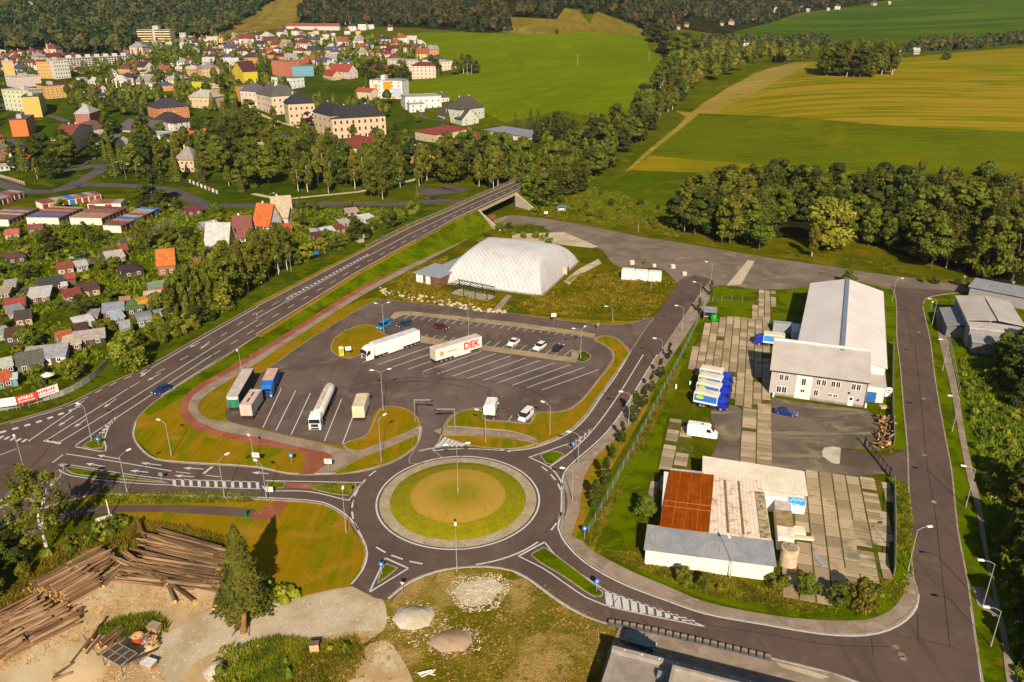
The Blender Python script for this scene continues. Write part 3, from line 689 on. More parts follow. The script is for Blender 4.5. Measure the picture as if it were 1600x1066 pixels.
for a0, a1 in ((150, 212), (228, 258), (8, 35), (60, 88), (330, 352), (100, 118), (282, 318)):
    q = [(C0[0]+(RRO-.2)*math.cos(R(t)), C0[1]+(RRO-.2)*math.sin(R(t))) for t in np.linspace(a0, a1, 14)]
    ribbon(wb, q, .3, ZL, (2.2, 1.2) if a0 not in (282, 100) else None)
ln([(694,668),(685,692),(676,705)], .25); ln([(676,705),(720,702),(760,703),(800,705),(837,700),(884,681),(914,656),(939,621),(964,586),(985,551)], .25)
for i in range(6): ln([(684+i*7,699-i*.2),(698+i*6,683+i*2.2)], .7, sm=False)
ln([(828,715),(880,697),(902,690),(926,671)], .25); ln([(858,731),(893,706),(927,672),(965,620),(1005,555)], .25); ln([(826,715),(860,732),(876,752),(880,765)], .25)
for i in range(5): ln([(892+i*7,694-i*5),(902+i*6,696-i*6)], .6, sm=False)
ln([(1027,555),(1018,569),(995,607),(970,647),(948,676),(923,700),(897,722),(882,739),(878,757),(877,800),(872,826),(878,841),(899,867),(929,890),(979,916),(1040,939),(1101,960),(1199,978),(1263,989),(1306,994),(1352,994),(1388,986),(1416,970),(1432,950),(1435,929)], .28)
ln([(607,937),(641,911),(681,895),(714,889),(760,887),(800,893),(824,905),(873,941),(912,963),(946,975),(965,979)], .28); ln([(1200,1029),(1262,1044),(1306,1056),(1340,1068)], .28)
ln([(810,870),(851,848)], .3, sm=False); ln([(851,848),(871,872),(900,893),(948,925)], .22); ln([(810,870),(850,890),(885,914),(915,934),(951,949)], .22)
ln([(948,925),(1020,950),(1104,981)], .22, sm=False); ln([(951,949),(1010,962),(1104,981)], .22, sm=False)
for i in range(11):
    t = i/11; ln([(950+t*145,926+t*48),(953+t*142,949+t*28)], 1.0*(1-t*.45), sm=False)
ln([(578,925),(602,873)], .25, sm=False); ln([(602,873),(638,889)], .3, sm=False); ln([(638,889),(578,926)], .25, sm=False)
ln([(1534,1066),(1517,949)], .28)
for a_, b_ in (((411,669),(440,607)),((431,674),(462,611)),((455,680),(485,615)),((507,690),(534,624)),((535,695),(552,650))): ln([a_, b_], .2, sm=False)
for i in range(13):     # lorry bays
    x = 567+i*23.3; y = 567+i*3.6; ln([(x,y),(x+94-i*.4,y-32)], .2, sm=False)
for i in range(23):     # car bays, upper and lower rows
    x = 632+i*12.4; y = 499+i*1.28; ln([(x,y),(x+11,y-8)], .16, sm=False)
for i in range(21):
    x = 615+i*14.0; y = 527+i*1.55
    if i > 0: ln([(x,y),(x+12,y-9)], .16, sm=False)
ln([(770,658),(776,648)], .16, sm=False); ln([(793,661),(800,650)], .16, sm=False)
def arrow(x0, y0, x1, y1, turn=0):
    p0, p1 = Vector(G(x0, y0)), Vector(G(x1, y1)); d = (p1-p0); L = d.length; d.normalize(); n = Vector((-d.y, d.x))
    def P(a, s): q = p0+d*a+n*s; return (q.x, q.y, ZL+.003)
    wb.add([P(0,-.12),P(L-1.4,-.12),P(L-1.4,.12),P(0,.12)], [(0,1,2,3)])
    wb.add([P(L-1.5,-.5),P(L,0),P(L-1.5,.5)], [(0,1,2)])
    if turn: wb.add([P(L-2.6,.1*turn),P(L-2.0,.1*turn),P(L-1.6,1.1*turn),P(L-2.2,1.1*turn)], [(0,1,2,3)])
for q in ((132,627,116,637,0),(182,624,162,638,0),(115,651,91,667,0),(134,656,116,669,0),(187,718,152,712,0),(252,728,220,724,0),(165,730,134,725,0),(232,739,203,736,0),(318,734,286,732,0),(303,746,272,744,0),(420,741,393,739,0),(236,578,219,590,-1),(251,584,230,596,0),(312,536,296,544,0),(328,534,313,546,0),(410,488,400,494,0)): arrow(*q)
zoff = [z+.03 for z in RZp]
def sub(f): return [((RLp[i][0]*(1-f)+RRp[i][0]*f), (RLp[i][1]*(1-f)+RRp[i][1]*f)) for i in range(len(RLp))]
ribbon(wb, sub(.05), .25, ZL, zf=zoff); ribbon(wb, sub(.95), .25, ZL, zf=zoff); ribbon(wb, sub(.45), .25, ZL, zf=zoff)
ribbon(wb, sub(.72), .2, ZL, (3, 4), zf=zoff); ribbon(wb, sub(.3)[:6], .2, ZL, (3, 4), zf=zoff[:6]); ribbon(wb, sub(.36)[3:12], .8, ZL, (1.0, .9), zf=zoff[3:12])
struct(wb.build('road_marking', W_), "white painted lines, hatching and arrows on the roads")

# seams, tyre marks and drain covers on the asphalt
DKA = groundmat("tar_seam", ['#4c3d32'], [('#5c4a3c', .8, .4, .6)], (5, .3)); sb = MB()
def seam(pp, w=.12, z=.1185): ribbon(sb, spline(GP(pp), 4), w, z)
for q in ([(1430,540),(1440,640),(1450,740),(1461,800),(1470,880),(1484,1012)],[(1433,960),(1435,1005)],[(1395,992),(1480,1010),(1520,1025)],[(1105,978),(1200,992),(1290,1008),(1390,1012)],[(1361,995),(1364,1025)],[(1000,965),(1025,988)],[(930,930),(945,915)],[(955,950),(965,935)],[(640,830),(665,850)],[(1415,478),(1424,540)],[(540,765),(560,800)],[(870,810),(850,835)],[(330,570),(420,513)]): seam(q)
for c_, r0, a0, a1 in ((G(640,632),13.5,20,165),(G(640,632),11.2,40,150),(G(600,590),9.0,-60,40),(G(700,640),15.0,10,120),(G(850,590),12,-80,20)):
    ribbon(sb, [(c_[0]+r0*math.cos(R(t))*1.5, c_[1]+r0*math.sin(R(t))) for t in np.linspace(a0, a1, 24)], .2, .1186)
struct(sb.build('road_seam', DKA), "dark tar seams and tyre marks on the asphalt")
for i, (px, py) in enumerate(((1444,712),(1443,624),(1435,520),(1459,785),(1400,1012),(1408,1024),(1412,1030))):
    q = circ(G(px, py), .45, 12); b = MB(); b.flat(q, .1195); struct(b.build('patch_mark', M['paving']), "pale worn patch on the asphalt")
# ------------------------------------------------------------------ buildings
OCC = []                                   # plan circles kept free of trees
def occ(x, y, r): OCC.append((x, y, r))
def zat(x, y, py):
    v = (py-533)/FPX
    return CAMH - y*(SP+v*CP)/(CP-v*SP)
WIN = {}
def win_mesh(w, h, fr='#dcd8d0'):
    k = (round(w, 2), round(h, 2), fr)
    if k not in WIN:
        b = MB(); b.box(-w/2-.1, w/2+.1, -.06, .02, -.1, h+.1, 0)
        b.add([(-w/2,-.075,0),(-.04,-.075,0),(-.04,-.075,h),(-w/2,-.075,h)], [(0,1,2,3)], 1)
        b.add([(.04,-.075,0),(w/2,-.075,0),(w/2,-.075,h),(.04,-.075,h)], [(0,1,2,3)], 1)
        WIN[k] = b.mesh('window', [plain(fr, .6, .05), M['glass']])
    return WIN[k]
def window(par, x, y, z, rz, w=1.1, h=1.4, fr='#dcd8d0', name='window'):
    o = link(name, win_mesh(w, h, fr), par, (x, y, z), rz); return o
def wall_windows(par, w, d, h, st, nx, nd, ww=1.1, wh=1.4, fr='#dcd8d0', base=.9, sides='fblr'):
    fh = h/st
    for s in range(st):
        z = s*fh + min(base, fh*.38)
        hh = min(wh, fh*.52)
        if 'f' in sides:
            for i in range(nx): window(par, (i+.5)*w/nx, 0, z, 0, ww, hh, fr)
        if 'b' in sides:
            for i in range(nx): window(par, (i+.5)*w/nx, d, z, math.pi, ww, hh, fr)
        if 'l' in sides:
            for i in range(nd): window(par, 0, (i+.5)*d/nd, z, -math.pi/2, ww, hh, fr)
        if 'r' in sides:
            for i in range(nd): window(par, w, (i+.5)*d/nd, z, math.pi/2, ww, hh, fr)
ROOFM = {}
def roofmat(hexc):
    if hexc not in ROOFM:
        a = NT("roof_"+hexc[1:]); c = lin(hexc); p = a.pos(obj=True)
        nz = a.noise(p, .9, 4, .7)
        dk = tuple(q*.72 for q in c); lt = tuple(min(1, q*1.2) for q in c)
        cc = a.mix(a.ramp(nz, .3, .7), dk, lt)
        wv = a.n("ShaderNodeTexWave", wave_type='BANDS', bands_direction='X'); wv.inputs["Scale"].default_value = 1.1; a.l(p, wv.inputs["Vector"])
        cc = a.mix(a.math('MULTIPLY', wv.outputs["Fac"], .25), cc, tuple(q*.6 for q in c)); a.col(cc); a.rough(.8)
        ROOFM[hexc] = a.m
    return ROOFM[hexc]
def add_roof(par, w, d, h, rh, kind, rcol, wallmat, ov=.5, chim=1, chcol='#c9b8a4'):
    b = MB(); t = .22; o = ov
    def slab3(q):   # thick roof plane
        b.add([(x,y,z+t) for x,y,z in q] + q, [tuple(range(len(q))), tuple(range(2*len(q)-1, len(q)-1, -1))] + [(i, len(q)+i, len(q)+(i+1)%len(q), (i+1)%len(q)) for i in range(len(q))])
    k = rh/(d/2); e = h - o*k
    if kind == 'gable':
        slab3([(-o,-o,e),(w+o,-o,e),(w+o,d/2,h+rh),(-o,d/2,h+rh)]); slab3([(w+o,d+o,e),(-o,d+o,e),(-o,d/2,h+rh),(w+o,d/2,h+rh)])
    elif kind == 'hip':
        i = min(d/2*.95, w*.42)
        slab3([(-o,-o,h),(w+o,-o,h),(w-i,d/2,h+rh),(i,d/2,h+rh)]); slab3([(w+o,d+o,h),(-o,d+o,h),(i,d/2,h+rh),(w-i,d/2,h+rh)])
        slab3([(-o,d+o,h),(-o,-o,h),(i,d/2,h+rh)]); slab3([(w+o,-o,h),(w+o,d+o,h),(w-i,d/2,h+rh)])
    elif kind == 'mono':
        slab3([(-o,-o,h-.05),(w+o,-o,h-.05),(w+o,d+o,h+rh),(-o,d+o,h+rh)])
    elif kind == 'arch':
        n = 10; q = [(d/2-(d/2+o)*math.cos(math.pi*i/n), h+rh*math.sin(math.pi*i/n)) for i in range(n+1)]
        for i in range(n): slab3([(-o,q[i][0],q[i][1]),(w+o,q[i][0],q[i][1]),(w+o,q[i+1][0],q[i+1][1]),(-o,q[i+1][0],q[i+1][1])])
    else:
        b.box(-.15, w+.15, -.15, d+.15, h, h+.12)
        for q in ((-.2,w+.2,-.2,.15),(-.2,w+.2,d-.15,d+.2),(-.2,.15,.15,d-.15),(w-.15,w+.2,.15,d-.15)): b.box(*q, h+.12, h+.5)
    r = b.build('roof', roofmat(rcol), par)
    for c in range(chim):
        q = MB(); x = w*(.3+.4*c); y = d*.55; z0 = h + (rh*.5 if kind not in ('flat', 'mono') else 0)
        q.bev(x-.35, x+.35, y-.3, y+.3, z0, h+max(rh, .3)+.9, .05); q.build('chimney', plain(chcol, .85, .15), r)
    return r
def mute(h, f=.3):
    c = [int(h[i:i+2], 16) for i in (1, 3, 5)]; m = sum(c)/3*.92; return '#%02x%02x%02x' % tuple(int(v*.95*(1-f)+m*f) for v in c)
def house(A, B, d, h, rh, kind, wall, roof, label, cat='house', name='house', group=None, st=2, nx=3, nd=2, chim=1, ov=.5, z0=None, fr='#dcd8d0', ww=1.1, wh=1.4, sides='flr', door=False, noocc=False):
    w = math.hypot(B[0]-A[0], B[1]-A[1]); rz = math.atan2(B[1]-A[1], B[0]-A[0])
    zz = z0 if z0 is not None else min(hz(*A[:2]), hz(*B[:2]))
    t = thing(name, label, cat, (A[0], A[1], zz), rz, group)
    c, s = math.cos(rz), math.sin(rz)
    if not noocc:
        for i in range(max(1, int(w/max(d, 6)))):
            f = (i+.5)/max(1, int(w/max(d, 6))); occ(A[0]+c*w*f-s*d/2, A[1]+s*w*f+c*d/2, max(d, w/max(1, int(w/max(d, 6))))*.6)
    if isinstance(wall, str): wall = mute(wall, .14)
    roof = mute(roof, .14); wm = plain(wall, .85, .1) if isinstance(wall, str) else wall
    b = MB(); b.box(0, w, 0, d, -1.5, h)
    if kind == 'gable':
        for x, f in ((.0, (0,2,1)), (w, (0,1,2))): b.add([(x,0,h),(x,d,h),(x,d/2,h+rh)], [f])
    if kind == 'mono': b.add([(0,0,h),(w,0,h),(w,d,h),(0,d,h),(0,d,h+rh-.02),(w,d,h+rh-.02)], [(2,3,4,5),(0,4,3),(1,2,5)])
    b.build('wall', wm, t)
    add_roof(t, w, d, h, rh, kind, roof, wm, ov, chim)
    if st: wall_windows(t, w, d, h, st, nx, nd, ww, wh, fr, sides=sides)
    if door:
        q = MB(); q.box(w*.45, w*.45+1.1, -.05, .02, 0, 2.1); q.build('door', plain('#5a4030', .6, .1), t)
    return t
def bpx(pl, pr, d, top, rh, kind, wall, roof, label, **k):     # front wall given by its two foot points in the picture and its eave row
    A, B = T(*pl), T(*pr); h = zat(A[0], A[1], top)-A[2]
    return house(A, B, d, max(2.2, h), rh, kind, wall, roof, label, **k)
def smallh(px, py, wpx, rot, h, rh, kind, wall, roof, label, d=None, **k):
    x, y, z = T(px, py); w = wpx*mpp(x, y, z); a = R(rot); d = d or max(6.5, w*.8)
    c, s = math.cos(a), math.sin(a)
    A = (x-c*w/2, y-s*w/2); B = (x+c*w/2, y+s*w/2)
    return house(A, B, d, h, rh, kind, wall, roof, label, z0=z, **k)

# --- white hall with its two storey front
hallm = NT("sheet_metal_white"); p = hallm.pos(obj=True)
wv = hallm.n("ShaderNodeTexWave", wave_type='BANDS', bands_direction='X'); wv.inputs["Scale"].default_value = 1.3; hallm.l(p, wv.inputs["Vector"])
c = hallm.mix(hallm.ramp(hallm.noise(p, .25, 4), .3, .7), lin('#b5aca3'), lin('#a59c94'))
hallm.col(hallm.mix(hallm.math('MULTIPLY', wv.outputs["Fac"], .35), c, lin('#948c84'))); hallm.rough(.55); hallm.bump(wv.outputs["Fac"], .05, .8)
roofw = hallm.m
A = G(1201,616); B = G(1350,637); W = math.dist(A, B); rz = math.atan2(B[1]-A[1], B[0]-A[0])
hall = thing('white_hall', "large white metal hall with two storey grey office front and gable roof", 'hall', (*A, 0), rz)
wallg, wallw = plain('#a39a93', .8, .05), plain('#c9c4bc', .8, .05)
b = MB(); D = 10.5; H = 6.1
b.box(0, W, 0, D, -.2, H); b.add([(0,0,H),(0,D,H),(0,D-.6,9.0),(W,0,H),(W,D,H),(W,D-.6,9.0),(W,D,H),(0,D,H)], [(0,2,1),(3,4,5),(4,1,2,5)])
b.build('wall', wallg, hall)
b = MB(); b.box(5.3, 8.6, -.06, 0, -.1, H-.05); b.build('stair_panel', wallw, hall)
b = MB(); b.box(-.02, W+.02, -.03, 0, 0, .5); b.build('plinth', plain('#7e7a78', .85), hall)
def slabmesh(par, name, q, t, mat):
    b = MB(); n = len(q)
    b.add([(x,y,z+t) for x,y,z in q]+list(q), [tuple(range(n)), tuple(range(2*n-1,n-1,-1))]+[(i,n+i,n+(i+1)%n,(i+1)%n) for i in range(n)])
    return b.build(name, mat, par)
fr_roof = slabmesh(hall, 'roof', [(-.4,-.5,H-.1),(W+.4,-.5,H-.1),(W+.4,D-.6,9.05),(-.4,D-.6,9.05)], .2, roofw)
b = MB(); b.box(-.3, W+.3, D-.7, D-.2, 9.2, 9.65); b.build('ridge_cap', plain('#cfc9c2', .5), fr_roof)
b = MB(); b.cyl((-.3,-.6,H-.05),(W+.3,-.6,H-.05),.09,n=6); b.cyl((W-.1,-.12,0),(W-.1,-.12,H),.06,n=5); b.build('gutter', M['dkmetal'], hall)
for x, z, w_, h_ in ((2.2,3.9,.75,1.3),(3.3,3.9,.75,1.3),(9.9,3.9,.75,1.3),(11.0,3.9,.75,1.3),(12.9,3.9,.75,1.3),(13.9,3.9,.75,1.3),(17.0,3.9,.75,1.3),(18.0,3.9,.75,1.3),(2.0,.9,.9,1.4),(3.1,.9,.9,1.4),(6.9,3.4,.8,1.5),(6.9,1.7,.8,.6),(9.7,1.3,.8,1.3),(12.6,1.6,.8,.5),(13.7,1.6,.8,.5)):
    window(hall, x, -.065 if 5.3 < x < 8.6 else 0, z, 0, w_, h_)
b = MB(); b.box(16.4, 17.4, -.06, .02, 0, 2.2); d_ = b.build('door', M['white'], hall)
b = MB(); b.box(16.6, 17.2, -.075, -.06, 1.3, 2.0); b.build('pane', M['glass'], d_)
for q_ in ((16.3,3.0),(18.3,1.6)): b = MB(); b.cyl((q_[0],-.2,q_[1]),(q_[0],0,q_[1]),.23,n=10); b.build('vent', M['dkmetal'], hall)
def Lh(px, py, z):
    q = G(px, py, z); dx, dy = q[0]-A[0], q[1]-A[1]; c, s = math.cos(rz), math.sin(rz); return (dx*c+dy*s, -dx*s+dy*c)
LN, LF, RF = (5.1,10.4), Lh(1268,444,6.3), Lh(1383,458,6.3)
ax = (LF[0]-LN[0], LF[1]-LN[1]); al = math.hypot(*ax); ax = (ax[0]/al, ax[1]/al); pe = (ax[1], -ax[0])
hw = 18.6
def HP(s, t, z): return (LN[0]+pe[0]*s+ax[0]*t, LN[1]+pe[1]*s+ax[1]*t, z)
b = MB(); t0 = -1.0
q = [HP(0,t0,0),HP(hw,t0,0),HP(hw,al,0),HP(0,al,0)]
b.prism([(x,y) for x,y,_ in q], -.2, 6.3)
for t in (t0, al): b.add([HP(0,t,6.3),HP(hw,t,6.3),HP(hw/2,t,8.7)], [(0,1,2) if t == t0 else (0,2,1)])
b.build('wall', wallw, hall)
lm = NT("sheet_metal_long"); p = lm.pos(obj=True)
c = lm.mix(lm.ramp(lm.noise(p, .12, 4), .3, .7), lin('#d2c9c1'), lin('#c6bdb5')); c = lm.mix(lm.ramp(lm.noise(p, .5, 5, .7), .62, .8), c, lin('#bdb4ab'))
wv = lm.n("ShaderNodeTexWave", wave_type='BANDS', bands_direction='Y'); wv.inputs["Scale"].default_value = .45; lm.l(p, wv.inputs["Vector"])
lm.col(lm.mix(lm.math('MULTIPLY', lm.ramp(wv.outputs["Fac"], .9, 1.0), .25), c, lin('#8d8680'))); lm.rough(.5)
lr = slabmesh(hall, 'roof', [HP(-.4,t0-.3,6.25),HP(hw/2-.35,t0-.3,8.72),HP(hw/2-.35,al+.4,8.72),HP(-.4,al+.4,6.25)], .18, lm.m)
slabmesh(hall, 'roof', [HP(hw/2+.35,t0-.3,8.72),HP(hw+.4,t0-.3,6.25),HP(hw+.4,al+.4,6.25),HP(hw/2+.35,al+.4,8.72)], .18, lm.m)
b = MB(); q = [HP(hw/2-.5,t0,8.9),HP(hw/2+.5,t0,8.9),HP(hw/2+.5,al+.3,8.9),HP(hw/2-.5,al+.3,8.9)]
b.prism([(x,y) for x,y,_ in q], 8.85, 9.15); b.build('skylight', plain('#6d7682', .3, .1), lr)
b = MB(); b.box(W+.2, W+3.9, 3.4, 9.0, -.1, 3.9); b.build('annex', wallw, hall)
slabmesh(hall, 'annex_roof', [(W-.0,3.1,3.95),(W+4.1,3.1,3.9),(W+4.1,9.1,4.5),(W-.0,9.1,4.5)], .15, roofw)
b = MB(); b.box(W+.5, W+2.4, 3.3, 3.4, 0, 2.4); b.build('door', plain('#2a5a9c', .5, .08), hall)
for i in range(3): occ(A[0]+10+i*6, A[1]+8+i*17, 13)
for (x0, y0, l, wd, hh, colr, lab) in ((1246,527,3.2,6.0,2.7,'#b9c4cc',"white container standing beside the hall wall, the taller one"),(1222,518,5,2.4,2.5,'#8f9192',"grey container behind the delivery lorry at the hall")):
    q = G(x0, y0); t = thing('storage_container', lab, 'container', (*q, 0), rz+.04)
    b = MB(); b.bev(-l/2, l/2, -wd/2, wd/2, .12, hh, .06); b.build('body', plain(colr, .6, .1), t)
    for x_ in (-l/2+.2, l/2-.5): b = MB(); b.box(x_, x_+.3, -wd/2, wd/2, 0, .13); b.build('skid', M['dkmetal'], t)
    b = MB(); [b.box(-l/2+.1+i*.3, -l/2+.22+i*.3, -wd/2-.04, wd/2+.04, .2, hh-.15) for i in range(int(l/.3))]; b.build('ribs', plain(colr, .6, .1), t)
# --- old warehouse with rusty roof
A = G(1007,882); B = G(1197,907); rz = math.atan2(B[1]-A[1], B[0]-A[0])
wh = thing('old_warehouse', "old low warehouse with rust red, peeling pale and grey corrugated roofs", 'warehouse', (*A, 0), rz)
occ(A[0]+8, A[1]+10, 14); occ(A[0]+20, A[1]+16, 9)
wm = plain('#dccfbf', .85, .12)
def corr(name, base, alt, alt2, s1, lo, hi, dirn='X', sc=2.2):
    a = NT(name); p = a.pos(obj=True)
    c = a.mix(a.ramp(a.noise(p, s1, 6, .72, dist=.6), lo, hi), lin(base), lin(alt))
    c = a.mix(a.ramp(a.noise(a.pos((3,.35,1), obj=True), .9, 4, .7), .58, .75), c, lin(alt2))
    wv = a.n("ShaderNodeTexWave", wave_type='BANDS', bands_direction=dirn); wv.inputs["Scale"].default_value = sc; a.l(p, wv.inputs["Vector"])
    a.col(a.mix(a.math('MULTIPLY', wv.outputs["Fac"], .3), c, tuple(q*.55 for q in lin(base)))); a.rough(.9); a.p.inputs['Specular IOR Level'].default_value = .05; a.bump(wv.outputs["Fac"], .04, .8); return a.m
mrust = corr("rusty_roof", '#8e4200', '#763300', '#aa5c24', .5, .35, .65, 'X', .45)
mpale = corr("peeling_roof", '#d6c6b0', '#b08058', '#7a5c40', .7, .5, .66, 'X', .5)
mgrey = corr("grey_corrugated_roof", '#7c7e84', '#90908f', '#74563e', .4, .35, .65, 'X', 1.6)
mwhite = corr("white_sheet_roof", '#d3c7b4', '#c2b49d', '#b9a890', .4, .4, .65, 'X', .8)
b = MB(); b.box(0, 19, 0, 4.3, -.2, 3.0); b.build('wall', wm, wh)
slabmesh(wh, 'grey_roof', [(-.3,-.4,2.95),(19.3,-.4,2.95),(19.1,4.9,3.9),(-.1,4.9,3.9)], .12, mgrey)
b = MB(); b.box(2.0, 18.8, 4.4, 21.8, -.2, 3.7); b.build('wall', wm, wh)
r1 = slabmesh(wh, 'rusty_roof', [(1.8,4.7,3.98),(9.4,4.7,3.98),(10.6,21.9,3.95),(3.0,21.9,3.95)], .12, mrust)
b = MB()
for i in range(1, 4): b.cyl((1.8+i*1.9,4.8,4.13),(3.0+i*1.9,21.8,4.1),.03,n=4)
for y in (10.5, 12.0): b.cyl((2.2,y,4.13),(10,y,4.13),.03,n=4)
b.build('seam', plain('#b07a4a', .8), r1)
r2 = slabmesh(wh, 'peeling_roof', [(9.45,4.7,3.9),(18.9,4.7,3.9),(18.9,21.9,3.9),(10.65,21.9,3.9)], .12, mpale)
b = MB()
for x in (12.3, 14.6): b.box(x, x+.3, 5.2, 20.5, 4.0, 4.2)
b.build('gutter', plain('#7a6848', .9), r2)
b = MB(); b.box(17.3, 18.8, 5, 18, 4.03, 4.14); b.build('repair_strip', corr("patched_felt", '#b9a684', '#6d6048', '#cfc0a4', .9, .45, .6), r2)
b = MB(); b.box(3.0, 8.8, 21.9, 22.6, 3.3, 4.05); b.build('parapet', plain('#a9a29c', .8), wh)
b = MB(); b.box(8.8, 25.8, 22.0, 27.4, -.2, 3.3); b.box(18.9, 25.7, 18.6, 21.95, -.2, 2.9); b.build('wall', wm, wh)
slabmesh(wh, 'white_roof', [(8.6,21.2,3.45),(26.1,19.3,3.45),(26.2,25.9,4.2),(8.7,27.6,4.2)], .14, mwhite)
b = MB(); [b.box(18.9+i*1.0, 19.82+i*1.0, 18.5, 18.6, .3, 3.2) for i in range(7)]; b.build('cladding', M['white'], wh)
b = MB(); b.box(21.0, 25.7, 18.35, 18.5, 2.0, 2.5); b.box(23.0, 25.75, 18.33, 18.48, 2.55, 3.4); fs = b.build('fascia_sign', plain('#2f8fbf', .5, .05), wh)
b = MB()
for i in range(9): b.box(23.3+i*.25, 23.45+i*.25, 18.30, 18.33, 2.85 + (.25 if i % 3 else 0), 3.0 + (.25 if i % 3 else 0))
for i in range(12): b.box(21.3+i*.3, 21.45+i*.3, 18.32, 18.35, 2.15, 2.3)
tag(b.build('lettering', M['white'], fs), kind='stuff')
def local_thing(name, lab, cat, lx, ly, da=0):
    c, s = math.cos(rz), math.sin(rz); return thing(name, lab, cat, (A[0]+lx*c-ly*s, A[1]+lx*s+ly*c, 0), rz+da)
t = local_thing('long_shed', "long narrow shed with white and brown roof beside the old warehouse", 'shed', 20.4, 8.0, -.04)
b = MB(); b.box(0, 2.4, 0, 11.5, -.1, 2.5); b.build('wall', wm, t)
b = MB(); b.box(-.1, 2.5, -.1, 2.9, 2.5, 2.62); b.build('roof', plain('#d9cdb8', .8), t)
b = MB(); b.box(-.1, 2.5, 2.92, 7.6, 2.5, 2.6); b.build('roof', plain('#8d7652', .85, .25), t)
b = MB(); b.box(-.1, 2.5, 7.62, 11.6, 2.5, 2.62); b.build('roof', plain('#b3aca2', .8), t)
t = local_thing('water_tank', "pale concrete cylinder tank beside the warehouse corner", 'tank', 21.8, 4.6)
b = MB(); b.cyl((0,0,0),(0,0,3.2),1.35,n=24); b.build('body', plain('#bda687', .85, .15), t, smooth=False)
b = MB(); [b.cyl((0,0,z),(0,0,z+.06),1.38,n=24) for z in (.9,1.9,2.9)]; b.build('hoop', plain('#a08a6c', .85), t)
b = MB(); b.cyl((0,0,3.2),(0,0,3.28),1.1,n=20); b.box(-.2,.5,.3,.8,3.28,3.5); b.build('lid', plain('#8f7d64', .9), t)
for lx, ly, w_, d_, h_, cc, lab in ((24.1,13.5,2.6,2.0,.5,'#d0c4b0',"square white slab stack lying on the concrete panels"),(25.0,11.6,3.0,.8,.5,'#c9b9a0',"long white beam lying on the concrete panels"),(26.6,6.2,.9,3.0,.3,'#85888c',"grey plank bundle lying askew on the concrete panels")):
    t = local_thing('slab_stack', lab, 'building material', lx, ly, .35 if w_ < 1 else .03)
    b = MB(); k = 3
    for i in range(k): b.bev(-w_/2+.02*i, w_/2-.01*i, -d_/2, d_/2-.02*i, .06+i*h_/k, .06+(i+.9)*h_/k, .03)
    b.build('slab', plain(cc, .85, .1), t)
    for x_ in (-w_/2+.1, w_/2-.3): b = MB(); b.box(x_, x_+.2, -d_/2, d_/2, 0, .06); b.build('bearer', plain('#6a5034', .9), t)
# --- flat roofed building with terrace at the bottom
A = G(969,1009,4.7); B = G(1190,1066,4.7); A = (A[0]-.3, A[1]-.0); u = Vector((B[0]-A[0], B[1]-A[1])).normalized(); rz = math.atan2(u.y, u.x)
ter = thing('terrace_building', "modern flat roofed grey building with parapets at the bottom edge", 'building', (*A, 0), rz)
b = MB(); conc = plain('#8f857a', .9, .12); rf = plain('#857a70', .9, .12)
b.box(-.5, 34, -24, -.3, -.2, 4.0); b.build('wall', plain('#7a746e', .85), ter)
b = MB(); b.box(-.55, 34, -24, -.9, 4.0, 4.08); b.build('roof', rf, ter)
b = MB(); b.box(-.6, 34, -.9, -.2, 4.0, 4.75); b.box(-.6, .1, -24, -.9, 4.0, 4.3); b.build('parapet', conc, ter)
b = MB(); [b.cyl((x,-.55,4.75),(x,-.55,4.87),.09,n=6) for x in np.arange(1,33,2.2)]; tag(b.build('parapet_bolt', M['white'], ter), kind='stuff')
b = MB(); b.box(7.4, 34, -24, -3.2, 4.08, 6.4); b.build('upper_storey', plain('#807871', .9), ter)
b = MB(); b.box(7.3, 34, -3.5, -3.1, 6.4, 6.9); b.box(7.3, 7.7, -24, -3.5, 6.4, 6.9); b.build('parapet', conc, ter)
b = MB(); b.box(7.7, 34, -24, -3.5, 6.4, 6.46); b.build('roof', plain('#a0937f', .9, .1), ter)
b = MB(); b.box(5.6, 6.4, -3.4, -2.6, 4.08, 5.0); b.build('roof_vent', M['metal'], ter)
PVT = [(968,981),(1000,986),(1100,1008),(1200,1030),(1263,1046),(1300,1054),(1335,1068),(1350,1110),(900,1200),(950,1020)]
sheet('terrace', PVT, M['paving'], 40, "concrete paved terrace behind the planter wall", sm=False)
sheet('gravel_patch', [(1212,1036),(1262,1048),(1296,1060),(1280,1062),(1220,1044)], M['gravel'], 41, "gravel bed at the end of the planter wall", sm=False)
wl = thing('planter_wall', "retaining wall of dark concrete planter blocks along the road", 'wall', (*G(955,977), 0))
o0 = G(955,977); line = spline(GP([(955,977),(975,980),(1020,989),(1100,1007),(1200,1031)]), 12)
cum = 0; last = None; bm_ = MB(); bm_.bev(-.42, .42, -.3, .3, 0, .75, .05); bm_.box(-.45, .45, -.34, -.3, .1, .3); bme = bm_.mesh('block', plain('#4a4a4c', .85, .15))
cm_ = MB(); cm_.box(-.36, .36, -.24, .24, .75, .79); cme = cm_.mesh('soil', plain('#8a7a62', .95, .2))
for i in range(len(line)-1):
    p0, p1 = Vector(line[i]), Vector(line[i+1]); L = (p1-p0).length; dd = (p1-p0)/L
    while cum < L:
        q = p0+dd*cum; k = link('block', bme, wl, (q.x-o0[0], q.y-o0[1], 0), math.atan2(dd.y, dd.x)); link('soil', cme, k); cum += 1.0
    cum -= L
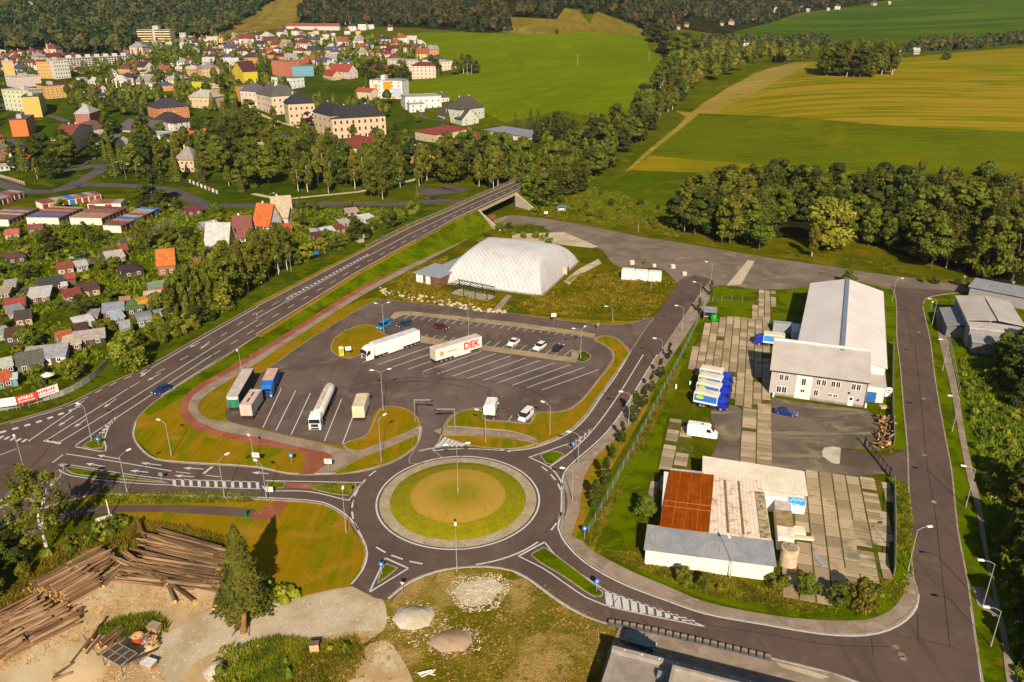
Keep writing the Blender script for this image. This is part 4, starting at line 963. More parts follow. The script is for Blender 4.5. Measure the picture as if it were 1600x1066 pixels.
# --- right hall
q = [G(1505,468,5), G(1587,486,5), G(1600,524,5), G(1516,514,5)]
A = G(1516,514,5); B = G(1606,524,5); 
rh_ = house(A, B, 24, 5, 1.6, 'flat', '#8d8984', '#b5aca4', "white roofed shed hall at the right edge with lean-to sheds", cat='hall', name='shed_hall', st=0, chim=0, z0=0)
w = math.dist(A, B)
slabmesh(rh_, 'white_roof', [(-.3,4.5,5.6),(w*.5,4.5,6.4),(w*.5,24.3,6.4),(-.3,24.3,5.6)], .15, roofw); slabmesh(rh_, 'white_roof', [(w*.53,4.5,6.4),(w+.3,4.5,5.6),(w+.3,24.3,5.6),(w*.53,24.3,6.4)], .15, roofw)
b = MB(); b.box(-4.0, -.1, 6, 20, -.1, 3.0); b.box(.5, w, -3.5, -.1, -.1, 2.8); b.build('lean_to', plain('#6d6a68', .85, .15), rh_)
slabmesh(rh_, 'lean_to_roof', [(-4.3,5.8,3.0),(0,5.8,3.9),(0,20.2,3.9),(-4.3,20.2,3.0)], .1, mgrey); slabmesh(rh_, 'lean_to_roof', [(.3,-3.8,2.8),(w+.2,-3.8,2.8),(w+.2,0,3.8),(.3,0,3.8)], .1, mgrey)
A = G(1512,466); B = G(1640,492)
house(A, B, 7, 3.6, .6, 'mono', '#8f8b86', '#85888e', "long grey sheet roof behind the shed hall at the right edge", cat='shed', name='long_shed', st=0, chim=0, z0=0)
# --- air dome
P0, P1, P2 = G(690,442), G(846,463), G(904,409)
e1 = Vector((P1[0]-P0[0], P1[1]-P0[1])); e2 = Vector((P2[0]-P1[0], P2[1]-P1[1])); rz = math.atan2(e1.y, e1.x)
Wd, Dd = e1.length, e2.length
dome = thing('air_dome', "big white air supported dome hall with a cable net", 'air dome', (*P0, 0), 0)
NU, NV = 200, 200
uu, vv_ = np.meshgrid(np.linspace(0, 1, NU+1), np.linspace(0, 1, NV+1))
tE = (1-np.abs(2*uu-1))*Wd/2; zE = 9.8*np.sin(np.clip(tE/7.5, 0, 1)*np.pi/2)**.85
zB = 9.6*np.clip(1-np.abs(2*vv_-1)**2.3, 0, 1)**.72*(1-.06*(2*uu-1)**2)
zz = -np.log(np.exp(-2.2*zE)+np.exp(-2.2*zB))/2.2; zz = np.clip(zz, 0, None); zz = zz*(np.minimum(zE, zB) > .01)
ga, gb = (uu*Wd+vv_*Dd)/1.55, (uu*Wd-vv_*Dd)/1.55
puff = np.abs(np.sin(ga*np.pi))*np.abs(np.sin(gb*np.pi))
zz = zz + .12*puff*np.clip(zz/2, 0, 1)
vx = e1.x*uu+e2.x*vv_; vy = e1.y*uu+e2.y*vv_
idx = np.arange((NU+1)*(NV+1)).reshape(NV+1, NU+1)
F4 = np.stack([idx[:-1,:-1], idx[:-1,1:], idx[1:,1:], idx[1:,:-1]], -1).reshape(-1, 4)
a = NT("dome_membrane"); uvn = a.n("ShaderNodeUVMap").outputs[0]
sx = a.n("ShaderNodeSeparateXYZ"); a.l(uvn, sx.inputs[0])
l1 = a.math('ABSOLUTE', a.math('SINE', a.math('MULTIPLY', sx.outputs[0], math.pi))); l2 = a.math('ABSOLUTE', a.math('SINE', a.math('MULTIPLY', sx.outputs[1], math.pi)))
net = a.ramp(a.math('MINIMUM', l1, l2),   .26, .08)
c = a.mix(a.ramp(a.noise(a.pos(obj=True), .25, 4, .7), .35, .7), lin('#bdbbba'), lin('#aea9a5')); c = a.mix(a.math('MULTIPLY', a.ramp(a.noise(a.pos((.3,.3,3), obj=True), .8, 5, .75), .6, .75), .5), c, lin('#8f7a62'))
a.col(a.mix(net, c, lin('#8a837e'))); a.rough(.5)
me = npmesh('membrane', np.stack([vx.ravel(), vy.ravel(), zz.ravel()], 1), F4, a.m, smooth=True)
ul = me.uv_layers.new(name='UVMap'); li = np.empty(len(me.loops), dtype=np.int32); me.loops.foreach_get('vertex_index', li)
ul.data.foreach_set('uv', np.stack([ga.ravel()[li], gb.ravel()[li]], 1).astype(np.float32).ravel())
link('membrane', me, dome)
q = Vector(P1)-Vector(P0)+e2*.62; b = MB(); n2 = Vector((e2.y, -e2.x)).normalized(); t2 = e2.normalized()
b.prism([tuple(q+n2*.8-t2*1), tuple(q+n2*.8+t2*1), tuple(q-n2*2.6+t2*1), tuple(q-n2*2.6-t2*1)], 0, 2.6); b.build('door_frame', plain('#b9a28c', .7), dome)
b = MB(); b.prism([tuple(q+n2*.86-t2*.7), tuple(q+n2*.86+t2*.7), tuple(q+n2*.8+t2*.7), tuple(q+n2*.8-t2*.7)], 0, 2.2); b.build('door', M['dkmetal'], dome)
b = MB()
for P_, dx_ in (((0,0),e1),((e1.x,e1.y),e2),((e1.x+e2.x,e1.y+e2.y),-e1),((e2.x,e2.y),-e2)):
    P_ = Vector(P_); nn = Vector((dx_.y, -dx_.x)).normalized()*.4
    b.prism([tuple(P_-nn), tuple(P_+nn), tuple(P_+dx_+nn), tuple(P_+dx_-nn)], 0, .35)
b.build('ground_beam', plain('#8f8070', .9, .2), dome)
cc_ = Vector(P0)+(e1+e2)/2; occ(cc_.x, cc_.y, 27)
# annex of the dome
A, B = G(649,441), G(688,449)
ann = thing('changing_rooms', "low flat roofed cabin row with grey roof in front of the air dome", 'building', (*A, 0), math.atan2(B[1]-A[1], B[0]-A[0]))
w = math.dist(A, B); wood = plain('#6a4a36', .8, .2); gm = mgrey
b = MB(); b.box(0, w, 0, 11, -.1, 3.0); b.box(3, w+4, 11, 22, -.1, 3.0); b.box(6, w+3, 22, 28, -.1, 3.0); b.build('wall', wood, ann)
for q in ((-.3, w+.4, -.3, 10.9), (2.7, w+4.3, 11, 21.8), (5.8, w+3.2, 22, 28.3)):
    b = MB(); b.box(*q, 3.0, 3.3); b.build('roof', plain('#868b90', .6, .1), ann)
b = MB(); b.box(w+3.4, w+7.4, 14, 33, -.1, 2.6); b.build('wall', plain('#93402c', .8), ann)
b = MB(); b.box(w+3.2, w+7.6, 13.8, 33.2, 2.6, 2.8); b.build('roof', plain('#a34a30', .8, .15), ann)
b = MB(); [b.box(x, x+.75, -.08, 0, .2, 2.7) for x in (.5,1.4,2.3,4.2,5.1)]; b.build('white_panel', M['white'], ann)
occ(A[0]+6, A[1]+10, 10); occ(A[0]+12, A[1]+24, 8)
# pergola
A, B = G(706,458), G(762,470); w = math.dist(A, B)
pg = thing('pergola', "dark steel pergola over a concrete slab beside the air dome", 'pergola', (*A, 0), math.atan2(B[1]-A[1], B[0]-A[0]))
b = MB(); b.box(0, w, -.5, 4.2, 0, .25); b.build('floor_slab', plain('#8d8478', .9), pg)
for x in np.linspace(.2, w-.2, 4):
    for y in (0, 3.8): b = MB(); b.box(x-.09, x+.09, y-.09, y+.09, .25, 3.0); b.build('post', M['dkmetal'], pg)
b = MB(); b.box(0, w, -.09, .09, 3.0, 3.2); b.box(0, w, 3.71, 3.89, 3.0, 3.2); [b.box(x-.05, x+.05, -.4, 4.2, 3.2, 3.35) for x in np.linspace(.1, w-.1, 14)]; b.build('beam', M['dkmetal'], pg)
for x in (2.2, w*.5, w*.8): b = MB(); b.box(x-.9, x+.9, 1.5, 2.2, .7, .78); b.box(x-.8, x-.7, 1.55, 2.15, .25, .7); b.box(x+.7, x+.8, 1.55, 2.15, .25, .7); b.build('bench', plain('#b59b6a', .8), pg)
sheet('pavement', [(792,461),(800,463),(779,489),(768,487)], M['paving'], 42, "footpath from car park to the dome", sm=False)
# long white block and stone blocks by the yard
A, B = G(970,437), G(1033,441); w = math.dist(A, B)
t = thing('wrapped_stack', "long low white wrapped stack standing in the grass beside the yard", 'stack', (*A, 0), math.atan2(B[1]-A[1], B[0]-A[0]))
for i in range(3):
    b = MB(); b.bev(i*w/3+.03, (i+1)*w/3-.03, 0, 3.0, 0, 3.2-.12*i, .25); b.build('bale', plain('#d5cdc2', .6, .1), t)
for px, py, s, lab in ((987,413,1.6,"white block beside the red stripe in the yard"),(1022,417,1.2,"middle pale stone block in the yard"),(1051,419,1.5,"right pale stone block in the yard"),(1069,430,1.4,"pale boulder at the yard corner by the road")):
    b = MB(); b.bev(-s*.5, s*.5, -s*.45, s*.45, 0, s*.85, .2); tag(b.build('stone_block', plain('#c2b09a', .9, .15), None, (*G(px,py),0), .3), lab, 'stone block')

# ------------------------------------------------------------------ town: larger buildings
CR = '#c8ab88'
def cen(label, **k): return dict(label=label, **k)
# old school complex (cream, slate roofs)
bpx((521,217),(604,213),15,184,7.0,'hip',CR,'#2c2a30',"long cream school building with dark slate roof, the nearest wing", cat='school', name='school_building', st=3, nx=9, nd=3, chim=2, fr='#7a6a58', wh=1.9)
bpx((492,206),(521,217),13,172,6.5,'hip',CR,'#2c2a30',"cream school wing with dark roof set back behind two purple trees", cat='school', name='school_building', st=3, nx=4, nd=3, fr='#7a6a58')
bpx((453,196),(494,192),14,163,6.5,'hip',CR,'#2c2a30',"cream school wing with dark slate roof, left part of the dark roofed row", cat='school', name='school_building', st=3, nx=5, nd=3, fr='#7a6a58')
bpx((427,180),(470,176),15,151,7,'hip','#cbb296','#56504a',"cream school building with grey tiled roof and corner bay", cat='school', name='school_building', st=3, nx=5, nd=3, fr='#8a7a68')
bpx((403,171),(425,178),14,144,7,'hip','#cbb296','#56504a',"narrow cream building with grey roof at the left end of the school", cat='school', name='school_building', st=3, nx=3, nd=3, fr='#8a7a68')
bpx((378,166),(403,170),14,140,5.5,'hip','#d0bda6','#5a545a',"white round cornered house with grey roof left of the school", cat='house', st=3, nx=4, nd=2)
bpx((370,157),(379,160),12,133,.4,'flat','#c98c2a','#6a6258',"narrow ochre block left of the school", cat='house', st=3, nx=2, nd=2, chim=0)
# slab blocks
bpx((425,134),(458,139),14,118,.4,'flat','#d0ccc0','#77705e',"long white pavilion with ribbon windows behind the school", cat='building', name='pavilion', st=2, nx=10, nd=3, chim=0)
bpx((426,117),(449,121),16,93,.4,'flat','#c2623a','#8d6a50',"orange panel block of flats beside the blue one", cat='block of flats', name='block_of_flats', st=4, nx=6, nd=3, chim=0)
bpx((448,120),(491,119),14,104,.4,'flat','#4f93ad','#5d6a72',"blue panel block of flats beside the orange one", cat='block of flats', name='block_of_flats', st=3, nx=9, nd=3, chim=0)
bpx((579,153),(629,155),15,125,.4,'flat','#d8d0c0','#8d8a86',"white and orange panel block with grey patch on its side", cat='block of flats', name='block_of_flats', st=5, nx=5, nd=3, chim=0)
pb = bpy.data.objects['block_of_flats.002']; wP = math.dist(T(579,153)[:2], T(629,155)[:2])
for x0, x1, z0, z1, hx in ((.42,.68,.52,.95,'#c9801c'),(.7,.97,.1,.6,'#a3a6b2'),(.15,.24,.1,.8,'#c9801c'),(.66,.8,.0,.1,'#c9801c')):
    b = MB(); hh = zat(*T(579,153)[:2], 125)-T(579,153)[2]; b.box(x0*wP, x1*wP, -.1, 0, z0*hh, z1*hh); b.build('colour_panel', plain(hx, .8, .04), pb)
b = MB(); b.box(wP*.3, wP*.42, 4, 10, hh, hh+4); b.build('lift_house', plain('#b9b6b8', .7), pb)
bpx((556,154),(579,157),10,141,2.5,'gable','#c9b090','#a5442a',"low house with bright red roof left of the orange and white block", st=1, nx=4)
bpx((606,108),(640,112),12,91,.4,'flat','#cdbfa8','#a89a86',"pale block of flats with flat roof behind trees", cat='block of flats', name='block_of_flats', st=4, nx=6, nd=2, chim=0)
bpx((644,124),(681,122),12,103,3,'hip','#cdb39a','#6a2a22',"cream block of flats with dark red roof at the field edge", cat='block of flats', name='block_of_flats', st=4, nx=6, nd=2)
bpx((682,113),(715,107),12,97,.4,'flat','#d3c2a4','#8d8474',"pale yellow block of flats at the edge of the green field", cat='block of flats', name='block_of_flats', st=3, nx=6, nd=2, chim=1)
bpx((660,100),(697,97),14,93,2.5,'hip','#b5a898','#4a4a52',"long grey roof behind the red roofed block of flats", st=1, nx=5)
bpx((578,112),(611,117),10,104,3,'gable','#c98a4a','#a03a28',"orange gabled house with red roof beside the pale block", st=2, nx=4)
bpx((515,120),(545,124),12,108,6,'gable','#c2b0a0','#9c3f28',"large house with tall red roof and dormers", st=2, nx=6, nd=2)
bpx((505,122),(520,126),9,114,4,'gable','#c2a070','#9c3424',"small red roofed house left of the large red roof", st=1, nx=3)
bpx((634,172),(690,167),18,152,.4,'flat','#d0cac2','#9a9088',"white modern flat roofed building below the green field", cat='building', name='white_building', st=2, nx=6, nd=3, chim=0)
bpx((626,162),(640,176),12,150,.4,'flat','#c9c2ba','#8d857e',"narrow white wing with grey stair front", cat='building', name='white_building', st=2, nx=2, nd=2, chim=0)
bpx((690,160),(702,158),8,152,3,'gable','#cfc4b0','#5a4a44',"small white gabled house at the field edge", st=1, nx=2)
bpx((720,195),(757,184),16,172,8,'hip','#b8b9a4','#4d433c',"large grey green house with broad dark hip roof and balconies", cat='house', st=2, nx=7, nd=3, chim=2)
g_ = bpy.data.objects[[o.name for o in COL.objects if o.name.startswith('house')][-1]]
bpx((684,182),(722,197),14,172,7,'gable','#b4b8a2','#4d433c',"long wing of the grey green house with dark roof", cat='house', st=2, nx=6, nd=2, chim=1)
bpx((757,214),(828,222),17,203,.8,'mono','#c4a796','#7d848c',"long pale industrial hall with grey sheet roof and garage doors", cat='hall', name='industrial_hall', st=0, chim=0)
ih = bpy.data.objects['industrial_hall']; w = math.dist(T(757,214)[:2], T(828,222)[:2])
for i in range(8): b = MB(); b.box(2+i*w/8.5, 2+i*w/8.5+3.4, -.08, .02, .1, 3.4); b.build('garage_door', plain('#cfc0b4' if i % 3 else '#a8624a', .7, .06), ih)
bpx((649,218),(682,224),26,205,1.2,'mono','#bfa77e','#963526',"long low shed with bright red sheet roof", cat='shed', name='red_roofed_shed', st=1, nx=3, nd=2, chim=0)
bpx((690,214),(730,224),16,206,1.0,'mono','#bfa77e','#963526',"second bright red sheet roof behind the big birches", cat='shed', name='red_roofed_shed', st=0, chim=0)
bpx((782,240),(808,236),12,226,1.0,'mono','#c9a468','#963526',"cream shed with red roof right of the birch grove", cat='shed', name='red_roofed_shed', st=1, nx=4, nd=2, chim=0)
bpx((652,258),(683,254),15,243,5,'hip','#cf9c34','#5a4634',"yellow inn with brown hip roof", cat='house', st=1, nx=5, nd=3)
bpx((629,250),(653,258),12,240,5,'gable','#cf9c34','#5a4634',"wing of the yellow inn with brown roof", cat='house', st=1, nx=4, nd=2)
bpx((574,243),(604,241),16,230,6,'hip','#cfc4b0','#7a2f22',"white house with broad dark red roof below the school", cat='house', st=1, nx=4, nd=2)
bpx((531,240),(575,246),14,228,6,'hip','#cfc4b0','#7a2f22',"long dark red roof wing below the school", cat='house', st=1, nx=5, nd=2)
bpx((378,234),(441,236),10,227,.4,'flat','#2f2c3c','#b5a488',"long dark low building with pale flat roof behind the trees", cat='building', name='low_building', st=0, chim=0)
# left town
bpx((85,243),(113,242),52,217,4.5,'gable','#cbb590','#8a3f28',"long apartment block with rust red gable roof, its pale end wall facing us", cat='block of flats', name='block_of_flats', st=3, nx=1, nd=12, chim=2, sides='l')
def flats(pl, pr, d, top, wall, label, roofc='#57534c', nx=0, nd=6, side=None, st=5):
    t = bpx(pl, pr, d, top, .4, 'flat', wall, roofc, label, cat='block of flats', name='block_of_flats', st=st, nx=nx, nd=nd, chim=0, sides='lr')
    A, B = T(*pl), T(*pr); w = math.dist(A[:2], B[:2]); h = zat(A[0], A[1], top)-A[2]
    b = MB(); b.box(w*.3, w*.6, d*.3, d*.45, h+.1, h+2.6); b.build('lift_house', plain('#a39a8c', .8), t)
    return t
flats((20,214),(46,213),24,188,'#cf6a26',"bright orange gable end of a block of flats at the left")
flats((40,184),(67,183),26,152,'#cda84a',"tall yellow slab block of flats at the left")
flats((52,176),(74,172),26,142,'#b9bd92',"pale green slab block of flats behind the yellow one", roofc='#a8a49a')
flats((60,150),(74,155),20,130,'#cf9438',"ochre block with dark red roof behind the slab blocks", roofc='#66202a')
flats((27,138),(66,134),20,121,'#cbb5a8',"pale pink block of flats behind the slab blocks", roofc='#a8a09c', nx=3)
flats((11,129),(27,128),18,97,'#cda560',"tall pale tower block at the left edge, lower part yellow", roofc='#b3aca4')
flats((78,122),(88,124),14,93,'#c2bcae',"pale stair end of the orange tower block", roofc='#9d988e')
flats((87,123),(107,118),16,97,'#d0923c',"orange tower block left of the white panel block", roofc='#8a6a48')
pbk = bpx((107,108),(205,98),13,92,.4,'flat','#c4b6b2','#9c948e',"long white panel block of flats with loggias below the wooded hill", cat='block of flats', name='block_of_flats', st=5, nx=22, nd=2, chim=0, fr='#8a7f80', ww=2.0)
A_, B_ = T(107,108), T(205,98); w = math.dist(A_[:2], B_[:2])
for i in range(7): b = MB(); hh = zat(*A_[:2], 92)-A_[2]; b.box((i+.4)*w/7, (i+.7)*w/7, 3, 9, hh, hh+3); b.build('lift_house', plain('#c4b8b2', .8), pbk)
san = bpx((217,65),(268,66),14,46,.4,'flat','#b9a684','#a89a80',"large terraced sanatorium with cream balconies against the forest", cat='building', name='sanatorium', st=0, chim=0)
A_, B_ = T(217,65), T(268,66); w = math.dist(A_[:2], B_[:2]); hh = zat(*A_[:2], 46)-A_[2]
for s in range(5):
    z = hh*(s+.15)/5
    for x0, x1 in ((0,.45),(.53,1)):
        b = MB(); b.box(x0*w, x1*w, -1.6, 0, z, z+.3); b.box(x0*w, x1*w, -1.6, -1.45, z+.3, z+hh*.09); b.build('balcony', plain('#cdb98f', .8), san)
        b = MB(); b.box(x0*w+.3, x1*w-.3, -.1, .02, z+.3, z+hh*.16); b.build('window', M['glass'], san)
b = MB(); b.box(w*.44, w*.62, 3, 11, hh, hh+5); b.build('lift_house', plain('#a8a090', .8), san)
bpx((281,60),(291,60),12,52,.4,'flat','#c0ae8c','#a59a80',"small cream wing of the sanatorium right of the dark tree", cat='building', name='sanatorium', st=2, nx=3, chim=0)
bpx((120,197),(143,197),20,178,5,'hip','#b5492a','#a9a49e',"brick red house with pale grey hip roof left of the town", cat='house', st=3, nx=4, nd=4)
bpx((232,181),(250,188),22,163,6,'hip','#c0733c','#3a3440',"orange brick house with dark slate hip roof", cat='house', st=3, nx=3, nd=4)
bpx((238,200),(272,205),14,188,6,'hip','#d0c8bc','#3a2c2e',"white villa with steep dark roofs and dormers", cat='house', st=2, nx=6, nd=3, chim=2)
bpx((297,168),(335,171),14,150,5,'hip','#c9ab78','#a59a90',"cream house with pale grey hip roof in the middle of the town", cat='house', st=2, nx=5, nd=3)
bpx((260,133),(285,134),14,123,4,'hip','#cbb27a','#9d9490',"yellow house with grey hip roof in the town", cat='house', st=2, nx=5, nd=2)
bpx((318,127),(344,125),14,107,3,'hip','#cda264','#857f86',"cream and orange apartment house with flat grey hip roof", cat='house', st=4, nx=5, nd=2)
bpx((307,143),(325,147),12,135,3,'hip','#cf902c','#b3aaa6',"orange house with white roof before the yellow block", cat='house', st=2, nx=4, nd=2)
bpx((324,148),(332,146),14,128,.4,'flat','#b5b010','#4a4448',"bright yellow end wall of a block in the town", cat='house', st=0, chim=0)
bpx((288,127),(323,136),12,121,4,'hip','#cbb07a','#4a4450',"row of cream houses with dark slate roofs", cat='house', st=2, nx=6, nd=2, chim=3)
bpx((382,131),(404,129),26,112,8,'gable','#cdb01c','#4d1f28',"yellow house with tall dark red roof", cat='house', st=1, nx=4, nd=2, chim=2)
bpx((150,233),(180,235),14,222,4,'gable','#c9bdb0','#5d5350',"low shop with dark roof and pale gable at the town edge", cat='shop', name='shop', st=1, nx=3)
bpx((182,205),(236,210),26,200,5,'gable','#b9aba0','#5a5150',"large shopping hall with wide dark grey brown roof", cat='shop', name='shop', st=0, chim=0)
bpx((141,212),(182,206),24,203,4,'hip','#b9aba0','#6a4a42',"broad dark roof hall left of the shopping hall", cat='shop', name='shop', st=0, chim=0)
bpx((215,222),(252,228),12,212,1.5,'mono','#c9aca4','#b8584a',"pale building with pink red sheet roof", cat='shop', name='shop', st=1, nx=6, nd=2, chim=0)
bpx((252,228),(274,222),12,212,.4,'flat','#c0c4c6','#9aa4aa',"white house with blue grey flat roof by the trees", cat='house', st=2, nx=4, nd=2, chim=0)
bpx((290,216),(320,216),9,211,3.2,'gable','#c9b9a4','#b9551c',"low house with bright orange roof on a lawn", cat='house', st=1, nx=4)
bpx((276,269),(305,269),14,250,5.5,'hip','#cba978','#8f8078',"square beige house with grey hip roof beside the street", cat='house', st=2, nx=4, nd=3)
bpx((0,252),(25,248),10,233,.4,'flat','#a5601c','#777268',"orange timber house with flat roof at the left edge", cat='house', st=2, nx=4, nd=2, chim=0)
bpx((25,246),(40,244),9,228,2.5,'mono','#3a3a40','#4a4a50',"dark slate clad house part beside the orange timber house", cat='house', st=0, chim=0)
bpx((32,264),(66,258),11,252,4.5,'gable','#cdbfa8','#9c4a2c',"white house with red tile roof at the left among trees", cat='house', st=1, nx=4)
bpx((0,268),(16,266),7,261,.4,'flat','#cfc6ba','#a8a29a',"small white flat roofed garage house at the left edge", cat='house', st=1, nx=2, chim=0)
bpx((0,228),(8,226),9,215,3,'gable','#c9a050','#a5442a',"small yellow house with red roof at the left edge", cat='house', st=1, nx=1)
# four detached houses above the gardens
def dh(pl, pr, d, top, rh, wall, roof, lab, **k): return bpx(pl, pr, d, top, rh, 'gable', wall, roof, lab, cat='house', st=1, door=True, **k)
dh((322,391),(357,391),9,387,6.5,'#c9a040','#b3ada6',"yellow walled house with steep pale grey roof, leftmost of the four garden houses", nx=3)
dh((366,381),(393,380),9,370,6.5,'#d0ccc6','#7a4038',"white house with steep brown red roof in the row above the gardens", nx=3)
dh((397,361),(421,363),9,350,7.0,'#d0ccc6','#c05a20',"white house with bright orange steep roof in the row above the gardens", nx=2)
dh((428,347),(457,345),10,337,6.5,'#cfc6ba','#b09a7c',"white house with beige roof and front gable in the row above the gardens", nx=2)
x = T(440,352); t = smallh(440,351,22,-8,3.4,3.2,'gable','#c4b098','#b09a7c',"beige porch gable before the beige roofed house", d=5, cat='house', name='porch', st=0, chim=0)
# ------------------------------------------------------------------ small houses of the town
WC = {'white':'#d2cbc0','cream':'#cdb997','yellow':'#cda94e','pink':'#cba596','orange':'#c87f3c','beige':'#bda88a'}
RC = {'red':'#74302a','brown':'#5d3a2e','orange red':'#94462c','dark':'#38323a','grey':'#8a8280','pale':'#b0a79e','blue grey':'#3f4860','dark red':'#5a2228'}
SM = {
"beside the sanatorium": [(214,86,22,'h','pink','grey'),(221,80,10,'g','pink','orange red'),(233,81,11,'g','pink','dark'),(243,76,11,'g','beige','grey'),(264,76,9,'g','cream','pale'),(231,90,7,'g','yellow','brown'),(205,106,9,'g','orange','red'),(208,127,6,'g','yellow','pale')],
"below the forest slope": [(285,69,10,'h','white','grey'),(286,76,9,'g','white','pale'),(297,63,8,'f','white','pale'),(299,70,11,'h','cream','red'),(298,78,9,'g','white','dark'),(305,72,8,'g','white','dark'),(304,83,6,'g','cream','pale'),(315,65,9,'h','pink','brown'),(325,68,11,'h','white','red'),(328,73,9,'h','cream','red'),(336,64,9,'f','white','grey'),(345,67,12,'h','yellow','orange red'),(325,86,10,'g','white','dark red'),(335,83,9,'g','white','grey'),(346,79,6,'g','yellow','pale'),(349,74,6,'g','pink','red')],
"beside the hay meadow": [(364,62,10,'h','yellow','grey'),(367,69,10,'g','white','orange red'),(359,74,10,'h','yellow','orange red'),(358,80,13,'h','orange','dark red'),(386,62,10,'h','white','brown'),(386,72,22,'g','white','red'),(377,83,11,'g','white','red'),(380,90,8,'h','white','blue grey'),(402,63,12,'h','cream','dark'),(414,68,18,'h','pink','pale'),(438,58,13,'g','white','brown'),(393,91,9,'h','pink','red')],
"amid the old town": [(346,96,9,'h','pink','dark red'),(356,98,13,'h','white','blue grey'),(363,91,10,'g','cream','red'),(384,95,13,'h','cream','pale'),(296,103,13,'h','pink','red'),(303,110,9,'g','cream','red'),(253,109,8,'g','orange','brown'),(280,114,9,'g','orange','pale'),(284,110,7,'g','cream','red'),(326,98,8,'f','cream','grey'),(320,95,8,'h','beige','dark'),(249,130,11,'g','white','red'),(235,140,8,'f','white','pale'),(363,112,9,'h','cream','red'),(209,124,7,'g','cream','brown'),(222,118,7,'g','white','brown'),(270,104,7,'g','white','brown')],
"on the far wood slope": [(494,54,9,'h','cream','orange red'),(461,56,12,'h','white','red'),(509,60,10,'h','white','red'),(471,60,10,'h','white','orange red'),(487,59,10,'f','beige','pale'),(508,70,13,'f','cream','pale'),(525,68,12,'f','white','grey'),(551,49,12,'h','white','dark'),(566,48,13,'f','white','brown'),(543,54,9,'h','white','red'),(560,54,8,'h','yellow','orange red'),(580,46,9,'f','white','pale'),(610,48,8,'g','white','brown'),(520,57,8,'h','white','brown')],
"behind the pale flats": [(537,75,16,'g','white','orange red'),(548,73,8,'g','cream','red'),(560,75,16,'h','white','grey'),(574,77,12,'h','white','blue grey'),(581,88,7,'g','orange','orange red'),(592,88,7,'g','white','red'),(600,79,11,'h','white','dark red'),(536,83,13,'h','beige','dark red'),(546,86,7,'g','white','brown'),(524,91,14,'h','white','blue grey'),(494,83,11,'h','white','dark'),(475,80,13,'f','white','pale'),(464,80,5,'g','white','pale'),(636,82,12,'h','pink','dark red'),(648,84,14,'g','white','brown'),(598,72,8,'h','cream','brown')],
"above the orange flats": [(421,86,11,'g','orange','orange red'),(432,83,10,'h','white','blue grey'),(410,88,8,'g','cream','red'),(466,95,11,'g','cream','brown'),(450,92,7,'g','white','pale'),(475,97,8,'f','beige','pale'),(395,84,8,'g','white','red'),(400,97,8,'g','white','brown')],
"under the far left hill": [(4,88,9,'g','yellow','pale'),(21,89,9,'g','cream','red'),(31,87,9,'h','cream','red'),(48,88,12,'h','pink','red'),(61,93,13,'g','pink','red'),(80,89,20,'h','pink','red'),(47,106,13,'g','pink','brown'),(30,103,8,'g','white','pale'),(120,116,11,'h','orange','dark red'),(112,107,9,'h','cream','brown'),(191,85,12,'h','pink','red')],
"left in the old town": [(125,131,11,'f','white','pale'),(147,137,15,'h','white','pale'),(189,141,22,'h','white','pale'),(170,131,9,'f','white','pale'),(152,145,12,'g','white','red'),(146,153,16,'f','yellow','dark red'),(160,157,10,'g','cream','dark'),(134,160,14,'g','white','dark'),(116,158,6,'f','beige','grey'),(178,120,10,'h','beige','grey'),(196,112,8,'g','white','grey'),(205,148,7,'g','cream','pale')],
"on the wooded hill": [(46,18,15,'h','beige','pale'),(4,27,9,'h','beige','brown'),(23,26,6,'g','beige','pale')],
"beside the railway line": [(1166,73,9,'h','white','brown'),(1150,72,5,'g','white','dark'),(1404,85,6,'g','white','pale'),(1432,85,9,'g','beige','pale')],
"in the ridge village": [(1060,46,5,'g','white','red'),(1072,42,6,'g','pink','red'),(1128,40,5,'g','white','red'),(1142,39,8,'h','pink','orange red'),(1168,31,8,'h','white','pale'),(1177,31,6,'g','white','brown'),(1197,27,8,'f','white','pale'),(1213,20,8,'h','white','pale'),(1227,16,8,'h','pink','red'),(1251,18,6,'g','pink','red'),(1254,11,7,'h','pink','orange red'),(1262,19,5,'g','beige','pale'),(1294,17,4,'g','white','pale'),(1308,15,8,'h','white','brown'),(1367,9,7,'g','beige','brown'),(1390,7,4,'g','white','pale')],
}
lab_n = {}
for place, rows in SM.items():
    for px, py, w, k, wc, rc_, in rows: lab_n.setdefault((place, wc, rc_, k), []).append(px)
ORD = ['first','second','third','fourth','fifth','sixth']
SHAPE = {'h':'hipped','g':'gabled','f':'flat'}
for place, rows in SM.items():
    for px, py, w, k, wc, rc_ in rows:
        l = sorted(lab_n[(place, wc, rc_, k)])
        lab = "small %s house with %s %s roof %s" % (wc, SHAPE[k], rc_, place)
        if len(l) > 1: lab = "%s from left among %s %s houses, %s roof, %s" % (ORD[l.index(px)], wc, SHAPE[k], rc_, place)
        x, y, z = T(px, py); W_m = w*mpp(x, y, z); h = max(3.6, min(8.5, W_m*.62)) * (1.15 if k == 'f' else 1)
        t = smallh(px, py, w, random.uniform(-28, 28), h, (.4 if k == 'f' else min(5, W_m*.36)), {'h':'hip','g':'gable','f':'flat'}[k], WC[wc], RC[rc_], lab, group="small houses of the town", st=(2 if h > 5 else 1), nx=3, nd=2, wh=1.5, ww=1.2, chim=1 if k != 'f' else 0)
t0_ = smallh(489, 47, 84, -3, 6, 3.4, 'gable', '#cdbdb0', '#8f4436', "long terrace of red roofed row houses under the far wood", d=10, st=2, nx=26, nd=1, chim=4, name='row_houses')
combos = [(a, b, c) for a in WC for b in RC for c in 'hgf'[:2]]; random.shuffle(combos)
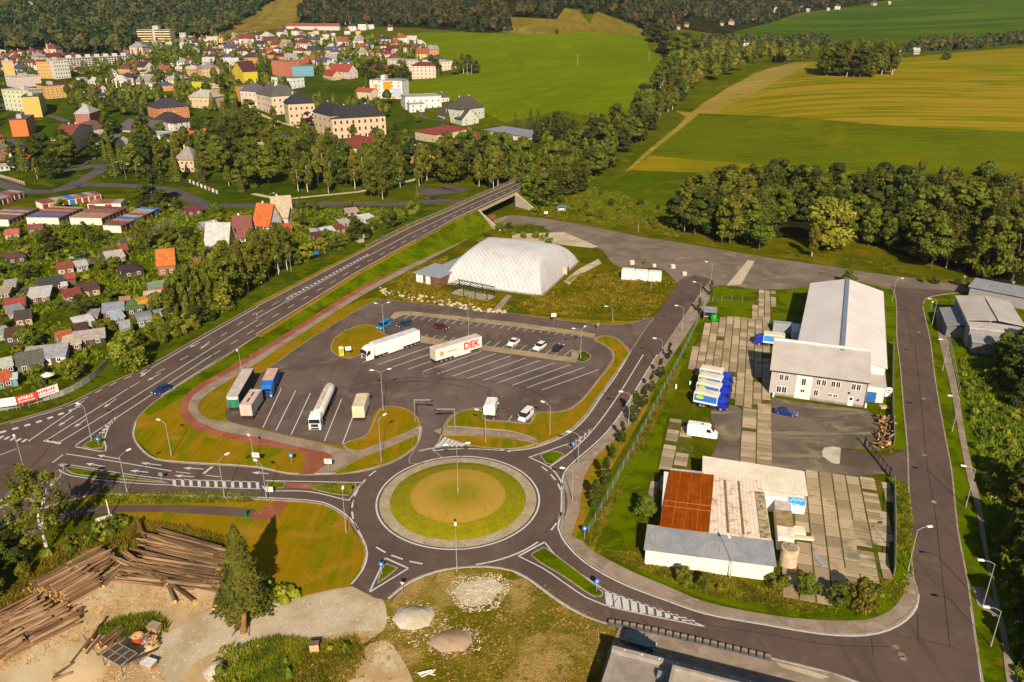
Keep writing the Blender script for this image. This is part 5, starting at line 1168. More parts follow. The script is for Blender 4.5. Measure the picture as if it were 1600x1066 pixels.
UT = [[(330,70),(640,64),(690,86),(640,98),(600,100),(520,96),(430,96),(340,110)],[(190,110),(330,100),(345,125),(250,145),(195,150)],[(0,92),(120,98),(110,108),(0,118)],[(340,92),(440,88),(520,100),(560,108),(480,114),(440,92)]]
for i in range(84):
    for _ in range(60):
        poly = UT[(0,0,0,1,1,2,3)[i % 7]]; xs = [q[0] for q in poly]; ys = [q[1] for q in poly]; px, py = random.uniform(min(xs), max(xs)), random.uniform(min(ys), max(ys))
        if not inside(poly, px, py): continue
        x, y, z = T(px, py)
        if all((x-a)**2+(y-b)**2 > (c+11)**2 for a, b, c in OCC): break
    else: continue
    wc, rc_, k = combos[i]; w = random.uniform(11, 15); wp = w/mpp(x, y, z)
    smallh(px, py, wp, random.uniform(-35, 35), random.uniform(4, 6.5), random.uniform(3, 4.5), {'h':'hip','g':'gable'}[k], WC[wc], RC[rc_], "%s %s house with %s roof among the trees of the upper town" % (SHAPE[k], wc, rc_), group="houses among the trees of the upper town", st=2, nx=3, nd=2, wh=1.5, ww=1.2)
# chimney stack and church like tall things
t = thing('chimney_stack', "tall thin brick factory chimney before the wooded hill at the left", 'chimney', T(78,94)); x, y, z = T(78,94); hh = zat(x, y, 69)-z
b = MB(); b.cyl((0,0,0),(0,0,hh),1.5,1.0,n=10); b.build('shaft', plain('#b09070', .85), t); b = MB(); b.cyl((0,0,hh),(0,0,hh+1),1.2,n=10); b.build('rim', plain('#7a5a48', .85), t)

# ------------------------------------------------------------------ garages
GR = ['#7a4438','#86503f','#92705c','#8a8078','#74403a','#9c8a78','#6a4a44']
def garage_row(pl, pr, d, n, label, blue=None, doors=('#5a2a24','#6a3a30','#4a2428','#8a3c2c'), h=2.7):
    A, B = G(*pl), G(*pr); w = math.dist(A, B)
    t = thing('garage_row', label, 'garages', (*A, 0), math.atan2(B[1]-A[1], B[0]-A[0]), "rows of garages by the gardens")
    b = MB(); b.box(0, w, 0, d, -.2, h); b.build('wall', plain('#cfc4b2', .85, .12), t)
    for i in range(n):
        x0, x1 = i*w/n, (i+1)*w/n; k = random.random()
        cc = '#2f62a8' if blue is not None and i in blue else random.choice(GR)
        dz = random.uniform(0, .12)
        b = MB(); b.add([(x0+.04,-.35,h+dz),(x1-.04,-.35,h+dz),(x1-.04,d+.2,h+.35+dz),(x0+.04,d+.2,h+.35+dz),(x0+.04,-.35,h-.03),(x1-.04,-.35,h-.03),(x1-.04,d+.2,h-.03),(x0+.04,d+.2,h-.03)], [(0,1,2,3),(0,4,5,1),(1,5,6,2),(2,6,7,3),(3,7,4,0)])
        b.build('roof', plain(cc, .85, .22), t)
        b = MB(); b.box(x0+.35, x1-.35, -.07, .03, .05, 2.2); b.build('garage_door', plain('#2f6aa0' if (blue and i in blue) else random.choice(doors), .7, .12), t)
    c, s = math.cos(t.rotation_euler.z), math.sin(t.rotation_euler.z)
    for i in range(4): occ(A[0]+c*w*(i+.5)/4-s*d/2, A[1]+s*w*(i+.5)/4+c*d/2, max(d, w/4)*.6)
garage_row((67,328),(159,312), 6, 9, "back row of garages with orange, blue and red doors", blue=(4,), doors=('#7a3020','#b0803c','#8a3c28'))
garage_row((15,354),(63,335), 12, 8, "leftmost long garage row with red brown roofs")
garage_row((93,351),(131,334), 13, 7, "middle garage row with one bright blue roof", blue=(1,))
garage_row((160,352),(199,334), 13, 7, "garage row with mixed red and grey roofs behind a bush")
garage_row((190,364),(250,335), 7, 9, "rightmost garage row with two blue roofs along the street", blue=(3,8))
garage_row((138,328),(190,327), 6, 4, "short garage row with white walls and red doors", doors=('#7a2a20','#cdbfb0'))
garage_row((0,318),(38,309), 7, 5, "far left garage row with a blue and white roof", blue=(1,))
garage_row((-18,326),(20,316), 7, 5, "second garage row at the left edge with red roofs")

# ------------------------------------------------------------------ allotment sheds
SH = [(20,374,19,'gable','#c9553a','#b8a890',"shed with salmon red gable roof at the left of the gardens"),(57,366,20,'gable','#8a4436','#8a7258',"long shed with dull red roof behind bushes below the garages"),
(28,412,26,'hip','#6a3c28','#3a3230',"garden house with dark brown hipped roof and black walls"),(104,429,22,'mono','#a8442e','#c9b090',"red roofed pergola shed beside the garden track"),
(130,424,16,'gable','#a9a69c','#b8b4a8',"pale glass greenhouse beside the red roofed pergola"),(183,411,26,'mono','#c4b8a4','#8a7a66',"flat shed with wide cream roof in the middle of the gardens"),
(195,399,12,'gable','#a03a28','#6a4a3c',"tiny red roofed hut behind the cream roofed shed"),(17,456,16,'mono','#a59d98','#b8b0a4',"grey roofed shed beside the track at the left"),
(6,468,18,'mono','#b59a78','#6a5a48',"tan roofed shed at the left edge of the gardens"),(86,455,34,'mono','#4a4644','#6a4a38',"long dark felt roofed shed in the gardens"),
(112,444,13,'gable','#a8402c','#7a4a3a',"small red roofed hut beside the long dark shed"),(103,456,7,'mono','#c9c4bc','#a8563c',"tiny white and red hut below the long dark shed"),
(142,463,28,'gable','#5a3430','#c9a04a',"shed with yellow wall and dark brown roof"),(117,472,24,'gable','#8f3426','#a08a70',"shed with deep red roof left of a round tree"),
(62,474,30,'mono','#c9c2ba','#8a6a4a',"shed with wide white roof and a small turquoise roof beside it"),(25,489,28,'gable','#a8402a','#cda95c',"yellow walled shed with red gable roof"),
(30,499,22,'mono','#8d8a88','#b5a284',"shed with grey and tan roof below the yellow shed"),(39,509,22,'mono','#5a463a','#c9a250',"dark lean-to roof on yellow posts"),
(25,537,26,'gable','#5c302a','#3c4048',"dark brown shed with blue barrel at the left"),(5,532,14,'mono','#9aa09c','#a8a498',"grey shed at the left edge under the brown one"),
(179,497,30,'gable','#8a8f9a','#8a4438',"shed with blue grey gable roof and red wall"),(187,507,18,'mono','#a4b4bc','#b0402c',"small shed with pale blue roof and red side"),
(146,505,15,'mono','#8f8a8c','#7a5a48',"small grey roof left of the blue grey gable"),(139,520,27,'mono','#d0cac2','#6a4438',"shed with white flat roof"),
(131,527,16,'mono','#5a342c','#4a342c',"brown lean-to beside the white flat roof"),(143,541,42,'gable','#a5988a','#4a3628',"long weathered grey roofed barn in the lower gardens"),
(106,540,20,'gable','#b0522c','#8a7a60',"shed with orange red roof left of the long grey barn"),(114,549,26,'mono','#cdb890','#7a6a50',"low cream roof before the long grey barn"),
(83,570,38,'mono','#a8a5a4','#d0ccc4',"white walled shed with grey flat roof and dark windows"),(55,573,36,'mono','#b5a08c','#a89a84',"shed with patched tan and grey roof"),
(50,580,36,'mono','#6e6a55','#7a6a50',"mossy flat roof below the patched roof"),(9,607,20,'gable','#c4502a','#6f8a78',"small hut with bright orange red roof at the left edge"),
(14,584,15,'mono','#c9c2b0','#7a6a58',"low white plank table roof at the left"),(25,604,7,'mono','#b4c4c0','#6f9a94',"narrow turquoise cabin beside the orange red hut"),
(210,433,30,'hip','#43282c','#4a3a34',"dark purple brown garden pavilion with hipped roof"),(262,430,26,'gable','#c9661c','#b06a34',"bright orange A frame cottage in the gardens"),
(318,421,24,'gable','#a0503c','#b8a898',"long shed with faded red roof beside the dark carport"),(355,415,17,'mono','#b8a89c','#a89888',"pale pink roofed shed left of the birch row"),
(332,361,26,'gable','#8f9aa2','#9a6a52',"shed with blue grey roof behind the pale roofed house"),(326,409,32,'mono','#2c2a34','#4a3a34',"wide black flat carport roof before the yellow walled house"),
(305,337,24,'gable','#7a2630','#6a3a34',"barn with wine red roof beside the street bend"),(250,460,24,'gable','#6f9068','#8a5a40',"shed with sage green roof"),
(265,460,17,'mono','#c2c4c4','#a8a8a4',"small white roof beside the sage green one"),(285,454,22,'mono','#a9aeb2','#8a2a34',"shed with grey roof and crimson wall"),
(306,444,26,'gable','#b4b4b8','#c2b8ac',"long white shed with pale grey roof"),(323,440,18,'mono','#9a9aa0','#8a5a54',"grey roof right of the long white shed"),
(310,453,14,'mono','#a8c8a0','#98a890',"small mint green roof by the birches"),(338,440,13,'gable','#8f9498','#9a9488',"grey shed close to the birch row"),
(262,469,26,'gable','#b0584a','#8a2a34',"shed with pink red roof among the row of sheds"),(240,476,24,'gable','#c2a088','#cdc0b4',"shed with pale pink roof and white wall"),
(229,485,18,'arch','#c98a1c','#c98a1c',"arched orange plastic tunnel hut"),(213,493,24,'mono','#5a8038','#6a1c2c',"shed with green roof and dark crimson wall"),
(228,511,20,'arch','#7c8488','#8a8f90',"grey arched greenhouse in the lower gardens"),(257,505,18,'arch','#8a9090','#98a09c',"small grey greenhouse left of the birch trunks"),
(201,522,14,'gable','#98989c','#a8a49c',"tiny grey hut in the lower gardens"),(197,483,14,'gable','#a86a54','#a87a60',"small pinkish roof beside the green roofed shed"),
(447,365,20,'gable','#c04a20','#8a4a34',"low orange red roof beside the beige roofed house"),(421,374,17,'mono','#b04a34','#cfc6ba',"small white hut with red flat roof"),
(437,378,20,'mono','#7f9088','#6a2a2c',"dark red shed with grey green roof"),(507,378,26,'gable','#5a3230','#6a4a44',"garden shed with dark brown gable roof by the raised road"),
(515,370,20,'gable','#b9bcc0','#9aa0a0',"white roofed shed behind the dark brown one"),(533,366,18,'mono','#8a3a30','#7a2e28',"dark red hut beside the white roofed shed"),
(541,356,16,'mono','#b5a89a','#8a4a40',"hut with pale sloping roof behind the dark red hut"),(551,339,20,'gable','#a08a74','#5a3028',"dark timber hut with tan roof far up the gardens"),
(430,402,17,'gable','#b8b4a4','#a8a494',"white framed greenhouse by the raised road"),(491,370,9,'mono','#aaa69c','#a8a094',"small grey hut in the upper gardens"),(565,379,10,'gable','#c2a090','#b89a84',"small pinkish hut close to the raised road"),
(578,349,21,'mono','#cfccc6','#c9c6c0',"white site trailer with a row of windows")]
for px, py, w, k, rf, wl_, lab in SH:
    w *= .98; rf = mute(rf, .05 if 'orange' in lab else .14); wl_ = mute(wl_, .25)
    big = 'cottage' in lab
    smallh(px, py, w, random.uniform(14, 44), 3.4 if big else 1.9, (4.2 if big else {'mono':.5,'arch':1.1}.get(k, 1.2)), k, wl_, rf, lab, d=(w*.28 if w < 30 else 7), cat='greenhouse' if ('greenhouse' in lab or 'tunnel' in lab) else 'shed', name='greenhouse' if ('greenhouse' in lab or 'tunnel' in lab) else 'garden_shed', group="sheds of the allotment gardens", st=0 if w < 14 else 1, nx=2, nd=1, ww=.8, wh=.8, chim=0, ov=.3, door=w >= 14)
t = thing('tarpaulin_shelter', "bright blue tarpaulin stretched over a frame near the raised road", 'shelter', (*G(487,404),0), .3)
b = MB(); q = [[(x, y, 1.9+.5*math.sin(x*.9)*.3-.12*abs(y)) for y in (-2,-1,0,1,2)] for x in np.linspace(-2.6,2.6,8)]
for i in range(7):
    for j in range(4): b.add([q[i][j],q[i+1][j],q[i+1][j+1],q[i][j+1]], [(0,1,2,3)])
b.build('sheet', plain('#1f66b8', .6, .1), t)
for x in (-2.4,2.4):
    for y in (-1.8,1.8): b = MB(); b.cyl((x,y,0),(x,y,1.8),.06,n=5); b.build('post', M['bark'], t)
t = thing('parasol', "white garden parasol in the lower gardens", 'parasol', (*G(77,597),0))
b = MB(); b.cyl((0,0,0),(0,0,2.1),.03,n=5); b.build('pole', M['pole'], t); b = MB(); b.cyl((0,0,1.8),(0,0,2.5),1.5,.05,n=8); b.build('canopy', plain('#d8c8c0', .8), t)

# ------------------------------------------------------------------ concrete panels of the yard
PANM = NT("concrete_panel"); p = PANM.pos(); r_ = PANM.rnd()
c = PANM.mix(PANM.ramp(r_, 0, 1), alb('#a88a66'), alb('#dcb88c')); c = PANM.mix(PANM.ramp(PANM.noise(p, .35, 5, .7), .5, .72), c, alb('#a08260'))
c = PANM.mix(PANM.ramp(PANM.noise(p, 1.4, 4, .7), .6, .78), c, alb('#dcbc94')); c = PANM.mix(PANM.ramp(PANM.noise(p, .12, 3, .6), .6, .7), c, alb('#8c8464'))
PANM.col(c); PANM.rough(.95); PANM.bump(PANM.noise(p, 4, 4), .02, .8)
joint = groundmat("weedy_joints", ['#6e6418'], [('#4f6010', .4, .45, .6), ('#84704a', .3, .5, .7)], (3, .7), (5, .05))
a1 = math.atan2(-6.0, 19.0)*.93; u1 = (math.cos(a1), math.sin(a1)); n1 = (-u1[1], u1[0])
def panels(pp, du, dv, label, lay, miss=.03, stag=True, rot=0.0):
    poly = GP(pp); o = poly[0]
    ca = a1+rot; u = (math.cos(ca), math.sin(ca)); n = (-u[1], u[0])
    b = MB(); b.flat(poly, .004*lay); base = struct(b.build('concrete_paving', joint), label)
    L = [((q[0]-o[0])*u[0]+(q[1]-o[1])*u[1], (q[0]-o[0])*n[0]+(q[1]-o[1])*n[1]) for q in poly]
    x0, x1, y0, y1 = min(q[0] for q in L), max(q[0] for q in L), min(q[1] for q in L), max(q[1] for q in L)
    b = MB(); g = .1; b.add([(g,g,0),(du-g,g,0),(du-g,dv-g,0),(g,dv-g,0),(g+.02,g+.02,.07),(du-g-.02,g+.02,.07),(du-g-.02,dv-g-.02,.07),(g+.02,dv-g-.02,.07)], [(4,5,6,7),(0,1,5,4),(1,2,6,5),(2,3,7,6),(3,0,4,7)])
    me = b.mesh('panel', PANM.m); k = 0
    for i in range(int((x1-x0)/du)+1):
        sh = random.choice((0, .33, .5))*dv if stag else 0
        for j in range(-1, int((y1-y0)/dv)+1):
            x, y = x0+i*du, y0+j*dv+sh; cx_, cy_ = x+du/2, y+dv/2
            if not inside(L, cx_, cy_) or random.random() < miss: continue
            if k >= 295: continue
            k += 1
            ob = link('panel', me, base, (o[0]+u[0]*x+n[0]*y, o[1]+u[1]*x+n[1]*y, .004*lay-.02+random.uniform(0, .02)), ca+random.uniform(-.01, .01))
panels([(1075,572),(1080,556),(1104,506),(1130,498),(1205,499),(1208,560),(1206,625),(1160,640),(1110,590),(1085,585)], 1.9, 2.9, "main concrete panel yard before the white hall", 43)
panels([(1174,499),(1186,453),(1212,453),(1206,499)], 1.7, 2.9, "concrete panel drive from the asphalt yard", 44, stag=False)
panels([(1155,733),(1160,641),(1206,628),(1206,736)], 3.0, 1.5, "two column panel drive between gravel patches", 45, stag=False)
panels([(1028,738),(1046,655),(1068,655),(1085,695),(1080,735)], 2.6, 1.6, "broken panel strip at the left of the yard", 46, miss=.2)
panels([(1222,930),(1236,800),(1256,736),(1353,746),(1350,800),(1342,870),(1326,935),(1280,945)], 2.35, 2.9, "square concrete panel yard beside the warehouse", 47, miss=.03, stag=False)
panels([(1318,925),(1338,850),(1349,748),(1379,754),(1379,830),(1374,915)], 2.7, 1.05, "narrow slab strip of the yard, overgrown joints", 48, miss=.04)
panels([(1378,905),(1381,754),(1391,757),(1391,905)], 1.6, 2.2, "outer slab strip along the yard fence", 49, miss=.2)
panels([(1012,770),(1020,757),(1037,745),(1042,750),(1020,800),(1012,800)], 1.6, 2.4, "few loose panels in the grass left of the warehouse", 50, miss=.2)

# ------------------------------------------------------------------ vehicles
def wheels(par, xs, yw, r=.33, w=.22, dual=()):
    for x in xs:
        for s in (-1, 1):
            ww = w*2 if x in dual else w
            b = MB(); b.cyl((0,-ww/2,0),(0,ww/2,0),r,n=12); t = b.build('wheel', M['tyre'], par, (x, s*(yw-ww/2), r))
            b = MB(); b.cyl((0,s*(ww/2+.005)-.01,0),(0,s*(ww/2+.005)+.01,0),r*.58,n=8); b.build('rim', M['metal'], t)
def vpose(pf, pr):
    f, r = G(*pf), G(*pr); return ((f[0]+r[0])/2, (f[1]+r[1])/2, .11), math.atan2(f[1]-r[1], f[0]-r[0])
def loft(b, st, m=0):     # stations: x, half width bottom, half width top, z0, z1
    k = len(b.v)
    for x, w0, w1, z0, z1 in st: b.v += [(x,-w0,z0),(x,w0,z0),(x,w0*.5+w1*.5+.02,z0*.35+z1*.65),(x,w1,z1),(x,-w1,z1),(x,-(w0*.5+w1*.5+.02),z0*.35+z1*.65)]
    n = len(st)
    for i in range(n-1):
        for j in range(6): b.f.append((k+i*6+j, k+i*6+(j+1)%6, k+(i+1)*6+(j+1)%6, k+(i+1)*6+j)); b.m.append(m)
    b.f += [tuple(k+j for j in range(5,-1,-1)), tuple(k+(n-1)*6+j for j in range(6))]; b.m += [m, m]
def lights(t, x0, x1, z, yw):
    for s in (-1, 1):
        b = MB(); b.box(x1-.05, x1+.02, s*yw-.16, s*yw+.16, z-.08, z+.08); b.build('headlight', gloss('#d8dde0', .1), t)
        b = MB(); b.box(x0-.02, x0+.05, s*yw-.14, s*yw+.14, z-.02, z+.16); b.build('tail_light', gloss('#8a1410', .2), t)
def car(pf, pr, color, label, kind='hatch', cat='car', name='parked_car', group="parked cars", z=.11, L=4.3):
    loc_, rz = vpose(pf, pr); t = thing(name, label, cat, (loc_[0], loc_[1], z), rz, group); h = L/2
    paint = gloss(color, .28); b = MB()
    top = .86 if kind != 'van' else 1.05
    loft(b, [(-h,.72,.66,.32,.62),(-h+.08,.84,.76,.24,top-.04),(-h+.5,.88,.8,.2,top),(h-1.3,.88,.8,.2,top),(h-.5,.86,.76,.2,top-.16),(h-.08,.78,.66,.24,.6),(h,.66,.58,.32,.5)])
    b.build('body', paint, t)
    if kind == 'van': cab = (-h+.08, -h+.2, h-1.25, h-.65, 1.85)
    elif kind == 'estate': cab = (-h+.1, -h+.4, h-2.1, h-1.25, 1.44)
    elif kind == 'sedan': cab = (-h+.55, -h+1.2, h-2.1, h-1.3, 1.4)
    else: cab = (-h+.15, -h+.6, h-2.1, h-1.25, 1.46)
    x0, x1, x2, x3, ht = cab; b = MB(); w0, w1 = .79, .62 if kind != 'van' else .7
    b.add([(x0,-w0,top-.03),(x3,-w0,top-.03),(x3,w0,top-.03),(x0,w0,top-.03),(x1,-w1,ht-.05),(x2,-w1,ht-.05),(x2,w1,ht-.05),(x1,w1,ht-.05)], [(4,5,6,7),(0,1,5,4),(1,2,6,5),(2,3,7,6),(3,0,4,7)])
    b.build('glass', M['glass'], t)
    b = MB(); b.bev(x1-.06, x2+.06, -w1-.03, w1+.03, ht-.06, ht, .03)
    for xx in (x1*.5+x2*.5,):
        for s in (-1, 1): b.add([(xx-.05,s*(w0+.005),top),(xx+.05,s*(w0+.005),top),(xx+.05,s*(w1+.012),ht-.04),(xx-.05,s*(w1+.012),ht-.04)], [(0,1,2,3),(3,2,1,0)])
    if kind == 'van': b.box(x0, x0+1.6, -w0, w0, top, ht-.35)
    b.build('roof', paint, t)
    lights(t, -h, h, .62, .55); wheels(t, (-h+.8, h-.85), .86)
    for s in (-1, 1): b = MB(); b.box(x3-.35, x3-.15, s*.95-.08, s*.95+.08, top, top+.16); b.build('mirror', paint, t)
    return t
car((240,619),(266,607), '#1c2a5c', "dark blue car driving on the main road", 'hatch', name='car', group="cars on the roads", z=.1)
v = car((590,518),(611,506), '#1f6f9a', "turquoise blue van beside the lawn island in the lorry park", 'van', L=4.9)
car((624,513),(640,507), '#22324e', "dark navy estate car half hidden behind the white articulated lorry", 'estate', L=4.6)
car((699,517),(680,512), '#5a1020', "dark red car alone between the car bays", 'hatch')
car((793,545),(811,532), '#d6d3cc', "white saloon car, left of the two white cars in the bays", 'sedan')
car((834,551),(852,539), '#d6d3cc', "white hatchback car beside the dark one in the bays", 'hatch')
car((880,540),(864,554), '#14161c', "black car at the right end of the car bays", 'hatch')
car((814,661),(829,647), '#cfccc6', "white and red pickup van beside the white box van", 'van', L=4.6)
car((1244,651),(1211,645), '#15206e', "royal blue saloon car on the dusty gravel", 'sedan', L=4.7)
car((1012,1014),(984,1004), '#1d2a34', "dark teal estate car in the shade on the terrace", 'estate', L=4.6, z=.18)
for i, (a_, b_, cc, lab) in enumerate((((101,262),(112,257),'#8f98a4',"silver car parked at the end of the pale apartment block"),((122,256),(134,251),'#7a1c20',"red car in the small car park by the apartment block"),((131,258),(143,252),'#20242c',"black car in the small car park by the apartment block"),((145,252),(152,246),'#2a2c30',"dark car leaving the small car park"),((441,213),(450,209),'#30343a',"dark car on the school car park"),((450,212),(460,210),'#c8c8c8',"white car on the school car park"),((668,313),(682,311),'#22262c',"dark car on the asphalt area behind the raised road"),((112,406),(121,400),'#7a8490',"silver car on the garden track"),((128,407),(137,401),'#23272e',"dark car behind silver one on the garden track"),((308,402),(317,397),'#2e3a48',"dark car beside the black carport roof"),((622,262),(633,258),'#2c2e32',"dark car before the yellow inn"),((716,177),(726,179),'#cfccc4',"white car by the white modern building"))):
    x, y, z = T(*a_); c_ = car(a_, b_, cc, lab, 'hatch', group="cars in the town"); f, r_ = T(*a_), T(*b_); c_.location = ((f[0]+r_[0])/2, (f[1]+r_[1])/2, z+.05)
    c_.rotation_euler.z = math.atan2(f[1]-r_[1], f[0]-r_[0])
def tractor(t, x1, color, w=1.24, hc=3.6, dark='#22252a'):   # cab whose nose is at x1
    paint = gloss(color, .3); b = MB(); b.bev(x1-2.2, x1, -w, w, 1.0, hc-.5, .12)
    b.add([(x1-2.2,-w*.93,hc-.5),(x1-.35,-w*.93,hc-.5),(x1-.35,w*.93,hc-.5),(x1-2.2,w*.93,hc-.5),(x1-2.2,-w*.86,hc+.1),(x1-1.0,-w*.8,hc),(x1-1.0,w*.8,hc),(x1-2.2,w*.86,hc+.1)], [(4,5,6,7),(0,1,5,4),(1,2,6,5),(2,3,7,6),(3,0,4,7)])
    b.bev(x1-2.0, x1+.06, -w, w, .42, 1.05, .08); b.build('cab', paint, t)
    b = MB(); b.add([(x1+.012,-w+.12,1.85),(x1+.012,w-.12,1.85),(x1+.012,w-.16,hc-.62),(x1+.012,-w+.16,hc-.62)], [(0,1,2,3)])
    for s in (-1, 1): b.add([(x1-1.1,s*(w+.012),1.85),(x1-.15,s*(w+.012),1.85),(x1-.22,s*(w+.012),hc-.7),(x1-1.05,s*(w+.012),hc-.7)], [(0,1,2,3) if s < 0 else (3,2,1,0)])
    b.build('window', M['glass'], t)
    b = MB(); b.box(x1+.01, x1+.07, -.75, .75, 1.05, 1.7); b.box(x1+.05, x1+.1, -.9, .9, .5, .9); b.build('grille', plain(dark, .5), t)
    for s in (-1, 1):
        b = MB(); b.box(x1+.05, x1+.1, s*.95-.2, s*.95+.2, .62, .88); b.build('headlight', gloss('#d8dde0', .1), t)
        b = MB(); b.box(x1-.15, x1+.1, s*(w+.2)-.08, s*(w+.2)+.08, 1.7, 2.5); b.build('mirror', plain(dark, .5), t)
    b = MB(); b.box(x1-6.0, x1-2.1, -.45, .45, .6, 1.0); b.box(x1-3.6, x1-2.4, -1.15, -.6, .4, .95); b.box(x1-3.6, x1-2.4, .6, 1.15, .4, .95); b.build('chassis', M['dkmetal'], t)
    wheels(t, (x1-1.25,), 1.2, .5, .3); wheels(t, (x1-4.9,), 1.2, .5, .3, dual=(x1-4.9,))
def boxtrailer(t, x0, x1, color, roofc, z0=1.05, z1=3.9, axles=3, front=False, w=1.27):
    b = MB(); b.bev(x0, x1, -w, w, z0, z1, .05); b.build('box_body', color if not isinstance(color, str) else plain(color, .5, .05), t)
    b = MB(); b.box(x0+.04, x1-.04, -w+.04, w-.04, z1, z1+.03); b.build('box_roof', plain(roofc, .7, .12), t)
    b = MB(); b.box(x0+.1, x1-.1, -.5, .5, .75, z0); b.box(x0-.02, x0+.12, -1.2, 1.2, .45, .75); b.build('chassis', M['dkmetal'], t)
    for s in (-1, 1):
        b = MB(); b.box(x0-.03, x0, s*.63-.6, s*.63+.6, z0+.08, z1-.08); d = b.build('rear_door', plain(roofc, .5, .05), t)
        b = MB(); b.box(x0-.06, x0-.03, s*.2-.02, s*.2+.02, z0+.15, z1-.15); b.build('lock_bar', M['metal'], d)
        b = MB(); b.box(x0-.05, x0, s*1.0-.18, s*1.0+.18, .78, .98); b.build('tail_light', gloss('#8a1410', .2), t)
        if axles >= 3:
            b = MB(); b.box(x0+5.3, x1-3.6, s*1.18-.03, s*1.18+.03, .45, 1.0); b.build('side_guard', plain('#c9c6c0', .6), t)
    wheels(t, [x0+1.6+i*1.35 for i in range(axles)], 1.22, .5, .34)
def lorry(pf, pr, label, L, z=.11, name='lorry', cat='lorry', group="parked lorries"):
    loc_, rz = vpose(pf, pr); return thing(name, label, cat, (loc_[0], loc_[1], z), rz, group), L/2
t, h = lorry((570,565),(652,537), "white articulated lorry with plain white box trailer in the bays", 16.2); tractor(t, h, '#d8d4ce'); boxtrailer(t, -h, h-2.6, '#d8d4ce', '#b9b8b8')
t, h = lorry((753,545),(672,570), "white box trailer with red DEK lettering standing without a tractor", 13.8, name='trailer', cat='trailer'); boxtrailer(t, -h, h, '#d3c6ba', '#b9aca0')
for y_ in (-.9, .75): b = MB(); b.box(h-3, h-2.8, y_, y_+.15, 0, 1.0); b.build('landing_leg', M['metal'], t)
def text(par, s, x, y, z, size, m, rz=0.0, name='lettering'):
    f = bpy.data.curves.new(name, 'FONT'); f.body = s; f.size = size; f.extrude = .01; f.offset = .03*size; f.align_x = 'CENTER'; f.materials.append(m)
    o = bpy.data.objects.new(name, f); COL.objects.link(o); o.parent = par; o.location = (x, y, z); o.rotation_euler = (math.pi/2, 0, rz)
    me = bpy.data.meshes.new_from_object(o.evaluated_get(bpy.context.evaluated_depsgraph_get())); bpy.data.objects.remove(o)
    o = link(name, me, par, (x, y, z)); o.rotation_euler = (math.pi/2, 0, rz); return o
text(t, "DEK", 3.7, -1.285, 1.75, 2.5, plain('#c4261e', .6, .03))
b = MB(); b.cyl((-5.2,-1.30,2.5),(-5.2,-1.27,2.5),.6,n=16); b.build('emblem', plain('#cf8a4a', .6), t)
b = MB(); [b.box(-3.4+i*.26, -3.24+i*.26, -1.29, -1.275, 2.4, 2.4+.22+.08*(i%3 == 0)) for i in range(12)]; tag(b.build('small_lettering', plain('#6a5a50', .6), t), kind='stuff')
t, h = lorry((362,653),(395,594), "long trailer with dark green tarpaulin sides and grey roof, leftmost in the bays", 13.8, name='trailer', cat='trailer')
t.rotation_euler.z += math.pi; boxtrailer(t, -h, h, plain('#26302c', .6, .2), '#b0a49a')
b = MB(); b.box(-h-.05, -h-.03, -1.2, 1.2, 1.15, 3.2); b.build('green_rear', plain('#1c6a50', .5, .1), t)
b = MB(); b.box(-h-.07, -h-.04, -1.0, 1.0, 3.0, 3.4); b.build('rear_lettering', plain('#9fc4b0', .6), t)
t, h = lorry((417,625),(430,597), "blue lorry with worn beige tarpaulin roof beside the dark trailer", 8.6); tractor(t, h, '#1f5fae', hc=3.0); boxtrailer(t, -h, h-2.3, plain('#1d5398', .6, .1), '#b59a80', z1=3.5, axles=1)
t, h = lorry((385,660),(405,630), "grey tarpaulin trailer with dark slots in its roof", 7.4, name='trailer', cat='trailer'); t.rotation_euler.z += math.pi; boxtrailer(t, -h, h, plain('#8f8c8a', .6, .1), '#bca594', z1=3.6, axles=2)
for x_ in (-2.4, .2): b = MB(); b.box(x_, x_+2, -.2, .2, 3.62, 3.66); b.build('roof_slot', plain('#6a2430', .7), t)
t, h = lorry((491,679),(519,616), "white tanker lorry facing us in the bays", 16.2, name='tanker_lorry'); tractor(t, h, '#d5d2cc', hc=3.4)
b = MB(); x0, x1 = -h, h-2.5; nn = 12; k = len(b.v); st = [(x0,.55),(x0+.12,.95),(x0+.4,1.12)] + [(x0+.4+i*(x1-x0-.8)/6, 1.15) for i in range(1,6)] + [(x1-.4,1.12),(x1-.12,.95),(x1,.55)]
for x, r in st: b.v += [(x, r*1.05*math.cos(2*math.pi*i/16), 2.25+r*math.sin(2*math.pi*i/16)) for i in range(16)]
for s in range(len(st)-1): b.f += [(s*16+i, s*16+(i+1)%16, (s+1)*16+(i+1)%16, (s+1)*16+i) for i in range(16)]
b.f += [tuple(range(15,-1,-1)), tuple((len(st)-1)*16+i for i in range(16))]; b.m = [0]*len(b.f)
tk = b.build('tank', gloss('#d8d2c6', .3), t, smooth=True)
b = MB(); b.box(x0+.8, x1-.8, -.35, .35, 3.36, 3.42); [b.cyl((x0+1.8+i*2.3,0,3.4),(x0+1.8+i*2.3,0,3.56),.28,n=10) for i in range(5)]; b.build('walkway', plain('#b0a08c', .7), tk)
b = MB(); [b.cyl((x0+1+i*1.9,0,2.25),(x0+1.08+i*1.9,0,2.25),1.2,n=16,cap=False) for i in range(6)]; b.build('hoop', plain('#b8b2a8', .5), tk)
b = MB(); b.box(x0+.1, x1-.1, -.5, .5, .8, 1.3); b.box(x0+3, x0+6, -1.1, -.7, .5, 1.1); b.box(x0+3, x0+6, .7, 1.1, .5, 1.1); b.build('chassis', M['dkmetal'], t); wheels(t, [x0+1.6+i*1.35 for i in range(3)], 1.22, .5, .34)
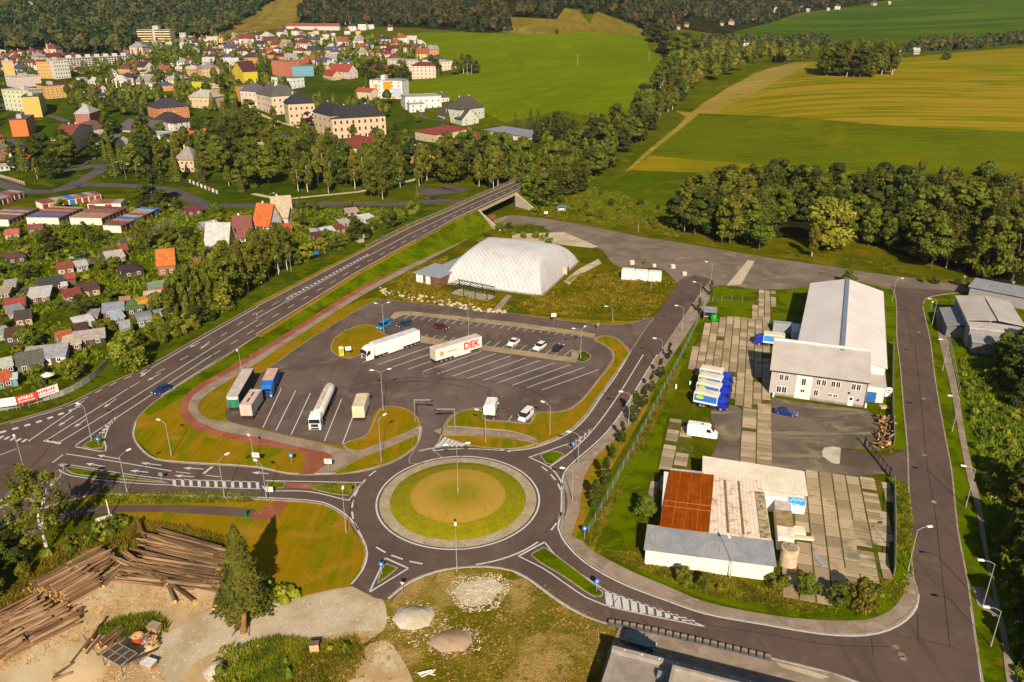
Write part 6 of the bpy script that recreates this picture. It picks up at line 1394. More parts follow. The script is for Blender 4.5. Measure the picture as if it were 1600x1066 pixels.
t, h = lorry((571,628),(560,664), "white lorry with beige tarpaulin roof at the right end of the bays", 8.4); tractor(t, h, '#d6d3cd', hc=3.0); boxtrailer(t, -h, h-2.2, '#d3cfc9', '#c2b292', z1=3.5, axles=1)
t, h = lorry((772,634),(764,657), "white box van beside the white and red pickup", 5.9, name='box_van', cat='van', group="parked vans"); tractor(t, h, '#d6d3cd', hc=2.5, w=1.0); boxtrailer(t, -h, h-1.9, '#d6d3cd', '#cfcbc4', z0=.9, z1=3.1, axles=1, w=1.1)
def delivery(pf, pr, label):
    t, h = lorry(pf, pr, label, 7.2, z=.06, name='delivery_lorry', group="blue delivery lorries in the yard"); tractor(t, h, '#152a9c', hc=2.7, w=1.1); boxtrailer(t, -h, h-2.1, '#cfcdc6', '#cbbfae', z1=3.4, axles=1, w=1.2)
    for s in (-1, 1):
        b = MB(); b.box(-h+.15, h-2.25, s*1.215-.01, s*1.215+.01, 1.5, 3.0); pn = b.build('side_print', plain('#2f86c4' if 'hall' in label else '#2a66b8', .5, .05), t)
        b = MB(); n = 18; q = [(-h+1.3+.9*math.cos(2*math.pi*i/n), s*1.24, 2.45+.42*math.sin(2*math.pi*i/n)) for i in range(n)]; b.add(q, [tuple(range(n)) if s < 0 else tuple(range(n-1,-1,-1))]); b.build('oval_emblem', plain('#9fc43a', .5, .04), pn)
        b = MB(); b.add([(-h+.15,s*1.23,3.05),(h-2.25,s*1.23,3.05),(h-2.25,s*1.23,3.25),(-h+.15,s*1.23,3.3)], [(0,1,2,3) if s < 0 else (3,2,1,0)]); b.build('yellow_stripe', plain('#c9b83a', .5, .04), pn)
    return t
delivery((1139,602),(1097,594), "blue cabbed delivery lorry, farthest of the four in a row")
delivery((1139,614),(1094,605), "blue cabbed delivery lorry, second farthest of the four in a row")
delivery((1136,627),(1092,617), "blue cabbed delivery lorry, third farthest of the four in a row")
delivery((1132,641),(1089,632), "blue cabbed delivery lorry, nearest of the four with green oval showing")
delivery((1176,537),(1226,543), "blue cabbed delivery lorry unloading at the hall wall")
t, h = lorry((1123,686),(1071,678), "white high roofed delivery van parked alone in the yard", 6.0, z=.06, name='delivery_van', cat='van', group="parked vans")
b = MB(); loft(b, [(-h,.92,.84,.4,2.6),(-h+.1,1.0,.88,.3,2.72),(h-1.9,1.0,.88,.3,2.72),(h-1.45,1.0,.84,.3,2.5),(h-.75,1.0,.8,.3,1.45),(h-.1,.92,.7,.35,1.15),(h,.8,.6,.4,.9)]); b.build('body', gloss('#d6d4d0', .3), t)
b = MB(); b.add([(h-1.4,-.8,2.42),(h-1.4,.8,2.42),(h-.78,.76,1.52),(h-.78,-.76,1.52)], [(3,2,1,0)])
b.v = [(x+.03, y, z+.03) for x, y, z in b.v]
for s in (-1, 1): b.add([(h-2.2,s*1.0,1.5),(h-1.1,s*.985,1.5),(h-1.5,s*.95,2.2),(h-2.2,s*.96,2.2)], [(0,1,2,3),(3,2,1,0)])
b.build('window', M['glass'], t); lights(t, -h, h, .8, .75); wheels(t, (-h+1.1, h-1.0), .98, .36, .24)
b = MB(); b.box(-.3, .1, -.15, .15, 2.72, 2.85); b.build('roof_vent', M['dkmetal'], t)
b = MB(); b.box(-h+1.2, -h+2.9, -1.03, -1.0, 1.3, 1.4); b.build('lettering', plain('#a8a8a8', .6), t)
# ------------------------------------------------------------------ street lamps
def lamp(px, py, H, arms, label, L=1.6, group="street lamps", rz_px=None):
    # arms: list of picture angles of the arms given as plan degrees
    x, y = G(px, py); t = thing('street_lamp', label, 'street lamp', (x, y, 0), 0, group)
    b = MB(); b.cyl((0,0,0),(0,0,1.2),.11,.09,n=8); b.cyl((0,0,1.2),(0,0,H),.07,.045,n=8); b.build('pole', M['pole'], t)
    for a in arms:
        dx, dy = math.cos(R(a)), math.sin(R(a))
        b = MB(); b.cyl((0,0,H-.02),(dx*L*.5,dy*L*.5,H+.38),.04,n=6); b.cyl((dx*L*.5,dy*L*.5,H+.38),(dx*L,dy*L,H+.45),.035,n=6); b.build('arm', M['pole'], t)
        b = MB(); b.box(L-.1, L+.75, -.19, .19, -.08, .06); b.box(L, L+.7, -.13, .13, -.11, -.07); b.build('lamp_head', plain('#d9d9d6', .4, .03), t, (0,0,H+.46), R(a))
    return t
LAMPS = [(1472.5,579.5,7.5,[165],"on the right road opposite the white hall"),(1487.5,674.5,7.5,[165],"on the right road opposite the gravel lot"),(1509,792,7.5,[165],"on the right road opposite the panel yard"),
(1535.6,947.6,7.5,[170],"at the paved crossing place on the right road"),(1456,508,7,[165],"beside the red triangle sign at the right junction"),(1394,471,6.5,[15],"behind the far corner of the white hall"),(1418.7,892,7.5,[10],"on the yard side of the right road"),
(982,664,7,[165],"beside the row of poplars halfway up the road"),(903,727,6.5,[165],"at the splitter island north east of the roundabout"),(894,783,6,[165],"by the roundabout's eastern edge"),
(1032,575,7,[160],"beside the poplars above the halfway lamp"),(1065,520,7,[160],"beside the road near the grey shelter"),(1092,480,7,[160],"near the end of the poplar row"),(1110,446,7,[160],"where the road meets the worn asphalt yard"),
(596,723,9,[60],"on the lawn strip above the roundabout"),(268,713,7,[150],"on the big lawn inside the junction curve"),(351,778,7.5,[60],"south of the striped crossing"),(199,771,7.5,[60],"at the end of the long median"),
(417,782,7,[140],"before the red crossing"),(541,832,7,[100],"at the south west rim of the roundabout"),(143.7,689.5,7.5,[150],"on the triangular island"),(40,742,7,[130],"behind the birch at the lower left junction"),
(714,893.5,7,[95],"on the grass south of the roundabout"),(758.7,692,6.5,[150],"on the small lawn north of the roundabout"),(859,680,6.5,[140],"on the curved lawn by the north east arm"),
(378,585,5,[120],"beside the cycle path behind the dark trailer"),(397,722,4.5,[120],"by the white sign on the cycle path lawn"),(1548,1010,6,[170],"at the lower right edge of the picture"),
(455,424,6,[150],"beside the raised road by the gardens"),(1017,452,5,[170],"in the rough grass behind the white wrapped stack"),(957,503,4,[170],"at the car park ring road"),(1140,905,6,[100],"before the white warehouse wall")]
for px, py, H, ar, w in LAMPS: lamp(px, py, H, ar, "single arm street lamp "+w)
for px, py, H, ar, w in ((600,519,7.5,[40,160],"double arm lamp beside the turquoise van"),(732,527,7.5,[40,160],"double arm lamp behind the red lettered trailer"),(907,561,7.5,[60,170],"double arm lamp on the weedy end island"),(599,642,9,[30,170],"tall double arm lamp on the lawn bump by the bays")):
    lamp(px, py, H, ar, w)
t = lamp(*px_of(C0[0], C0[1], 0), 9.5, [10,190], "tall double arm lamp in the middle of the roundabout", L=1.6); t.location.z = 1.2
# lamps of the town street
for px, py, w in ((197,281,"by the town street left of the big linden"),(215,281,"left of the big linden tree, the nearer"),(307,281,"beside the painted wall"),(369,375,"beside the brown red roofed house"),(424,330,"behind the garden houses"),(180,277,"at the small car park curve")): lamp(px, py, 7, [40], "street lamp "+w, group="street lamps of the town")
# wooden poles, poles on the fields
def pole(px, py, H, label, col='#4a3c30', r=.12, cross=True):
    x, y, z = T(px, py); t = thing('utility_pole', label, 'pole', (x, y, z), random.uniform(0, 3), "poles")
    b = MB(); b.cyl((0,0,0),(0,0,H),r,r*.7,n=6); b.build('shaft', plain(col, .9, .15), t)
    if cross: b = MB(); b.box(-.8, .8, -.05, .05, H-.5, H-.38); b.build('crossarm', plain(col, .9, .15), t)
pole(122,812,7.5,"dark wooden pole beside the birch by the footpath", cross=False); pole(172,808,3.5,"short white post in the weeds above the logs", '#c9c4b8', cross=False)
for px, py, h, w, c_ in ((808,106,9,"dark pole at the left of the bright green field",'#5a4c40'),(902,103,10,"pale pole in the middle of the bright green field",'#b9a98c'),(1014,97,10,"pale pole at the right of the bright green field",'#b9a98c'),(730,117,10,"white pole before the flats at the field edge",'#c9c9c4'),(737,117,9,"second white pole before the flats at the field edge",'#c9c9c4'),(1176,48,14,"dark pole on the far green hill",'#4a443c'),(873,343,6,"wooden pole beside the small blue roofed stop",'#5a4a3c'),(997,363,4,"thin post in the meadow edge",'#8a8a80')): pole(px, py, h, w, c_)
# ------------------------------------------------------------------ signs
def signpost(px, py, H, kind, label, rz=0.0, z=0.0):
    x, y = G(px, py); t = thing('road_sign', label, 'road sign', (x, y, z), rz, "road signs")
    b = MB(); b.cyl((0,0,0),(0,0,H),.05,n=6); b.build('post', M['pole'], t)
    b = MB(); n = 20
    if kind in ('blue', 'keep'):
        b.cyl((0,-.06,H-.1),(0,-.09,H-.1),.45,n=n); f = b.build('plate', plain('#1f5fae', .5, .03), t)
        b = MB(); b.box(-.05, .05, -.10, -.092, H-.35, H+.12); b.add([(-.2,-.10,H-.1),(0,-.10,H-.42),(.2,-.10,H-.1)], [(0,1,2)]) ; b.build('arrow', M['white'], f)
    elif kind == 'square':
        b.box(-.4, .4, -.09, -.06, H-.75, H+.05); f = b.build('plate', plain('#1f5fae', .5, .03), t)
        b = MB(); b.add([(-.25,-.095,H-.62),(.25,-.095,H-.62),(0,-.095,H-.12)], [(0,1,2)]); b.build('pictogram', M['white'], f)
    elif kind == 'tri':
        b.add([(0,-.06,H-.7),(.5,-.06,H+.1),(-.5,-.06,H+.1),(0,-.09,H-.7),(.5,-.09,H+.1),(-.5,-.09,H+.1)], [(0,1,2),(5,4,3),(0,3,4,1),(1,4,5,2),(2,5,3,0)]); f = b.build('plate', plain('#b02a24', .5, .03), t)
        b = MB(); b.add([(0,-.095,H-.48),(.3,-.095,H-.01),(-.3,-.095,H-.01)], [(0,1,2)]); b.build('field', M['white'], f)
    elif kind == 'back':
        b.box(-.35, .35, -.09, -.06, H-.7, H); b.build('plate', M['metal'], t)
    else:
        b.box(-.7, .7, -.09, -.06, H-.7, H+.3); f = b.build('plate', plain('#d8d8d4', .5, .03), t)
        b = MB(); [b.box(-.55, .5-.2*(i % 2), -.1, -.092, H-.5+i*.2, H-.42+i*.2) for i in range(4)]; tag(b.build('lettering', plain('#3a3a3c', .6), f), kind='stuff')
    return t
for a_ in ((155,697,1.6,'blue',"blue round sign on the triangular island"),(100,737,1.8,'back',"small grey sign at the tip of the long median"),(253,753,2.0,'back',"grey sign at the far end of the long median"),
(18,790,2.0,'blue',"blue round sign on the island behind the birch"),(456,724,2.2,'square',"blue pedestrian sign beside the red path"),(402,728,2.6,'board',"white board on the lawn by the cycle path"),(514,735,2.2,'board',"small white board at the red path's corner"),
(422,775,1.5,'board',"small white sign on the grass island before the red crossing"),(597,898,2.0,'blue',"blue round sign on the small triangular island"),(630,930,2.4,'tri',"red and white triangle sign at the log yard arm"),
(932,925,2.0,'blue',"blue round sign on the long south east splitter island"),(913,842,2.2,'blue',"blue round sign on the pavement east of the roundabout"),(1454,485,2.8,'tri',"red triangle give way sign at the right junction"),
(865,505,2.6,'board',"white and blue board beside the car bays"),(934,517,2.2,'back',"small sign at the end of the car bays"),(896,706,1.8,'blue',"sign at the hatched tip of the north east island"),
(853,339,2.0,'board',"white board by the old road"),(1505,443,2.6,'back',"pale sign beside the grove on the right"),(1581,452,2.6,'back',"white marker post sign at the far right"),(545,556,2.2,'board',"grey information board beside the yellow toilet cabin")):
    signpost(*a_, rz=random.uniform(-.25, .25), z=.13 if 'island' in a_[4] else 0)
t = thing('bus_stop', "small blue roofed waiting shelter in the meadow beside the old road", 'shelter', (*G(877,330),0), .3)
b = MB(); b.box(-1.6,1.6,.8,.9,0,2.1); b.box(-1.6,-1.5,-.6,.8,0,2.1); b.box(1.5,1.6,-.6,.8,0,2.1); b.build('wall', plain('#c2c2bc', .7), t); b = MB(); b.box(-1.8,1.8,-.8,1.1,2.1,2.25); b.build('roof', plain('#4f86b8', .6), t)
for px, py, L, ang, label in ((649,660,3.4,0,"grey steel height barrier with arm pointing right at the lorry park exit"),(711,675,3.6,180,"grey steel height barrier with arm pointing left at the lorry park exit")):
    t = thing('height_barrier', label, 'barrier', (*G(px,py),.13), R(ang), "height barriers")
    b = MB(); b.cyl((0,0,0),(0,0,5.2),.11,n=8); b.build('post', M['metal'], t); b = MB(); b.box(0,L,-.09,.09,5.0,5.2); b.build('arm', M['metal'], t); b = MB(); b.box(L-1.2,L+.5,-.12,.12,4.75,4.98); b.build('hanging_bar', M['dkmetal'], t)
# ------------------------------------------------------------------ toilet cabin, bins, shelter
t = thing('toilet_cabin', "bright yellow green portable toilet cabin on the lawn island", 'toilet cabin', (*G(534,556),.13), .25)
b = MB(); b.bev(-.58,.58,-.58,.58,.1,2.1,.06); b.build('body', plain('#b9c414', .5, .04), t)
b = MB(); b.add([(-.6,-.6,2.1),(.6,-.6,2.1),(.6,.6,2.1),(-.6,.6,2.1),(-.4,-.4,2.32),(.4,-.4,2.32),(.4,.4,2.32),(-.4,.4,2.32)], [(4,5,6,7),(0,1,5,4),(1,2,6,5),(2,3,7,6),(3,0,4,7)]); b.build('roof', plain('#cfc9a8', .6), t)
b = MB(); b.box(-.4,.4,-.61,-.58,.2,1.95); b.build('door', plain('#a6b012', .5), t); b = MB(); b.box(-.62,.62,-.62,.62,0,.1); b.build('base', M['dkmetal'], t)
t = thing('sheet_shelter', "grey corrugated metal shelter at the corner of the panel yard", 'shelter', (*G(1099,501),0), -.25)
b = MB(); b.box(0,3.2,2.9,3.0,0,2.9); b.box(0,.1,0,2.9,0,2.7); b.box(3.1,3.2,.8,2.9,0,2.7); b.build('wall', plain('#8a8d90', .5, .15), t); slabmesh(t, 'roof', [(-.2,-.3,2.6),(3.4,-.3,2.6),(3.4,3.2,3.0),(-.2,3.2,3.0)], .08, mgrey)
t = thing('glass_container', "round topped green recycling container beside the grey shelter", 'container', (*G(1115,501),0), 0)
b = MB(); n = 14; st = [(0,.9),(.15,1.0),(1.2,1.0),(1.6,.85),(1.85,.5),(1.92,.1)]
for z, r in st: b.v += [(r*math.cos(2*math.pi*i/n), r*math.sin(2*math.pi*i/n), z) for i in range(n)]
for s in range(5): b.f += [(s*n+i, s*n+(i+1)%n, (s+1)*n+(i+1)%n, (s+1)*n+i) for i in range(n)]
b.f.append(tuple(5*n+i for i in range(n))); b.m = [0]*len(b.f); b.build('body', plain('#1c8a2c', .4, .08), t, smooth=True)
b = MB(); b.cyl((0,0,1.9),(0,0,2.15),.12,n=8); b.build('hook', M['dkmetal'], t); b = MB(); b.cyl((.6,-.75,1.3),(.7,-.9,1.3),.2,n=8); b.build('hatch', M['dkmetal'], t)
t = thing('transformer_box', "white electric box on legs in the verge by the hall", 'box', (*G(1386,621),0), -.1); b = MB(); b.bev(-.7,.7,-.4,.4,.3,2.3,.06); b.build('body', M['white'], t); b = MB(); b.box(-.4,.4,-.43,-.4,1.7,1.95); b.box(-.4,.4,-.43,-.4,1.2,1.4); b.build('grille', M['dkmetal'], t); b = MB(); b.box(-.6,-.45,-.3,.3,0,.3); b.build('leg', M['dkmetal'], t); b = MB(); b.box(.45,.6,-.3,.3,0,.3); b.build('leg', M['dkmetal'], t)
tag((lambda b: (b.bev(-.9,.9,-.7,.7,0,.35,.1), b.build('manhole_cover', plain('#b59c74', .9), None, (*G(1381,637),0), 0))[1])(MB()), "square tan concrete cover in the grass by the hall", 'cover')
for i, (px, py) in enumerate(((1352,637),(1208,620),(1056,607),(1078,602))): tag((lambda b: (b.cyl((0,0,0),(0,0,1.0),.22,.2,n=10), b.build('marker_post', M['white'], None, (*G(px,py),0)))[1])(MB()), ["white marker post at the front right corner of the hall","white marker post at the front left corner of the hall","white drum in the grass left of the delivery lorries","small white post left of the delivery lorries"][i], 'post')
t = thing('cabinet', "tan electricity cabinet in the weeds at the foreground track", 'cabinet', (*G(492,1019),0), .15); b = MB(); b.bev(-.6,.6,-.35,.35,0,1.5,.05); b.build('body', plain('#c9a478', .7, .06), t); b = MB(); b.box(-.68,.68,-.42,.42,1.5,1.62); b.build('roof', plain('#6a5648', .8), t); b = MB(); b.box(-.5,.5,-.37,-.35,.15,1.4); b.build('door', plain('#c29c70', .7), t)
t = thing('lying_board', "white board lying in the weeds above the log stacks", 'board', (*G(163,812),.25), .55); b = MB(); b.bev(-1.3,1.3,-.5,.5,0,.12,.03); b.build('plate', M['white'], t); b = MB(); b.box(-1.2,-1.0,-.4,.4,-.25,0); b.build('bearer', M['bark'], t)
t = thing('litter_bin', "green bin beside the red paved crossing", 'bin', (*G(384,808),0)); b = MB(); b.cyl((0,0,0),(0,0,1.0),.3,.34,n=10); b.build('body', plain('#1f6a38', .6), t); b = MB(); b.cyl((0,0,1.0),(0,0,1.08),.36,n=10); b.build('lid', plain('#1a5a30', .6), t)
t = thing('pallet_heap', "small heap of white planks in the foreground grass", 'planks', (*G(668,1054),0))
for i in range(7): b = MB(); b.box(-.9,.9,-.08,.08,0,.06); b.build('plank', M['white'], t, (random.uniform(-.4,.4), random.uniform(-.5,.5), .05+i*.06), random.uniform(-1,1))
# ------------------------------------------------------------------ fences
def fence(pp, step, H, label, post='#8d8a84', wires=(.3,.9,1.5), wallm=None):
    q = spline(GP(pp), 8); o = q[0]; t = thing('fence', label, 'fence', (*o, 0))
    pts = []; pos = 0
    for i in range(len(q)-1):
        L = math.dist(q[i], q[i+1])
        while pos < L: f = pos/L; pts.append((q[i][0]+(q[i+1][0]-q[i][0])*f-o[0], q[i][1]+(q[i+1][1]-q[i][1])*f-o[1])); pos += step
        pos -= L
    b = MB(); b.cyl((0,0,0),(0,0,H),.045,n=5); pm = b.mesh('post', plain(post, .8))
    for p in pts: link('post', pm, t, (*p, 0))
    for a_, c_ in zip(pts, pts[1:]):
        if wallm: 
            d = math.dist(a_, c_); bb = MB(); bb.box(.06, d-.06, -.04, .04, .03, H-.08); bb.build('panel', wallm, t, (*a_, 0), math.atan2(c_[1]-a_[1], c_[0]-a_[0]))
    if not wallm:
        b = MB()
        for a_, c_ in zip(pts, pts[1:]):
            for w_ in wires: b.cyl((*a_, w_), (*c_, w_), .012, n=3, cap=False)
        tag(b.build('wire', M['metal'], t), kind='stuff')
    return t
fence([(1103,474),(1075,537),(1040,605),(1000,683),(970,740),(940,797),(912,850)], 3.6, 1.8, "wire fence on posts along the poplar row of the yard", wires=(.2,.5,.8,1.1,1.4,1.7,1.95))
fence([(1395,540),(1394,640),(1396,700)], 2.5, 1.9, "concrete panel fence beside the white hall along the verge", wallm=plain('#8a7f72', .9, .15))
fence([(1396,757),(1397,840),(1396,915)], 2.5, 1.9, "concrete panel fence on the right of the panel yard", wallm=plain('#8a7f72', .9, .15))
fence([(1470,480),(1488,560),(1500,620)], 3.0, 1.8, "wire fence beside the shed hall on the right")
fence([(0,643),(60,629),(100,618),(140,596),(172,566)], 2.5, 1.5, "grey concrete panel fence between gardens and main road", wallm=plain('#8a8478', .9, .18))
fence([(1100,474),(1130,470),(1160,472)], 3, 1.8, "short wire fence behind the green recycling container")
t = thing('yard_gate', "black steel sliding gate of the yard at the driveway", 'gate', (*G(1389,745),0), math.pi/2*1.0)
gl = math.dist(G(1389,745), G(1391,702)); b = MB(); b.box(0,gl,-.05,.05,.15,.25); b.box(0,gl,-.05,.05,1.7,1.8); b.build('rail', M['dkmetal'], t)
for x in np.linspace(.05, gl-.05, 8): b = MB(); b.box(x-.06,x+.06,-.05,.05,.25,1.7); b.build('bar', M['dkmetal'], t)
for x in (-.2, gl+.2): b = MB(); b.box(x-.15,x+.15,-.15,.15,0,2.1); b.build('post', M['dkmetal'], t)
def billboard(pl, pr, base, letter, label):
    A, B = G(*pl), G(*pr); w = math.dist(A, B); t = thing('billboard', label, 'billboard', (*A, 0), math.atan2(B[1]-A[1], B[0]-A[0]), "billboards on the garden fence")
    b = MB(); b.box(0,w,-.1,0,1.3,3.2); b.build('panel', plain(base, .6, .03), t); b = MB()
    for i in range(int(w/.5)-1): b.box(.3+i*.5, .6+i*.5, -.115, -.1, 2.3 if i % 3 else 2.2, 2.9 if i % 4 else 2.75)
    for i in range(int(w/.35)-2): b.box(.3+i*.35, .52+i*.35, -.115, -.1, 1.65, 1.9)
    tag(b.build('lettering', plain(letter, .6, .03), t), kind='stuff')
    for x in (.3, w/2, w-.3): b = MB(); b.cyl((x,.06,0),(x,.06,3.1),.06,n=5); b.build('post', M['metal'], t)
billboard((-5,646),(29,641), '#d4d0cb', '#a8a4b0', "white billboard with pale lettering, left of the three")
billboard((30,641),(62,632), '#c23a2c', '#e0d8d0', "red and white billboard, middle of the three")
billboard((62,631),(94,620), '#d4cfc8', '#b5463a', "white billboard with red lettering, right of the three")
for i, px in enumerate((297,303,309,315,321,327,333,339)):      # painted wall segments
    py = 282+i*2.4; A = G(px, py+4); b = MB(); b.box(-.85,.85,-.1,.1,0,1.7)
    tag(b.build('wall_panel', plain(['#b5a89a','#c2b4a8','#b0a89c','#c9c4c0','#c4b8b4','#b87a84','#cdc6c2','#a4b4c8'][i], .8, .1), None, (*A,0), -.75), ["%s painted wall segment beside the street bend, %s" % (c_, o_) for c_, o_ in zip(('tan','pale tan','grey tan','white','pale pink','pink','bright white','pale blue'),('first from left','second from left','third from left','fourth from left','fifth from left','sixth from left','seventh from left','last on the right'))][i], 'wall segment', "painted wall segments by the street")
t = thing('street_wall', "low wall with white pillars along the street at the left edge", 'wall', (*G(-6,275),0))
o_ = G(-6,275)
for i in range(14): q = G(-6+i*3.4, 275+i*1.05); b = MB(); b.box(-.25,.25,-.25,.25,0,1.5); b.build('pillar', plain('#c9b8a8', .8), t, (q[0]-o_[0], q[1]-o_[1], 0))
q = G(40,290); L = math.dist(o_, q); b = MB(); b.box(0,L,-.12,.12,0,1.0); b.build('wall', plain('#8f6a58', .85), t, None, math.atan2(q[1]-o_[1], q[0]-o_[0]))
# town streets
tb = MB()
def street(pp, w, name='street', label='', mat='asphalt_town', zz=.06):
    q = []
    for i in range(len(pp)-1):
        n = max(1, int(math.dist(pp[i], pp[i+1])/8))
        for j in range(n): f = j/n; q.append(T(pp[i][0]+(pp[i+1][0]-pp[i][0])*f, pp[i][1]+(pp[i+1][1]-pp[i][1])*f))
    q.append(T(*pp[-1])); pts = spline([(a[0], a[1]) for a in q], 3); zf = list(HZ([p[0] for p in pts], [p[1] for p in pts]))
    b = MB(); ribbon(b, pts, w, zz, zf=zf); struct(b.build(name, M[mat]), label)
    for p in pts[::3]: occ(p[0], p[1], w/2+1.0)
street([(-40,276),(0,286),(40,300),(80,300),(120,290),(160,289),(210,291),(268,297),(300,311),(322,324),(345,322),(420,320),(500,319),(640,318),(700,314),(735,318)], 8, 'street', "town street winding past the linden tree to the bridge")
street([(318,318),(290,332),(265,345),(240,360),(200,372),(160,400),(120,420),(60,445),(0,470)], 5, 'street', "lane leading down between the gardens and garages", zz=.075)
street([(100,268),(125,264),(150,258),(160,262),(150,270),(130,282),(105,292)], 7, 'street', "small car park lane by the apartment block", zz=.09)
street([(300,206),(330,216),(360,225),(410,222),(440,212),(470,204)], 9, 'car_park', "school car park and lane", zz=.05)
street([(655,172),(668,185),(700,190),(668,205),(640,215),(600,222),(560,226)], 6, 'street', "street below the white modern building", zz=.06)
street([(630,260),(660,266),(690,268),(640,283),(560,300),(440,312),(395,303)], 3, 'footpath', "pale footpath through the green below the town", mat='gravel', zz=.05)
street([(0,160),(20,172),(40,178),(75,180),(105,190)], 6, 'street', "street between the slab blocks", zz=.06)
street([(380,170),(400,176),(440,192),(470,200)], 4, 'footpath', "sandy path along the school front", mat='dirt', zz=.05)
street([(655,300),(700,298),(722,293)], 14, 'parking_area', "asphalt area left of the bridge", zz=.05)
street([(760,205),(800,225),(830,236)], 7, 'street', "yard lane before the industrial hall", zz=.06)
for x, y, r_ in ((0,0,0),): pass

# ------------------------------------------------------------------ boulders, stone heaps
def rock_mesh(seed, n=2):
    bm = bmesh.new(); bmesh.ops.create_icosphere(bm, subdivisions=n, radius=1); rs = np.random.default_rng(seed)
    k = rs.normal(size=(5,3))
    for v in bm.verts: v.co *= 1+.18*sum(math.sin(v.co.dot(Vector(q))*2.2) for q in k)/2; v.co.z *= .7
    me = bpy.data.meshes.new('boulder'); bm.to_mesh(me); bm.free(); return me
RK = [rock_mesh(i, 1) for i in range(4)]; rkm = plain('#b5a184', .9, .25)
for m_ in RK: m_.materials.append(rkm)
pl_ = [(590,459),(640,470),(690,478),(735,486),(790,490)]
for i in range(95):
    f = random.random()**.85*4; k = min(3, int(f)); f -= k
    px = pl_[k][0]+(pl_[k+1][0]-pl_[k][0])*f; py = pl_[k][1]+(pl_[k+1][1]-pl_[k][1])*f - random.uniform(0, 11 if px < 740 else 4)
    o = tag(link('boulder', random.choice(RK), None, (*G(px,py), .1), random.uniform(0,6)), "pale boulder in the long row of boulders before the air dome", 'boulder', "boulders before the air dome"); s = random.uniform(.3,.75); o.scale = (s, s*random.uniform(.7,1), s)
def heap(pp, H, m, label, cat='heap', rough_=.25, name='stone_heap'):
    q = spline(GP(pp), 4, True); c = (sum(p[0] for p in q)/len(q), sum(p[1] for p in q)/len(q)); b = MB(); n = len(q); nr = 9
    for r in range(nr+1):
        f = 1-r/nr
        for i, p in enumerate(q):
            w = (1-f*f)**1.1*H; nz = rough_*H*(math.sin(i*1.3+r*2.1)+math.sin(i*.53-r*1.7))*.35*(1-f)*(f+.3)
            jf = f*(1+.10*math.sin(i*2.7+r)*f+.09*math.sin(i*5.1)*f+.05*math.sin(i*1.1+r*.7)); b.v.append(((p[0]-c[0])*jf, (p[1]-c[1])*jf, w+nz-.02))
    for r in range(nr):
        for i in range(n): b.f.append((r*n+i, r*n+(i+1)%n, (r+1)*n+(i+1)%n, (r+1)*n+i))
    b.m = [0]*len(b.f); return tag(b.build(name, M[m], None, (*c,0), smooth=True), label, cat)
heap([(612,968),(622,950),(645,945),(672,949),(682,960),(668,978),(645,988),(625,984)], .95, 'heap', "white crushed stone heap in the foreground grass")
heap([(667,1005),(680,988),(705,981),(732,985),(741,1003),(725,1017),(690,1021)], .7, 'sand', "grey sand heap below the white stone heap", name='sand_heap')
heap([(704,925),(712,908),(745,905),(775,902),(787,915),(770,945),(730,949)], .12, 'heap', "flat spread of pale rubble in the grass below the roundabout", rough_=.9)
heap([(315,1052),(330,1035),(352,1028),(350,1050),(325,1068)], 1.0, 'heap', "pale stone heap at the edge of the track")
# ------------------------------------------------------------------ log yard
LM = []
barks = ['#6a4c30','#765a3e','#57402a','#84694c']
for i, bc in enumerate(barks):
    b = MB(); r0, r1 = (.17+.03*i, .13+.02*i); b.cyl((0,0,0),(1,0,0),r0,r1,n=8,cap=False,m=0)
    k = 8; b.add([(-.0,*v[1:]) for v in b.v[:8]], [tuple(range(7,-1,-1))], 1); b.add([(1.0,*v[1:]) for v in b.v[8:16]], [tuple(range(8))], 1)
    LM.append((b.mesh('log', [plain(bc, .9, .35, sc=2), plain('#c99a55', .85, .15)]), r0))
def logpile(p0, p1, far, rows, label, L=None, jit=.04, n=None, pale=False):
    # p0..p1: the row of near log ends, far: picture point of the far end of the first log
    A, B, Fp = G(*p0), G(*p1), G(*far); w = math.dist(A, B); L0 = math.dist(A, Fp); L = L or L0
    u = ((B[0]-A[0])/w, (B[1]-A[1])/w); a = math.atan2(Fp[1]-A[1], Fp[0]-A[0]); t = thing('log_pile', label, 'log pile', (*A, 0), 0, "log piles in the yard")
    n = n or int(w/.42)
    for r in range(rows):
        for i in range(max(1, n-r)):
            me, rr = random.choice(LM); s = (i+.5*r+.5)*w/n
            if 'heap' in label: z_ = 1.0*math.sin(math.pi*min(1, s/w))
            else: z_ = 0
            o = link('log', me, t, (u[0]*s+random.gauss(0,jit*2), u[1]*s+random.gauss(0,jit*2), .22+r*.36+z_*.5+random.uniform(-.02,.05)), a+random.gauss(0,jit))
            g_ = random.gauss(0, jit*2)*L; o.location.x += math.cos(a)*g_; o.location.y += math.sin(a)*g_
            l_ = L*random.uniform(.9,1.04); f = random.uniform(.85,1.25); o.scale = (l_, f, f); o.rotation_euler.y = random.gauss(0, jit*.4)
logpile((42,922),(112,946),(99,892), 5, "neat log stack with orange cut ends, second from the birch")
logpile((97,893),(131,905),(150,866), 5, "neat log stack nearest the birch trunk")
logpile((130,912),(152,916),(172,884), 2, "low log stack at the right of the neat stacks")
logpile((155,918),(165,915),(188,888), 1, "few loose logs beside the neat stacks", n=4)
logpile((-15,968),(32,1004),(52,938), 3, "weathered rough log pile at the left edge", jit=.1)
logpile((25,985),(60,1008),(100,948), 2, "pile of pale split logs below the rough pile", jit=.1)
logpile((-20,1012),(8,1035),(22,990), 3, "small log stack at the lower left corner", jit=.06)
logpile((330,955),(392,953),(338,916), 3, "log stack under the spruce with yellow cut ends", jit=.05)
